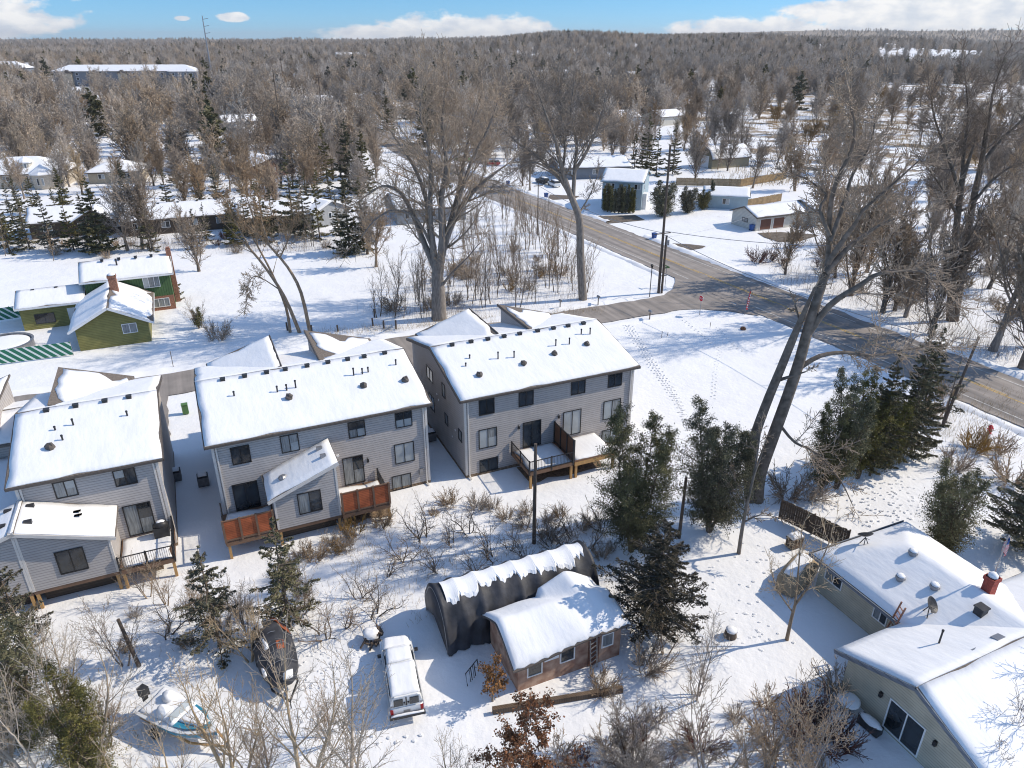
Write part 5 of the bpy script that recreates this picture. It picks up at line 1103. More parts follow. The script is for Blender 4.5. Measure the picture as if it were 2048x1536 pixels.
def bare(seed, H, r, P, tm, cm, parent=None, split=2, stems=1, spread=.12, n0=7):
    """returns (trunk object, crown object) grown at the origin"""
    rng = random.Random(seed); out = [[] for _ in P['st']]
    for s in range(stems):
        a = rng.uniform(0, 6.28)+s*6.28/stems; k = spread if stems > 1 else .04
        grow(out, 0, (0, 0, -.15) if stems == 1 else (.25*cos(a), .25*sin(a), -.15), nrm((k*cos(a), k*sin(a), 1)), H*.62*rng.uniform(.85, 1.1), r*rng.uniform(.8, 1.1), P, rng)
    b = out[0][0]; out[0][0] = b[:6]+(b[6]*1.35, b[7])
    # scale exactly to H
    top = max(max(q[2], q[5]) for l in out for q in l); k = H/top
    sc = lambda l: [tuple(x*k for x in q[:6])+q[6:] for q in l]
    t = tubes('trunk', sum((sc(l) for l in out[:split]), []), n0, tm, parent, True); c = tubes('crown', sum((sc(l) for l in out[split:]), []), 3, cm, parent)
    return t, c
def make_tree(name, *a, **k):
    t = thing(name, None, None); bare(*a, parent=t, **k); return t
def single(name, seed, H, r, P, cm, **k):
    t, c = bare(seed, H, r, P, cm, cm, split=2, **k)
    ct = c.data; bm_v = []; V = []; F = []; base = 0
    arrs = []
    for o, n in ((t, 4), (c, 3)):
        v = np.empty(len(o.data.vertices)*3, np.float32); o.data.vertices.foreach_get('co', v); f = np.empty(len(o.data.loops), np.int32); o.data.loops.foreach_get('vertex_index', f)
        V.append(v.reshape(-1, 3)); F.append(f.reshape(-1, 4)+base); base += len(o.data.vertices); bpy.data.objects.remove(o)
    return quads(name, np.concatenate(V), np.concatenate(F), cm)
PLACED = []                                             # (x, y) of trees already standing
ORD = ['first', 'second', 'third', 'fourth', 'fifth', 'sixth', 'seventh', 'eighth', 'ninth', 'tenth', 'eleventh', 'twelfth', 'thirteenth', 'fourteenth', 'fifteenth', 'sixteenth', 'seventeenth', 'eighteenth', 'nineteenth', 'twentieth'] + ['%dth' % i for i in range(21, 120)]
ZR = random.Random(99)
PARK = []                                               # templates waiting for their first use
def spawn(tmpl, x, y, s=1.0, rz=None, z=0.0, tilt=0):
    if tmpl.get('_used'): o = copy_tree(tmpl)
    else: o = tmpl; o['_used'] = 1
    o.location = (x, y, z); o.rotation_euler = (tilt*ZR.uniform(-1, 1), tilt*ZR.uniform(-1, 1), ZR.uniform(0, 6.28) if rz is None else rz); o.scale = (s,)*3
    PLACED.append((x, y)); return o
def px3(px, py, y):                                     # point of the upright plane at depth y
    a = (px-1024)/FOC; b = (py-768)/FOC; d = (a, CP-b*SP, -SP-b*CP); t = y/d[1]; return (d[0]*t, y, CAM_H+d[2]*t)
def hero(name, label, base, limbs, P, seed, tm='bark', cm='twig', dens=1.0, extra=0):
    """limbs: (radius0, radius1, depth drift, level, [(px, py) ...], density) standing at the depth of the foot"""
    x, y = g(*base); t = thing(name, label, 'tree', (x, y, 0)); rng = random.Random(seed); out = [[] for _ in P['st']]
    for r0, r1, dd, lvl, pts, dn in limbs:
        n = len(pts); w = [px3(px, py, y+(dd[0]+(dd[1]-dd[0])*i/(n-1))) for i, (px, py) in enumerate(pts)]
        w = [(a-x, b-y, max(c, -.2)) for a, b, c in w]
        limb(out, w, r0, r1, P, rng, lvl, dens*dn, .25 if lvl else .75)
    tubes('trunk', out[0]+out[1], 9, M[tm], t, True); tubes('crown', sum(out[2:], []), 3, M[cm], t); PLACED.append((x, y)); return t
PH = PV(st=(1, 1, 5, 4, 3), n=(0, 0, 8, 5, 0), rmin=.020, up=(0, 0, .05, .05, .04), wob=(.05, .1, .12, .14, .16), len=(.5, .5, .58, .6, .5), start=(.2, .2, .12, .1, 1))
hero('cottonwood_tree', 'giant forked bare cottonwood with spreading limbs at the thicket edge', (878, 637), [
    (1.05, .72, (0, 0), 0, [(878, 642), (877, 590), (874, 545)], 0),
    (.55, .09, (0, 3), 1, [(877, 560), (886, 500), (908, 440), (945, 385), (985, 350), (1005, 335)], .7),
    (.5, .08, (0, -3), 1, [(876, 550), (884, 480), (882, 400), (893, 330), (884, 250), (890, 190)], .8),
    (.45, .07, (0, 4), 1, [(874, 545), (850, 490), (826, 430), (800, 385), (765, 372), (735, 390)], .7),
    (.4, .07, (0, 5), 1, [(872, 540), (859, 460), (850, 390), (826, 330), (790, 275), (765, 235)], .8),
    (.36, .07, (0, -5), 1, [(872, 530), (860, 430), (862, 350), (856, 290), (840, 225), (846, 180)], .8),
    (.32, .06, (1, 6), 1, [(893, 470), (915, 390), (930, 310), (948, 240), (965, 185)], .9),
    (.28, .06, (1, -4), 1, [(905, 445), (940, 330), (975, 260), (995, 205)], .9),
    (.2, .05, (0, -5), 1, [(868, 505), (835, 440), (790, 420), (750, 440), (722, 475)], .8),
    (.2, .04, (0, -3), 1, [(885, 570), (905, 545), (935, 515), (960, 485)], .5)], PH, 5)
hero('cottonwood_tree', 'tall bare cottonwood with one long straight trunk beside the county road', (1166, 598), [
    (.62, .42, (0, 0), 0, [(1166, 602), (1161, 510), (1159, 440), (1143, 395)], .12),
    (.36, .06, (0, 4), 1, [(1143, 395), (1126, 365), (1100, 338), (1068, 308), (1035, 285), (1010, 262)], .9),
    (.34, .06, (0, -3), 1, [(1143, 395), (1122, 330), (1112, 285), (1092, 230), (1075, 180)], .9),
    (.3, .06, (0, 3), 1, [(1146, 400), (1150, 330), (1154, 285), (1142, 230), (1148, 165)], .9),
    (.26, .05, (0, -4), 1, [(1150, 340), (1175, 300), (1200, 240), (1212, 185)], .9),
    (.22, .05, (0, 5), 1, [(1120, 360), (1130, 300), (1122, 230), (1118, 160)], .9),
    (.16, .04, (0, -4), 1, [(1108, 345), (1072, 325), (1040, 335), (1015, 350)], .8),
    (.14, .04, (0, 3), 1, [(1156, 430), (1180, 390), (1195, 350)], .8)], PH, 6)
hero('leaning_tree', 'tall twin trunked bare tree leaning over the road above the cedars', (1508, 1000), [
    (.44, .28, (0, 0), 0, [(1500, 1004), (1499, 955), (1507, 883), (1530, 814), (1561, 738), (1585, 679)], .12),
    (.5, .34, (0, 0), 0, [(1514, 1004), (1520, 948), (1545, 876), (1575, 793), (1599, 721), (1613, 669), (1630, 612)], .12),
    (.34, .18, (0, 1), 1, [(1630, 612), (1643, 570), (1655, 533), (1659, 480)], .5),
    (.2, .04, (1, -2), 1, [(1659, 480), (1660, 420), (1674, 360), (1703, 300), (1709, 255), (1702, 205)], 1.1),
    (.22, .04, (0, 3), 1, [(1652, 545), (1697, 495), (1733, 468), (1772, 444), (1846, 420)], 1.1),
    (.2, .04, (0, -2), 1, [(1656, 525), (1690, 475), (1709, 450), (1727, 420), (1778, 375), (1838, 321)], 1.1),
    (.14, .03, (0, 2), 1, [(1659, 470), (1640, 420), (1652, 390), (1616, 360), (1592, 350)], 1.1),
    (.16, .03, (0, 3), 1, [(1662, 480), (1690, 400), (1705, 350), (1740, 290), (1752, 230)], 1.1),
    (.26, .05, (0, -2), 1, [(1612, 675), (1658, 612), (1718, 572), (1763, 546), (1846, 543), (1891, 578)], .9),
    (.2, .04, (0, 2), 1, [(1600, 735), (1640, 712), (1690, 705), (1747, 711), (1810, 700), (1880, 690)], .9),
    (.12, .03, (0, -2), 1, [(1560, 850), (1590, 885), (1630, 905), (1680, 960), (1705, 1010)], .7),
    (.16, .05, (0, 1), 1, [(1585, 679), (1600, 650), (1590, 610)], .8)], PH, 7, 'barkd', 'twig', .78)
hero('cottonwood_tree', 'dark double trunked cottonwood rising from the roadside woods across the county road', (1903, 640), [
    (.5, .34, (0, 0), 0, [(1899, 645), (1905, 540), (1912, 460), (1924, 360)], .1), (.5, .34, (0, 1), 0, [(1908, 645), (1928, 520), (1945, 408), (1963, 330)], .1),
    (.26, .05, (0, 2), 1, [(1924, 360), (1928, 300), (1936, 230), (1930, 150)], 1), (.24, .05, (0, -3), 1, [(1920, 390), (1895, 310), (1870, 240), (1862, 190)], 1),
    (.3, .05, (1, 4), 1, [(1963, 330), (2002, 279), (2044, 240), (2070, 190)], 1), (.24, .05, (1, -3), 1, [(1958, 350), (1975, 270), (1985, 190), (2000, 140)], 1), (.2, .05, (0, 3), 1, [(1945, 408), (1985, 360), (2030, 330), (2070, 320)], 1), (.2, .05, (0, -3), 1, [(1914, 430), (1880, 370), (1850, 330)], 1)], PH, 8, 'barkd', 'twigd')
hero('arching_tree', 'clump of slender bare trunks arching over the snowy lot across from the townhouses', (601, 664), [
    (.24, .12, (0, 0), 0, [(600, 668), (569, 594), (530, 534), (500, 498)], .2), (.2, .1, (0, 1), 0, [(580, 663), (572, 615), (545, 549), (515, 492)], .2), (.24, .12, (0, -1), 0, [(620, 665), (602, 585), (575, 534), (539, 492)], .2),
    (.11, .03, (0, 1), 1, [(500, 498), (475, 450), (455, 410), (440, 385)], 1.3), (.1, .03, (1, 0), 1, [(515, 492), (505, 430), (490, 385)], 1.3), (.11, .03, (-1, 1), 1, [(539, 492), (524, 444), (516, 385)], 1.3), (.1, .03, (0, -1), 1, [(560, 515), (580, 470), (590, 420)], 1.2), (.08, .02, (0, 1), 1, [(560, 580), (520, 555), (500, 560), (492, 600)], 1.2)], PH, 9)
hero('leaning_sapling_tree', 'thin bare tree leaning at the foot of the cedars beside the snowy ranch yard', (1478, 1106), [
    (.15, .08, (0, 0), 0, [(1477, 1110), (1484, 1060), (1496, 1000), (1508, 950)], .3), (.08, .02, (0, 1), 1, [(1508, 950), (1516, 900), (1522, 860)], 1.5), (.06, .02, (0, -1), 1, [(1487, 1045), (1520, 1030), (1555, 1035)], 1.5), (.06, .02, (0, 1), 1, [(1494, 1010), (1470, 960), (1455, 930)], 1.5)], PV(**{**PH, 'n': (0, 0, 5, 3, 0)}), 10)
hero('yard_tree', 'slim bare tree with forked crown standing alone in the ranch side yard', (1573, 1278), [
    (.12, .08, (0, 0), 0, [(1573, 1282), (1582, 1240), (1590, 1210)], 0), (.07, .02, (0, .5), 1, [(1590, 1210), (1596, 1150), (1600, 1100), (1604, 1060)], 1.8), (.07, .02, (0, -.6), 1, [(1590, 1210), (1622, 1165), (1648, 1110), (1662, 1075)], 1.8), (.05, .015, (0, .8), 1, [(1586, 1225), (1555, 1180), (1540, 1130)], 1.5)], PV(**{**PH, 'n': (0, 0, 4, 3, 0), 'rmin': .01}), 11, 'bark', 'twigl')

# ---- conifers
def leaf_quads(C, size, rng, flat=.5, asp=.45):
    """one small leaf per centre in C"""
    n = len(C); d = rng.normal(size=(n, 3)); d[:, 2] *= flat; d /= np.linalg.norm(d, axis=1)[:, None]; e = rng.normal(size=(n, 3)); e -= (e*d).sum(1)[:, None]*d; e /= np.linalg.norm(e, axis=1)[:, None]
    s = size*rng.uniform(.6, 1.4, n)[:, None]; a = d*s*.5; b = e*s*asp*.5
    V = np.stack([C-a, C-a*.1+b, C+a, C-a*.1-b], 1).reshape(-1, 3); F = np.arange(4*n).reshape(n, 4); return V, F
def spruce(seed, H, R, whorls, lean=0, sparse=0.0, trunk_r=.12, leaf=.34, dens=1.0, name='spruce_tree', droop=-.18, lo=.08, mt='needle'):
    rng = random.Random(seed); nr = np.random.default_rng(seed); t = thing(name, None, None); segs = [(0, 0, -.1, 0, 0, H*.5, trunk_r, trunk_r*.6), (0, 0, H*.5, 0, 0, H*.98, trunk_r*.6, .015)]; C = []
    for w in range(whorls):
        f = w/(whorls-1); z = H*(lo+(.97-lo)*f); rad = R*(1-f)**.8*rng.uniform(.75, 1.15)+.12; k = rng.randint(5, 7) if f < .85 else 4; a0 = rng.uniform(0, 6.28)
        for b in range(k):
            if rng.random() < sparse: continue
            a = a0+6.28*b/k+rng.uniform(-.25, .25); L = rad*rng.choice((.45, .8, .95, 1.0, 1.1, 1.2)); dz = droop*L*(1-f)+.25*L*f
            z = H*(lo+(.97-lo)*f)+rng.uniform(-.55, .55)*H/whorls; p = np.array((0, 0, z)); q = np.array((L*cos(a), L*sin(a), z+dz+.1*L)); m = np.array((L*.6*cos(a), L*.6*sin(a), z+dz))
            segs += [tuple(p)+tuple(m)+(.02+.012*L, .012+.008*L), tuple(m)+tuple(q)+(.012+.008*L, .006)]
            n = int(26*L*dens)+5; s = nr.uniform(.12, 1, n)**.8; base = np.where(s[:, None] < .6, p+(m-p)*(s/.6)[:, None], m+(q-m)*((s-.6)/.4)[:, None])
            side = nr.normal(size=n)*.17*L*(1.15-s); perp = np.array((-sin(a), cos(a), 0)); pts = base+perp*side[:, None]; pts[:, 2] -= np.abs(side)*.3+nr.uniform(0, .12, n); C.append(pts)
    tubes('trunk', segs, 5, M['barkd'], t); V, F = leaf_quads(np.concatenate(C), leaf, nr, .45, .36); quads('crown', V, F, M[mt], t); return t
def cedar(seed, H, R, stems=4, n=9000, leaf=.17, lean=0, mt='cedar', name='cedar_tree', shape=1.0, bare_=.12, gaps=.4, stem_r=.1):
    rng = random.Random(seed); nr = np.random.default_rng(seed); t = thing(name, None, None); segs = []; cl = []
    for s in range(stems):
        a = 6.28*s/stems+rng.uniform(-.4, .4); top = H*rng.uniform(.72, 1.0) if s else H; off = R*.42*(1 if stems > 1 else 0); p = np.array((.12*cos(a), .12*sin(a), -.1)); k = 15
        for i in range(k):
            f = (i+1)/k; q = np.array((off*cos(a)*f**.8+rng.gauss(0, .04), off*sin(a)*f**.8+rng.gauss(0, .04), top*f)); segs.append(tuple(p)+tuple(q)+(stem_r*(1-.85*i/k), stem_r*(1-.85*f)))
            if f > bare_:
                prof = max(.22, (sin(pi*min(1, (f*.86+.12)))**.7)*shape*(1.05-.45*f))
                for _ in range(7):
                    b = rng.uniform(0, 6.28); L = R*.62*prof*rng.uniform(.35, 1.1); e = q+np.array((L*cos(b), L*sin(b), rng.uniform(-.1, .55)*L+rng.uniform(-.5, .5)*top/k)); segs.append(tuple(q)+tuple(e)+(.022, .008)); cl.append((q, e, L))
            p = q
    keep = [c for c in cl if rng.random() > gaps*.5]; m = max(8, n//len(keep)); C = []
    for q, e, L in keep:
        tt = nr.uniform(.25, 1.08, m)**.8; s = (.10+.14*L*(1.15-tt))[:, None]; pts = q+(e-q)*tt[:, None]+nr.normal(size=(m, 3))*s*np.array((1, 1, 1.1)); C.append(pts)
    C = np.concatenate(C); C[:, 2] = np.maximum(C[:, 2], .05)
    tubes('trunk', segs, 5, M['barkd'], t); V, F = leaf_quads(C, leaf, nr, 1.3, .5); quads('crown', V, F, M[mt], t); return t
def place(t, px, py, label, cat='tree', s=1.0, rz=None, group=None, new=False):
    x, y = g(px, py); o = spawn(t, x, y, s, rz); tag(o, label, cat, group); return o
sp1 = spruce(31, 8.4, 2.4, 17, sparse=.25, leaf=.22, dens=2.4); place(sp1, 580, 1252, 'thin spruce with drooping branches in front of the centred sunroom')
sp2 = spruce(32, 7.4, 2.6, 14, sparse=.3, leaf=.22, dens=2.4); place(sp2, 440, 1292, 'sparse spruce below the left end of the orange screened deck'.replace('left end', 'far end'))
c1 = cedar(41, 10.6, 4.3, 6, 70000, .11, gaps=.2); place(c1, 1262, 1100, 'tall many stemmed cedar in front of the snowy bare deck')
c2 = cedar(42, 10.4, 4.4, 6, 66000, .11, gaps=.2); place(c2, 1418, 1062, 'tall leafy cedar beside the twin trunks of the leaning tree')
c3 = spruce(43, 8.5, 3.5, 24, sparse=.05, leaf=.18, dens=4.5, name='juniper_tree', droop=.35, lo=.04, trunk_r=.14, mt='juniper'); place(c3, 1308, 1262, 'dark dense juniper behind the pink shed')
c4 = cedar(44, 7.2, 2.9, 6, 32000, .11, gaps=.2, bare_=.02); place(c4, 1880, 1108, 'round dense dark cedar behind the ranch roof')
c5 = spruce(45, 6.8, 3.2, 19, sparse=.02, leaf=.18, dens=4.5, name='juniper_tree', droop=.3, lo=.03); place(c5, 2035, 1092, 'broad dark juniper beside the flag pole')
c6 = cedar(46, 10.0, 3.0, 4, 32000, .115, gaps=.5)
for px, py, s, lb, tm in ((1640, 985, .8, 'low cedar at the end of the conifer row next to the leaning trunks', c6), (1672, 975, 1.0, 'dense olive cedar in the conifer row, second from the leaning trunks', c6), (1715, 955, .92, 'olive cedar in the middle of the conifer row', c6), (1760, 930, 1.0, 'dark cedar under the thin spruces of the conifer row', c4)):
    place(tm, px, py, lb, s=s)
ts = spruce(47, 12.0, 2.1, 26, sparse=.15, leaf=.22, dens=3.0)
for px, py, s, lb in ((1740, 950, .95, 'thin tall spruce in the conifer row nearest its middle'.replace('nearest its middle', 'beside the olive cedar')), (1798, 925, 1.08, 'tallest thin spruce of the conifer row'), (1822, 905, 1.0, 'thin spruce at the road end of the conifer row')): place(ts, px, py, lb, s=s)
place(spruce(48, 6.5, 1.6, 9, sparse=.55, leaf=.3), 1885, 848, 'ragged spruce wrapped round the leaning lamp pole')
b7 = cedar(49, 8.0, 3.0, 5, 30000, .10, gaps=.5, bare_=.05)
place(b7, 60, 1490, 'big olive cedar at the bottom corner below the railed deck', s=1.1); place(b7, 185, 1560, 'olive cedar behind the motor boat brush', s=.85); place(sp2, 60, 1310, 'ragged olive spruce against the twin sunroom wall', s=.95); place(b7, -30, 1420, 'olive cedar half cut by the picture edge under the sunroom', s=1.1)
place(cedar(50, 3.0, 1.4, 3, 4000, .14, gaps=.3), 398, 655, 'small round dark evergreen shrub before the green house', 'shrub', .8)
place(spruce(51, 3.6, 1.2, 10, leaf=.3, dens=1.6, sparse=.0, lo=.03), 352, 598, 'pointed dark shrub under the outside brick chimney', 'shrub')
col = cedar(52, 5.2, .95, 2, 3000, .22, gaps=0.0, bare_=.02, name='columnar_evergreen')
for i in range(9):
    px = 1208+i*7.2; o = place(col, px, 424-abs(i-4)*.6+i*.5, '%s dark columnar evergreen counted along the blue house wall from its road end' % ORD[i], 'tree', ZR.uniform(.85, 1.1), group='columnar evergreens at the blue house')
bigj = cedar(53, 6.3, 4.2, 7, 12000, .26, gaps=.05, bare_=.02)
place(bigj, 1325, 432, 'huge rounded dark evergreen at the blue house corner', s=1.05); place(bigj, 1375, 425, 'dark rounded evergreen between the huge one and the blue garage', s=.78); place(bigj, 1405, 418, 'smaller dark evergreen next to the pale blue garage', s=.6)
place(col, 1422, 412, 'lone thin columnar evergreen against the blue garage wall')
# spruces of the left neighbourhood and elsewhere
fs1 = spruce(61, 13, 3.2, 18, leaf=.45, dens=1.8, sparse=.15, trunk_r=.2); fs2 = spruce(62, 13, 2.6, 18, leaf=.42, dens=1.6, sparse=.3, trunk_r=.18); fs3 = spruce(63, 11, 2.8, 14, leaf=.42, dens=1.4, sparse=.45, trunk_r=.16)
SPR = [(205, 506, 1.0, 0, 'broad blue green spruce standing out in front of the dark cross gabled house'), (20, 505, .9, 2, 'snow dusted spruce at the picture edge below the stone house'), (60, 498, .95, 2, 'ragged spruce just below the stone house drive'), (105, 500, .8, 1, 'small dark spruce below the dark cross gable'), (148, 500, .75, 1, 'spruce close against the broad blue green spruce'), (300, 500, .85, 2, 'thin spruce before the long brown house end'), (430, 300, 1.35, 1, 'tallest spruce rising above the left neighbourhood'.replace('left ', 'old ')), (445, 330, 1.1, 1, 'dark spruce touching the tallest spruce'), (355, 370, .85, 1, 'spruce near the tan house wall'), (392, 392, .9, 2, 'spruce on the path below the tan house'),
       (470, 470, .7, 1, 'young thin spruce first along the long brown roof'), (495, 473, .75, 1, 'young thin spruce second along the long brown roof'), (520, 470, .7, 2, 'young thin spruce third along the long brown roof'), (548, 466, .8, 2, 'spruce before the brown ranch wall'), (590, 470, 1.15, 1, 'tall dark spruce before the brown ranch'), (612, 474, .9, 1, 'dark spruce close beside the tall one at the brown ranch'), (640, 480, .95, 2, 'spruce at the corner of the pale grey house'), (700, 505, 1.0, 0, 'dark spruce with bare lower trunk at the lot edge'), (728, 502, .95, 1, 'second dark spruce at the lot edge, with thin foliage'), (700, 380, 1.25, 0, 'broad dark spruce behind the pale grey house'), (655, 365, 1.1, 1, 'dark spruce in the clump behind the grey house'), (730, 385, 1.1, 0, 'full dark spruce in the clump beside the wide white roof'), (900, 425, .6, 0, 'olive evergreen at the wall of the wide roofed house'), (775, 262, 1.2, 0, 'dark spruce alone beside the far road bend'),
       (1292, 345, 1.15, 1, 'ragged spruce behind the blue house roof'), (1312, 350, 1.1, 2, 'second ragged spruce behind the blue house'), (1345, 348, 1.0, 1, 'spruce between the blue house and the bare maples'), (1268, 345, .95, 2, 'spruce against the long slate house'), (545, 175, 1.0, 0, 'small dark spruce far off near the field'), (620, 130, 1.2, 0, 'distant dark spruce under the skyline')]
for px, py, s, k, lb in SPR: place((fs1, fs2, fs3)[k], px, py, lb, s=s)

# ---- rust leaved oak, orange sapling, near bare trees, shrubs
def leafy(seed, H, r, mt, n, P, name, leaf=.14):
    t = thing(name, None, None); tr, cr = bare(seed, H, r, P, M['bark'], M['twig'], t); nr = np.random.default_rng(seed)
    v = np.empty(len(cr.data.vertices)*3, np.float32); cr.data.vertices.foreach_get('co', v); v = v.reshape(-1, 3); C = v[nr.integers(0, len(v), n)]+nr.normal(size=(n, 3))*.09; V, F = leaf_quads(C, leaf, nr, 1, .6); quads('leaves', V, F, M[mt], t); return t
PS = PV(st=(6, 5, 4, 3), wob=(.06, .1, .15, .2), up=(.04, .04, .03, .03), start=(.12, .2, .1, 1), n=(12, 7, 6, 0), ang=(1.0, .8, .8, .8), len=(.5, .5, .5, .5), rr=(.45, .5, .5, .5), tap=(.3, .3, .4, .5), rmin=.008)
place(leafy(71, 7.0, .12, 'oakleaf', 7500, PS, 'oak_tree'), 1055, 1580, 'young oak full of rusty brown leaves at the bottom of the yard')
place(leafy(72, 3.3, .06, 'orangeleaf', 1300, PV(**{**PS, 'n': (8, 5, 4, 0)}), 'oak_sapling'), 985, 1400, 'small sapling with orange leaves at the pink shed corner')
PD = PV(st=(4, 5, 4, 3), wob=(.12, .14, .18, .22), up=(.03, .03, .02, .02), start=(.1, .1, .1, 1), n=(9, 8, 5, 0), ang=(.6, .6, .7, .8), len=(.7, .55, .5, .5), rr=(.5, .5, .6, .6), tap=(.4, .3, .4, .5), rmin=.009)
dsh = make_tree('dense_shrub', 73, 4.3, .05, PD, M['barkd'], M['twig'], stems=9, spread=.5)
place(dsh, 1262, 1545, 'very dense dark twiggy shrub at the bottom beside the rusty oak', 'shrub')
PN = PV(st=(6, 6, 5, 3), wob=(.05, .08, .13, .18), up=(.04, .05, .05, .05), start=(.22, .2, .12, 1), n=(7, 6, 4, 0), ang=(.55, .65, .7, .8), len=(.72, .55, .5, .5), rr=(.55, .5, .5, .5), tap=(.35, .3, .35, .5), rmin=.010)
n1 = make_tree('young_tree', 74, 10.2, .15, PN, M['twigl'], M['twigl'], stems=2, spread=.2); n2 = make_tree('young_tree', 75, 9.6, .125, PN, M['twigl'], M['twigl'], stems=3, spread=.3); n3 = make_tree('young_tree', 76, 7.0, .07, PN, M['bark'], M['twig'], stems=3, spread=.35)
NB = [(612, 1590, n1, 1.0, 'pale barked young tree between the two boats'), (470, 1600, n2, .95, 'pale young tree with slanting stems behind the motor boat bow'), (185, 1570, n1, .95, 'pale forked young tree just past the motor boat stern'), (215, 1490, n3, .75, 'thin young tree beside the motor boat stern'), (690, 1605, n2, .95, 'pale young tree stretching its stems toward the pickup'), (20, 1570, n2, .9, 'pale young tree over the olive cedar in the corner'), (660, 1480, n3, .7, 'small young tree between the covered boat and the pickup'), (250, 1330, n3, .75, 'slim young tree beside the dark broken trunk'), (130, 1420, n2, .75, 'pale young tree in the brush under the twin sunrooms'),
      (1510, 1560, n3, 1.1, 'bare many stemmed tree at the bottom before the ranch yard'), (1420, 1575, n3, 1.0, 'bare tree touching the dense dark shrub at the bottom'), (1395, 1395, n3, .8, 'slim bare tree between the shed and the stump'), (1600, 1580, n3, .95, 'bare tree whose twigs reach the patio'), (2060, 1500, n3, 1.0, 'bare tree over the ranch wing roof at the picture edge'), (1970, 1560, n3, .9, 'bare twigs of a tree rising before the ranch wing gable'), (1330, 1310, n3, .6, 'small bare tree against the dark juniper'), (500, 1320, n2, .6, 'small pale tree behind the covered boat'), (915, 1650, n2, .6, 'low pale young tree at the bottom past the pickup tail'), (95, 1590, n1, .85, 'pale young tree at the bottom between the two olive cedars'), (345, 1640, n1, .8, 'pale young tree at the bottom below the motor boat'), (540, 1560, n3, .9, 'twiggy young tree at the bottom between the boat bows'), (30, 1400, n3, .8, 'twiggy young tree in front of the twin sunroom wall')]
for px, py, tm, s, lb in NB: place(tm, px, py, lb, s=s)
PU = PV(st=(5, 4, 3), wob=(.22, .25, .28), up=(.02, .04, .04), start=(.15, .1, 1), n=(6, 5, 0), ang=(.8, .8, .8), len=(.65, .55, .5), rr=(.55, .55, .5), tap=(.4, .4, .5), rmin=.010)
su = [make_tree('sumac_shrub', 80+i, 3.0, .045, PU, M['barkd'], M['twig'], stems=4, spread=.55) for i in range(3)]
SUM = [(770, 1150), (812, 1120), (850, 1080), (880, 1140), (905, 1090), (935, 1060), (690, 1250), (650, 1270), (720, 1200), (610, 1220), (985, 1120), (1020, 1095), (1105, 1090), (1150, 1075), (1180, 1095), (745, 1230), (1130, 1110), (960, 1150), (1060, 1130), (560, 1180), (330, 1270), (1205, 1060)]
SUML = ['before the orange screens', 'near the street facing decks']
for i, (px, py) in enumerate(sorted(SUM)): place(su[i % 3], px, py, '%s crooked bare sumac of the brush strip, counted from the sunroom end toward the cedars' % ORD[i], 'shrub', ZR.uniform(.75, 1.15), group='crooked sumacs behind the townhouses')
PB = PV(st=(3, 3, 2), wob=(.12, .16, .2), up=(.02, .02, .02), start=(.2, .1, 1), n=(5, 4, 0), ang=(.5, .6, .7), len=(.7, .6, .5), rr=(.6, .6, .6), tap=(.5, .5, .6), rmin=.012)
br1 = make_tree('twiggy_bush', 85, 1.7, .022, PB, M['twig'], M['twig'], stems=14, spread=.6); br2 = make_tree('twiggy_bush', 86, 1.6, .022, PB, M['twigr'], M['twigr'], stems=14, spread=.6); br3 = make_tree('twiggy_bush', 87, 1.6, .022, PB, M['twigw'], M['twigw'], stems=14, spread=.6)
for px, py, tm, s, lb in ((1512, 525, br2, 1.7, 'big reddish bush by the roadside opposite the tall pole'), (1540, 520, br2, 1.4, 'reddish bush touching the big reddish one'), (1563, 528, br2, 1.1, 'small reddish bush farthest from the drive'), (435, 680, br1, 1.6, 'bare bush below the round evergreen shrub'), (400, 655, n3, .65, 'small bare tree rising from the round evergreen shrub'), (790, 620, br1, 1.6, 'wide bush beside the giant cottonwood foot'), (1895, 800, br3, 1.3, 'tan bush under the leaning lamp pole'), (1945, 900, br3, 1.5, 'tan bush by the hydrant verge'), (1985, 905, br1, 1.4, 'grey bush behind the round dark cedar'), (2020, 960, br1, 1.6, 'grey bush above the broad juniper'), (1905, 940, br1, 1.3, 'grey bush topping the round dark cedar'), (1870, 830, br1, 1.3, 'grey bush by the conifer row road end'), (1680, 1390, br1, 1.1, 'bush against the ranch wing corner'), (1620, 1470, br2, 1.6, 'red brown bush at the patio edge'), (1560, 1500, br1, 1.6, 'grey bush beyond the red brown patio bush'), (1200, 1385, br1, .9, 'grey bush at the pink shed door'), (1290, 1340, br1, 1.2, 'grey bush between the shed corner and the juniper'), (1660, 1500, br2, 1.4, 'second red brown bush in the patio corner'), (1575, 990, br1, 1.5, 'grey bush among the leaning trunks and the conifer row'), (1620, 995, br1, 1.4, 'grey bush at the foot of the conifer row')): place(tm, px, py, lb, 'bush', s)

# ---- bare trees of the middle distance
PM = PV(st=(6, 5, 4, 3), n=(11, 8, 10, 0), rmin=.030, start=(.22, .2, .1, 1), ang=(.62, .7, .8, .8), len=(.66, .52, .5, .5))
mids = [make_tree('bare_tree', 90+i, 14, .26, PM if i % 2 else PV(**{**PM, 'ang': (.45, .6, .7, .8), 'start': (.14, .2, .1, 1)}), M['bark'] if i % 2 else M['barkd'], M['twig' if i != 2 else 'twigl'], stems=1+(i == 3), spread=.2) for i in range(5)]
PF = PV(st=(4, 4, 3, 2), n=(11, 7, 6, 0), rmin=.05, start=(.12, .12, .1, 1), ang=(.55, .7, .8, .8), len=(.66, .55, .5, .5), rr=(.5, .5, .5, .5), tap=(.3, .3, .5, .5), wob=(.05, .12, .18, .2), up=(.04, .05, .04, .04))
fars = [single('bare_tree', 100+i, 13, .2, PF, M['twigf'], stems=1+(i > 1), spread=.22) for i in range(4)]
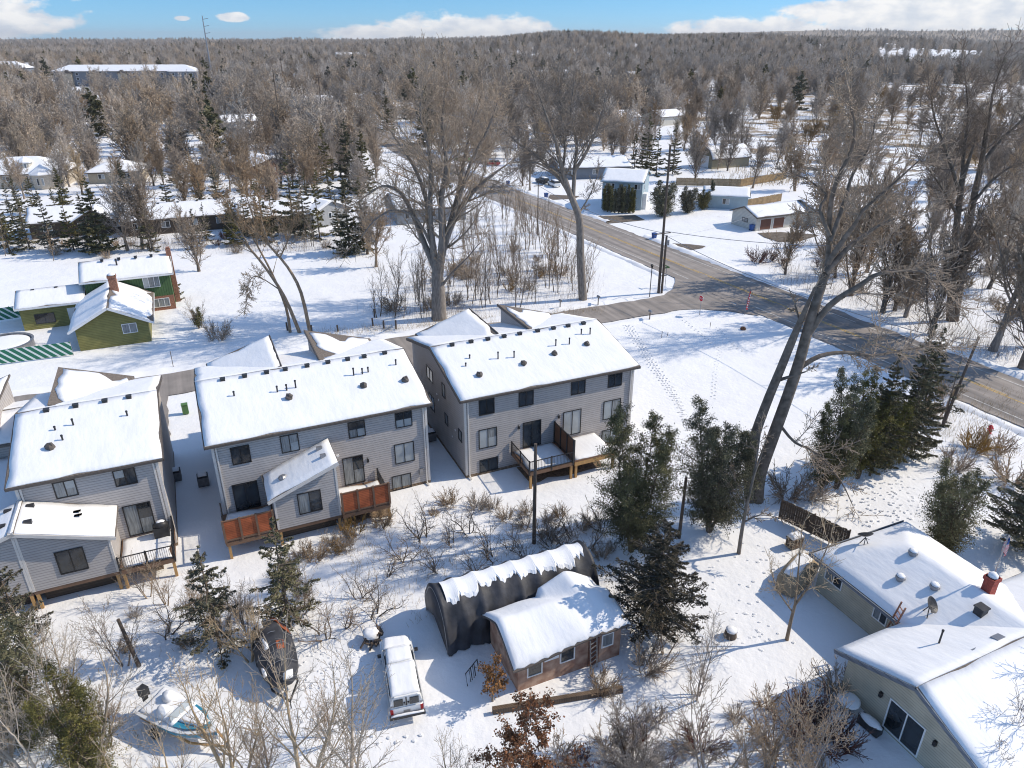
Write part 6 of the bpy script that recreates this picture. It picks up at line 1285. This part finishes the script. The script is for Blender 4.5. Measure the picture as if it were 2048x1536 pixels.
wil = make_tree('willow_tree', 110, 8, .12, PV(**{**PM, 'n': (9, 8, 7, 0)}), M['twigw'], M['twigw'], stems=3, spread=.4)
PSAP = PV(st=(6, 4, 3), n=(9, 5, 0), rmin=.014, start=(.25, .2, 1), ang=(.45, .55, .7), len=(.4, .5, .5), rr=(.45, .5, .5), tap=(.3, .4, .5), wob=(.05, .1, .15), up=(.05, .08, .05))
saps = [make_tree('sapling', 120+i, 7, .06, PSAP, M['barkd'] if i % 2 else M['bark'], M['twig'], stems=1+i % 2, spread=.12) for i in range(4)]
LMARK = [(o.location.x, o.location.y, 11 if o['category'] in ('house',) else 8) for o in COL.objects if o.parent is None and o.get('category') in ('house', 'garage', 'barn', 'townhouse', 'shed', 'shelter')]
APT = g(270, 172)
def free(x, y, mind):
    u, v = to_uv(x, y)
    if abs(u-roadu(v)) < 7.5 and v < 360: return False
    if 73 < v < 83.5 and u < 72: return False
    if 15 < y < 110 and x < 40 and 46 < v < 73 and u < 36: return False
    for a, b, r in LMARK:
        if (x-a)**2+(y-(b+4))**2 < r*r: return False
    if -80 < x-APT[0] < 60 and -70 < y-APT[1] < 26: return False
    return all((x-a)**2+(y-b)**2 > mind*mind for a, b in PLACED)
def zone(poly, n, mind, tm, smin, smax, labels, cat, group, rows=None, seed=1, tilt=.04):
    """scatter n trees over the ground patch seen inside poly; labels: text with %s for the count"""
    W_ = [g(*p) for p in poly]; xs = [p[0] for p in W_]; ys = [p[1] for p in W_]; r = random.Random(seed); pts = []; tries = 0
    def inside(x, y):
        c = False; j = len(W_)-1
        for i in range(len(W_)):
            (xi, yi), (xj, yj) = W_[i], W_[j]
            if (yi > y) != (yj > y) and x < (xj-xi)*(y-yi)/(yj-yi)+xi: c = not c
            j = i
        return c
    while len(pts) < n and tries < 6000:
        tries += 1; x, y = r.uniform(min(xs), max(xs)), r.uniform(min(ys), max(ys))
        if inside(x, y) and free(x, y, mind): pts.append((x, y)); PLACED.append((x, y))
    pts.sort(key=lambda p: p[0]/p[1])
    for i, (x, y) in enumerate(pts):
        o = spawn(tm[r.randrange(len(tm))], x, y, r.uniform(smin, smax), tilt=tilt); PLACED.pop()
        tag(o, labels % ORD[i] if '%s' in labels else labels, cat, group)
zone([(0, 340), (330, 345), (340, 395), (0, 400)], 16, 3.5, mids, .65, .95, '%s bare tree counted eastward in the gardens between the stone house and tan house', 'tree', 'bare garden trees by the stone house', seed=1)
zone([(330, 330), (760, 330), (740, 440), (700, 470), (240, 480), (330, 420)], 26, 3.5, mids, .7, 1.05, '%s bare tree counted eastward along the brown roofed houses', 'tree', 'bare trees along the brown roofed houses', seed=2)
zone([(0, 475), (700, 470), (690, 500), (0, 525)], 24, 2.2, saps+[br1, br1, br2], .6, 1.1, '%s thin stem counted eastward in the shaded hedge before the brown houses', 'shrub', 'hedge stems before the brown houses', seed=3)
for i, (px, py, s, k, lb) in enumerate(((255, 500, 1.05, 1, 'tall bare twin tree rising before the long brown house'), (285, 498, 1.1, 1, 'tall bare tree behind the green house roof'), (306, 500, .9, 4, 'slender bare tree beside the tall ones behind the green house'), (398, 542, .82, 0, 'spreading bare tree alone in the snow behind the green house'), (752, 533, .85, 1, 'small bare tree with forked trunk out in the snowy lot'), (735, 508, .8, 0, 'bare tree at the lot edge near the dark spruces'), (45, 345, 1.0, 2, 'white barked bare tree above the stone house'), (1390, 362, 1.0, 0, 'dark spreading maple in front of the gambrel barn'), (1505, 376, .95, 1, 'spreading bare maple at the end of the tan fence'), (1590, 382, .9, 3, 'leaning bare tree past the tan fence end'), (1570, 548, .8, 4, 'slender bare tree at the road edge past the reddish bushes'), (1245, 330, .9, 4, 'bare maple between the long house and the spruces'), (1175, 300, 1.1, 1, 'tall bare tree above the long slate house'), (970, 345, .9, 3, 'bare tree beside the parked red car'), (1060, 380, .9, 1, 'bare tree beside the dark parked car'), (1045, 372, .8, 4, 'bare tree at the drive of the white car'), (1648, 560, 1.45, 1, 'tall bare tree at the road edge opposite the red banner'), (1700, 590, 1.5, 0, 'tall dark bare tree at the road edge shading the junction'), (1765, 625, 1.3, 4, 'slender tall bare tree at the woods edge by the road'), (1862, 668, 1.35, 0, 'dark bare trunk at the woods edge across from the leaning lamp pole'), (1985, 700, 1.6, 1, 'tall bare tree at the picture edge across the county road'), (2045, 735, 1.6, 0, 'big dark bare tree at the picture edge beyond the road shoulder'))):
    place(mids[k], px, py, lb, s=s)
zone([(0, 425), (700, 415), (700, 498), (0, 508)], 24, 2.6, [fs2, fs3, fs3, fs1], .5, .85, '%s ragged conifer counted eastward in the shaded belt before the brown roofs', 'tree', 'conifers of the shaded belt', seed=15)
zone([(760, 640), (1100, 612), (1150, 560), (1000, 480), (880, 540)], 22, 1.5, [br1, br1, br3], .8, 1.4, '%s low bush counted toward the road inside the sapling thicket', 'bush', 'bushes inside the thicket', seed=16)
zone([(560, 1110), (740, 1060), (900, 1010), (1240, 1040), (1220, 1160), (1180, 1110), (870, 1120), (850, 1180), (720, 1260), (560, 1230)], 26, 1.1, [br1, br1, br1, br3], .45, 1.0, '%s low bush counted toward the cedars in the brush strip behind the townhouses', 'bush', 'low bushes of the brush strip', seed=17)
zone([(225, 1200), (440, 1180), (520, 1260), (500, 1340), (230, 1350)], 12, 1.0, [br1, br1, n3], .4, .8, '%s low growth counted toward the covered boat below the railed deck', 'bush', 'low growth below the railed deck', seed=18)
zone([(1100, 1420), (1640, 1400), (1660, 1560), (1100, 1600)], 13, 1.0, [br1, br1, br2], .5, 1.1, '%s low bush counted toward the patio at the bottom of the shed yard', 'bush', 'low bushes at the bottom of the shed yard', seed=19)
zone([(745, 645), (1100, 612), (1185, 590), (1190, 560), (1060, 440), (985, 425), (930, 470), (900, 560), (760, 600)], 115, 1.0, saps, .6, 1.25, '%s bare sapling of the thicket counted from the arching trees toward the road', 'tree', 'bare saplings of the thicket', seed=4, tilt=.12)
zone([(1620, 560), (1790, 640), (2100, 760), (2150, 600), (2150, 330), (1960, 330), (1720, 440), (1590, 500)], 62, 1.9, mids+saps+[mids[0], mids[4]], .7, 1.2, '%s bare tree counted eastward in the tangled woods beyond the county road', 'tree', 'bare trees of the roadside woods', seed=5, tilt=.12)
zone([(1600, 545), (1800, 640), (2100, 750), (2150, 480), (1800, 430), (1640, 480)], 40, 1.4, [br1, br1, br3, br2], .8, 1.6, '%s low bush counted eastward under the tangled roadside woods', 'bush', 'bushes under the roadside woods', seed=6)
zone([(1560, 330), (1960, 330), (2100, 250), (1720, 190), (1240, 200), (1250, 280)], 56, 4, mids+[wil, wil], .8, 1.25, '%s bare tree counted eastward on the marsh edge behind the gambrel barn', 'tree', 'bare trees on the marsh edge', seed=7)
zone([(1560, 335), (2060, 335), (2100, 200), (1720, 195)], 44, 3.5, [wil, wil, mids[2], br3], .5, 1.0, '%s willow or bush counted eastward in the tan marsh', 'tree', 'willows of the tan marsh', seed=20)
zone([(1180, 300), (1400, 300), (1720, 330), (1780, 420), (1620, 400), (1560, 350), (1250, 330)], 22, 3, mids, .7, 1.05, '%s bare tree counted eastward around the barn and fences', 'tree', 'bare trees around the barn', seed=21)
zone([(960, 260), (1240, 260), (1240, 300), (1060, 330), (1000, 330)], 26, 4, mids+fars, .8, 1.1, 'bare brown tree in the wood beyond the parked cars', 'tree', 'bare trees beyond the parked cars', seed=8)
zone([(620, 200), (960, 200), (960, 300), (760, 330), (620, 320)], 34, 5, mids+fars, .8, 1.15, 'bare brown tree in the wood around the far road bend', 'tree', 'bare trees around the far road bend', seed=9)
zone([(-60, 200), (620, 200), (620, 325), (-60, 335)], 90, 5, mids+fars+fars, .75, 1.15, 'bare brown tree in the wood behind the stone house and brick house', 'tree', 'bare trees of the far gardens', seed=10)
zone([(960, 190), (1700, 190), (1500, 240), (960, 260)], 46, 6, fars, .9, 1.2, 'bare grey tree in the wood past the long slate house', 'tree', 'bare trees past the long slate house', seed=11)
for tmpl in [o for o in COL.objects if o.parent is None and o.get('label') is None and o.type in ('EMPTY', 'MESH') and o.name.split('.')[0] in ('bare_tree', 'sapling', 'willow_tree', 'sumac_shrub', 'twiggy_bush', 'young_tree', 'spruce_tree')]:
    for c in list(tmpl.children): bpy.data.objects.remove(c)
    bpy.data.objects.remove(tmpl)

# ---- the far wood: nobody could count it
def far_wood():
    FH = [g(f[0], f[1])+(f[2],) for f in FARH]
    r = np.random.default_rng(4); pts = []; 
    def dens(x, y):
        a = x/y
        if y < 340: return .45 if (a < .02 and y > 230-60*(a < -.2)) else (.4 if a < .2 and y > 250 else 0)
        for hx, hy, hl in FH:
            if abs(x-hx*y/hy) < hl*.7 and -75 < y-hy < 14: return .06
        if abs(x/y-(APT[0]-8)/APT[1]) < .1 and -250 < y-APT[1] < 10: return .1
        if 480 < y < 1000 and -.62 < a < -.36 and y < 900: return .12
        if y < 620 and a > .46: return .05
        if y < 500 and a > .2: return .16
        if 900 < y < 1600 and .46 < a < .60: return .12
        if 620 < y < 660 and -.25 < a < .3: return .15
        return (.25 if sin(x*.021+1.3*sin(y*.006))+sin(y*.013+x*.004) > .62 else 1) if y < 1300 else 1
    for y0, y1, n in ((175, 340, 900), (340, 620, 4200), (620, 1100, 9000), (1100, 2100, 14000), (2100, 5200, 9000)):
        y = np.sqrt(r.uniform(y0**2, y1**2, n)); x = y*r.uniform(-.8, .8, n)
        for a, b in zip(x, y):
            if r.random() < dens(a, b) and (b > 700 or free(a, b, 2.2)): pts.append((a, b, hz(a, b)-.3))
    me = bpy.data.meshes.new('far_wood'); me.from_pydata(pts, [], []); 
    sc = me.attributes.new('tsize', 'FLOAT', 'POINT'); ro = me.attributes.new('trot', 'FLOAT', 'POINT')
    sc.data.foreach_set('value', [float(r.uniform(.7, 1.35)*1.15*(1+.25*sm(1500, 4000, p[1])+.35*sm(1300, 1600, p[1])*sin(p[0]*.013)*sin(p[0]*.0041+1))) for p in pts]); ro.data.foreach_set('value', r.uniform(0, 6.28, len(pts)).astype(np.float32))
    o = link('far_wood', me); tag(o, 'brown bare woodland reaching from the last houses to the skyline', kind='stuff')
    ng = bpy.data.node_groups.new('wood_scatter', 'GeometryNodeTree'); ng.interface.new_socket('Geometry', in_out='INPUT', socket_type='NodeSocketGeometry'); ng.interface.new_socket('Geometry', in_out='OUTPUT', socket_type='NodeSocketGeometry')
    N = ng.nodes.new; L = ng.links.new; gi = N('NodeGroupInput'); go = N('NodeGroupOutput'); ip = N('GeometryNodeInstanceOnPoints'); jn = N('GeometryNodeJoinGeometry')
    far2 = [f for f in fars if f.get('_used')]
    dk = spruce(140, 13, 3.6, 9, leaf=1.3, dens=.5, trunk_r=.2)
    me2 = dk.children[1].data if dk.children[1].name.startswith('crown') else dk.children[0].data
    x, y = g(905, 100); e = bpy.data.objects.new('distant_spruce', me2); COL.objects.link(e); e.location = (x, y, hz(x, y)); tag(e, 'small dark spruce far off in the brown wood', 'tree')
    for c in list(dk.children): bpy.data.objects.remove(c)
    bpy.data.objects.remove(dk)
    for s in far2*5+[e]:
        oi = N('GeometryNodeObjectInfo'); oi.inputs['Object'].default_value = s; oi.inputs['As Instance'].default_value = True; L(oi.outputs['Geometry'], jn.inputs[0])
    at = N('GeometryNodeInputNamedAttribute'); at.data_type = 'FLOAT'; at.inputs['Name'].default_value = 'tsize'; ar = N('GeometryNodeInputNamedAttribute'); ar.data_type = 'FLOAT'; ar.inputs['Name'].default_value = 'trot'
    cx = N('ShaderNodeCombineXYZ'); L(ar.outputs['Attribute'], cx.inputs[2])
    L(gi.outputs[0], ip.inputs['Points']); L(jn.outputs[0], ip.inputs['Instance']); ip.inputs['Pick Instance'].default_value = True
    L(cx.outputs[0], ip.inputs['Rotation']); L(at.outputs['Attribute'], ip.inputs['Scale']); L(ip.outputs[0], go.inputs[0])
    md = o.modifiers.new('scatter', 'NODES'); md.node_group = ng
far_wood()
def ridge_pines():
    src = bpy.data.objects['distant_spruce']; r = random.Random(12); V = []; F = []; n = 0
    v = np.empty(len(src.data.vertices)*3, np.float32); src.data.vertices.foreach_get('co', v); v = v.reshape(-1, 3)[:360]
    for k in range(520):
        c = r.choice((-330, -180, 120, 330, 520, 760, 1010)); x = r.gauss(c, 55); y = r.uniform(1350, 1750); s = r.uniform(.9, 1.5); V.append(v*s+np.array((x, y, hz(x, y)-.3)))
    for px, h in ((1103, 1.9), (1090, 1.5), (1116, 1.5), (1109, 1.7), (1550, 1.5), (1560, 1.6), (1620, 1.4)): x, y = (px-1024)/1606*1700, 1690; V.append(v*h+np.array((x, y, hz(x, y))))
    V = np.concatenate(V); tag(quads('ridge_pines', V, np.arange(len(V)).reshape(-1, 4), M['needle']), 'dark pines standing along the wooded skyline ridge', kind='stuff')
ridge_pines()

# ---- grass, reeds, undergrowth and prints in the snow
def blades(name, label, patches, m, h, w, seed, lean=.35):
    r = np.random.default_rng(seed); V = []
    for cx, cy, sx, sy, n in patches:
        x = cx+r.normal(size=n)*sx; y = cy+r.normal(size=n)*sy; H = h*r.uniform(.5, 1.4, n); a = r.uniform(0, 6.28, n); dx = r.normal(size=n)*lean*H; dy = r.normal(size=n)*lean*H
        z = np.full(n, -.05); V.append(np.stack([np.stack([x-w*np.cos(a), y-w*np.sin(a), z], 1), np.stack([x+w*np.cos(a), y+w*np.sin(a), z], 1), np.stack([x+dx+w*.3*np.cos(a), y+dy+w*.3*np.sin(a), H], 1), np.stack([x+dx-w*.3*np.cos(a), y+dy-w*.3*np.sin(a), H], 1)], 1).reshape(-1, 3))
    V = np.concatenate(V); o = quads(name, V, np.arange(len(V)).reshape(-1, 4), m); return tag(o, label, kind='stuff')
M['straw'] = mat('dry_straw', (.36,.26,.13), .95, .35, 1.5); M['stem'] = mat('thin_dead_stems', (.16,.12,.09), .95, .3, 1.5)
rp = random.Random(17)
V_ = []
for i in range(70): px = 640+i*8; x, y = g(px+rp.uniform(-10, 10), 668-(px-640)*.085+rp.uniform(-6, 4)); V_.append((x, y, 1.0, .6, 28))
for i in range(40): x, y = g(rp.uniform(1850, 2048), rp.uniform(780, 930)); V_.append((x, y, 1.0, .8, 40))
for i in range(110): x, y = g(rp.uniform(560, 1240), rp.uniform(1040, 1250)); V_.append((x, y, .9, .7, 20))
for i in range(26): x, y = g(rp.uniform(0, 420), rp.uniform(1230, 1480)); V_.append((x, y, .9, .7, 22))
V_ = [p for p in V_ if not (46 < to_uv(p[0], p[1])[1] < 75 and to_uv(p[0], p[1])[0] < 34)]
blades('dry_grass', 'dry straw coloured grass poking through the snow', V_, M['straw'], .42, .012, 1)
V_ = []
for i in range(190):
    x, y = g(rp.uniform(1560, 2048), rp.uniform(470, 720)); u, v = to_uv(x, y)
    if u > roadu(v)+8: V_.append((x, y, 1.6, 1.6, 45))
for i in range(120):
    x, y = g(rp.uniform(750, 1180), rp.uniform(520, 640)); u, v = to_uv(x, y)
    if v > 84 and u < 63: V_.append((x, y, 1.2, 1.0, 26))
for i in range(90): x, y = g(rp.uniform(0, 700), rp.uniform(478, 505)); V_.append((x, y, 1.5, .9, 40))
blades('undergrowth', 'thin dead stems filling the thicket and woods', V_, M['stem'], 1.3, .012, 2, .25)
V_ = []
for i in range(260):
    y = rp.uniform(185, 440); x = rp.uniform(.30, .72)*y
    if sin(x*.05)+sin(y*.037+x*.02) > -.1 and free(x, y, 1): V_.append((x, y, 4.5, 3.0, 70))
blades('marsh_reeds', 'tan reeds standing in the snowy marsh', V_, M['straw'], 1.3, .05, 3, .2)
def prints():
    b = MB(); r = random.Random(21)
    def one(x, y, a, s=1.0):                            # a kicked up rim of snow beside each step
        n = 5; c = [(x+.14*s*cos(a+2*pi*k/n)*r.uniform(.7, 1.3), y+.11*s*sin(a+2*pi*k/n)*r.uniform(.7, 1.3), -.02) for k in range(n)]; b.add(c+[(x+.03, y-.03, .02*s)], [(k, (k+1) % n, n) for k in range(n)])
    def trail(pts, off=.16):
        W_ = [g(*p) for p in pts]
        for p, q in zip(W_, W_[1:]):
            d = math.dist(p, q); n = int(d/.42)
            for i in range(n):
                t = i/n; nx_, ny_ = -(q[1]-p[1])/d, (q[0]-p[0])/d; s = off if i % 2 else -off; one(p[0]+(q[0]-p[0])*t+nx_*s+r.uniform(-.06, .06), p[1]+(q[1]-p[1])*t+ny_*s+r.uniform(-.06, .06), r.uniform(0, 6))
    for k in (0, 7, -6): trail([(1255+k, 650), (1300+k, 720), (1335+k, 770), (1362+k*.6, 815), (1372, 850)])
    trail([(1368, 640), (1405, 670), (1440, 700), (1430, 745), (1427, 800)]); trail([(1435, 655), (1470, 690), (1490, 705)]); trail([(520, 1420), (640, 1445), (760, 1480), (860, 1475)]); trail([(690, 1300), (720, 1290), (700, 1340)])
    for _ in range(190):
        x, y = g(r.gauss(1760, 75), r.gauss(1000, 38)); one(x, y, r.uniform(0, 6), r.uniform(.7, 1.1))
    for _ in range(70): x, y = g(r.uniform(1420, 1600), r.uniform(1080, 1300)); one(x, y, r.uniform(0, 6), r.uniform(.7, 1.1))
    for _ in range(120): x, y = g(r.uniform(560, 760), r.uniform(1300, 1380)); one(x, y, r.uniform(0, 6), r.uniform(.6, 1))
    tag(b.build('snow_prints', M['snow']), 'small rims of footprints trodden in the snow', kind='stuff')
prints()

# ------------------------------------------------------------------ winter air
def haze():
    b = MB().box(-11500, 11500, -60, 11500, -2.0, 112); o = b.build('haze', None); tag(o, 'thin winter haze over the whole land', kind='stuff')
    m = bpy.data.materials.new('haze'); m.use_nodes = True; nt = m.node_tree; nt.nodes.clear(); out = nt.nodes.new('ShaderNodeOutputMaterial'); v = nt.nodes.new('ShaderNodeVolumePrincipled')
    v.inputs['Color'].default_value = (.92, .90, .88, 1); v.inputs['Density'].default_value = HAZE; v.inputs['Anisotropy'].default_value = 0.2
    nt.links.new(v.outputs[0], out.inputs['Volume']); o.data.materials.append(m)
HAZE = 0.00007
haze()
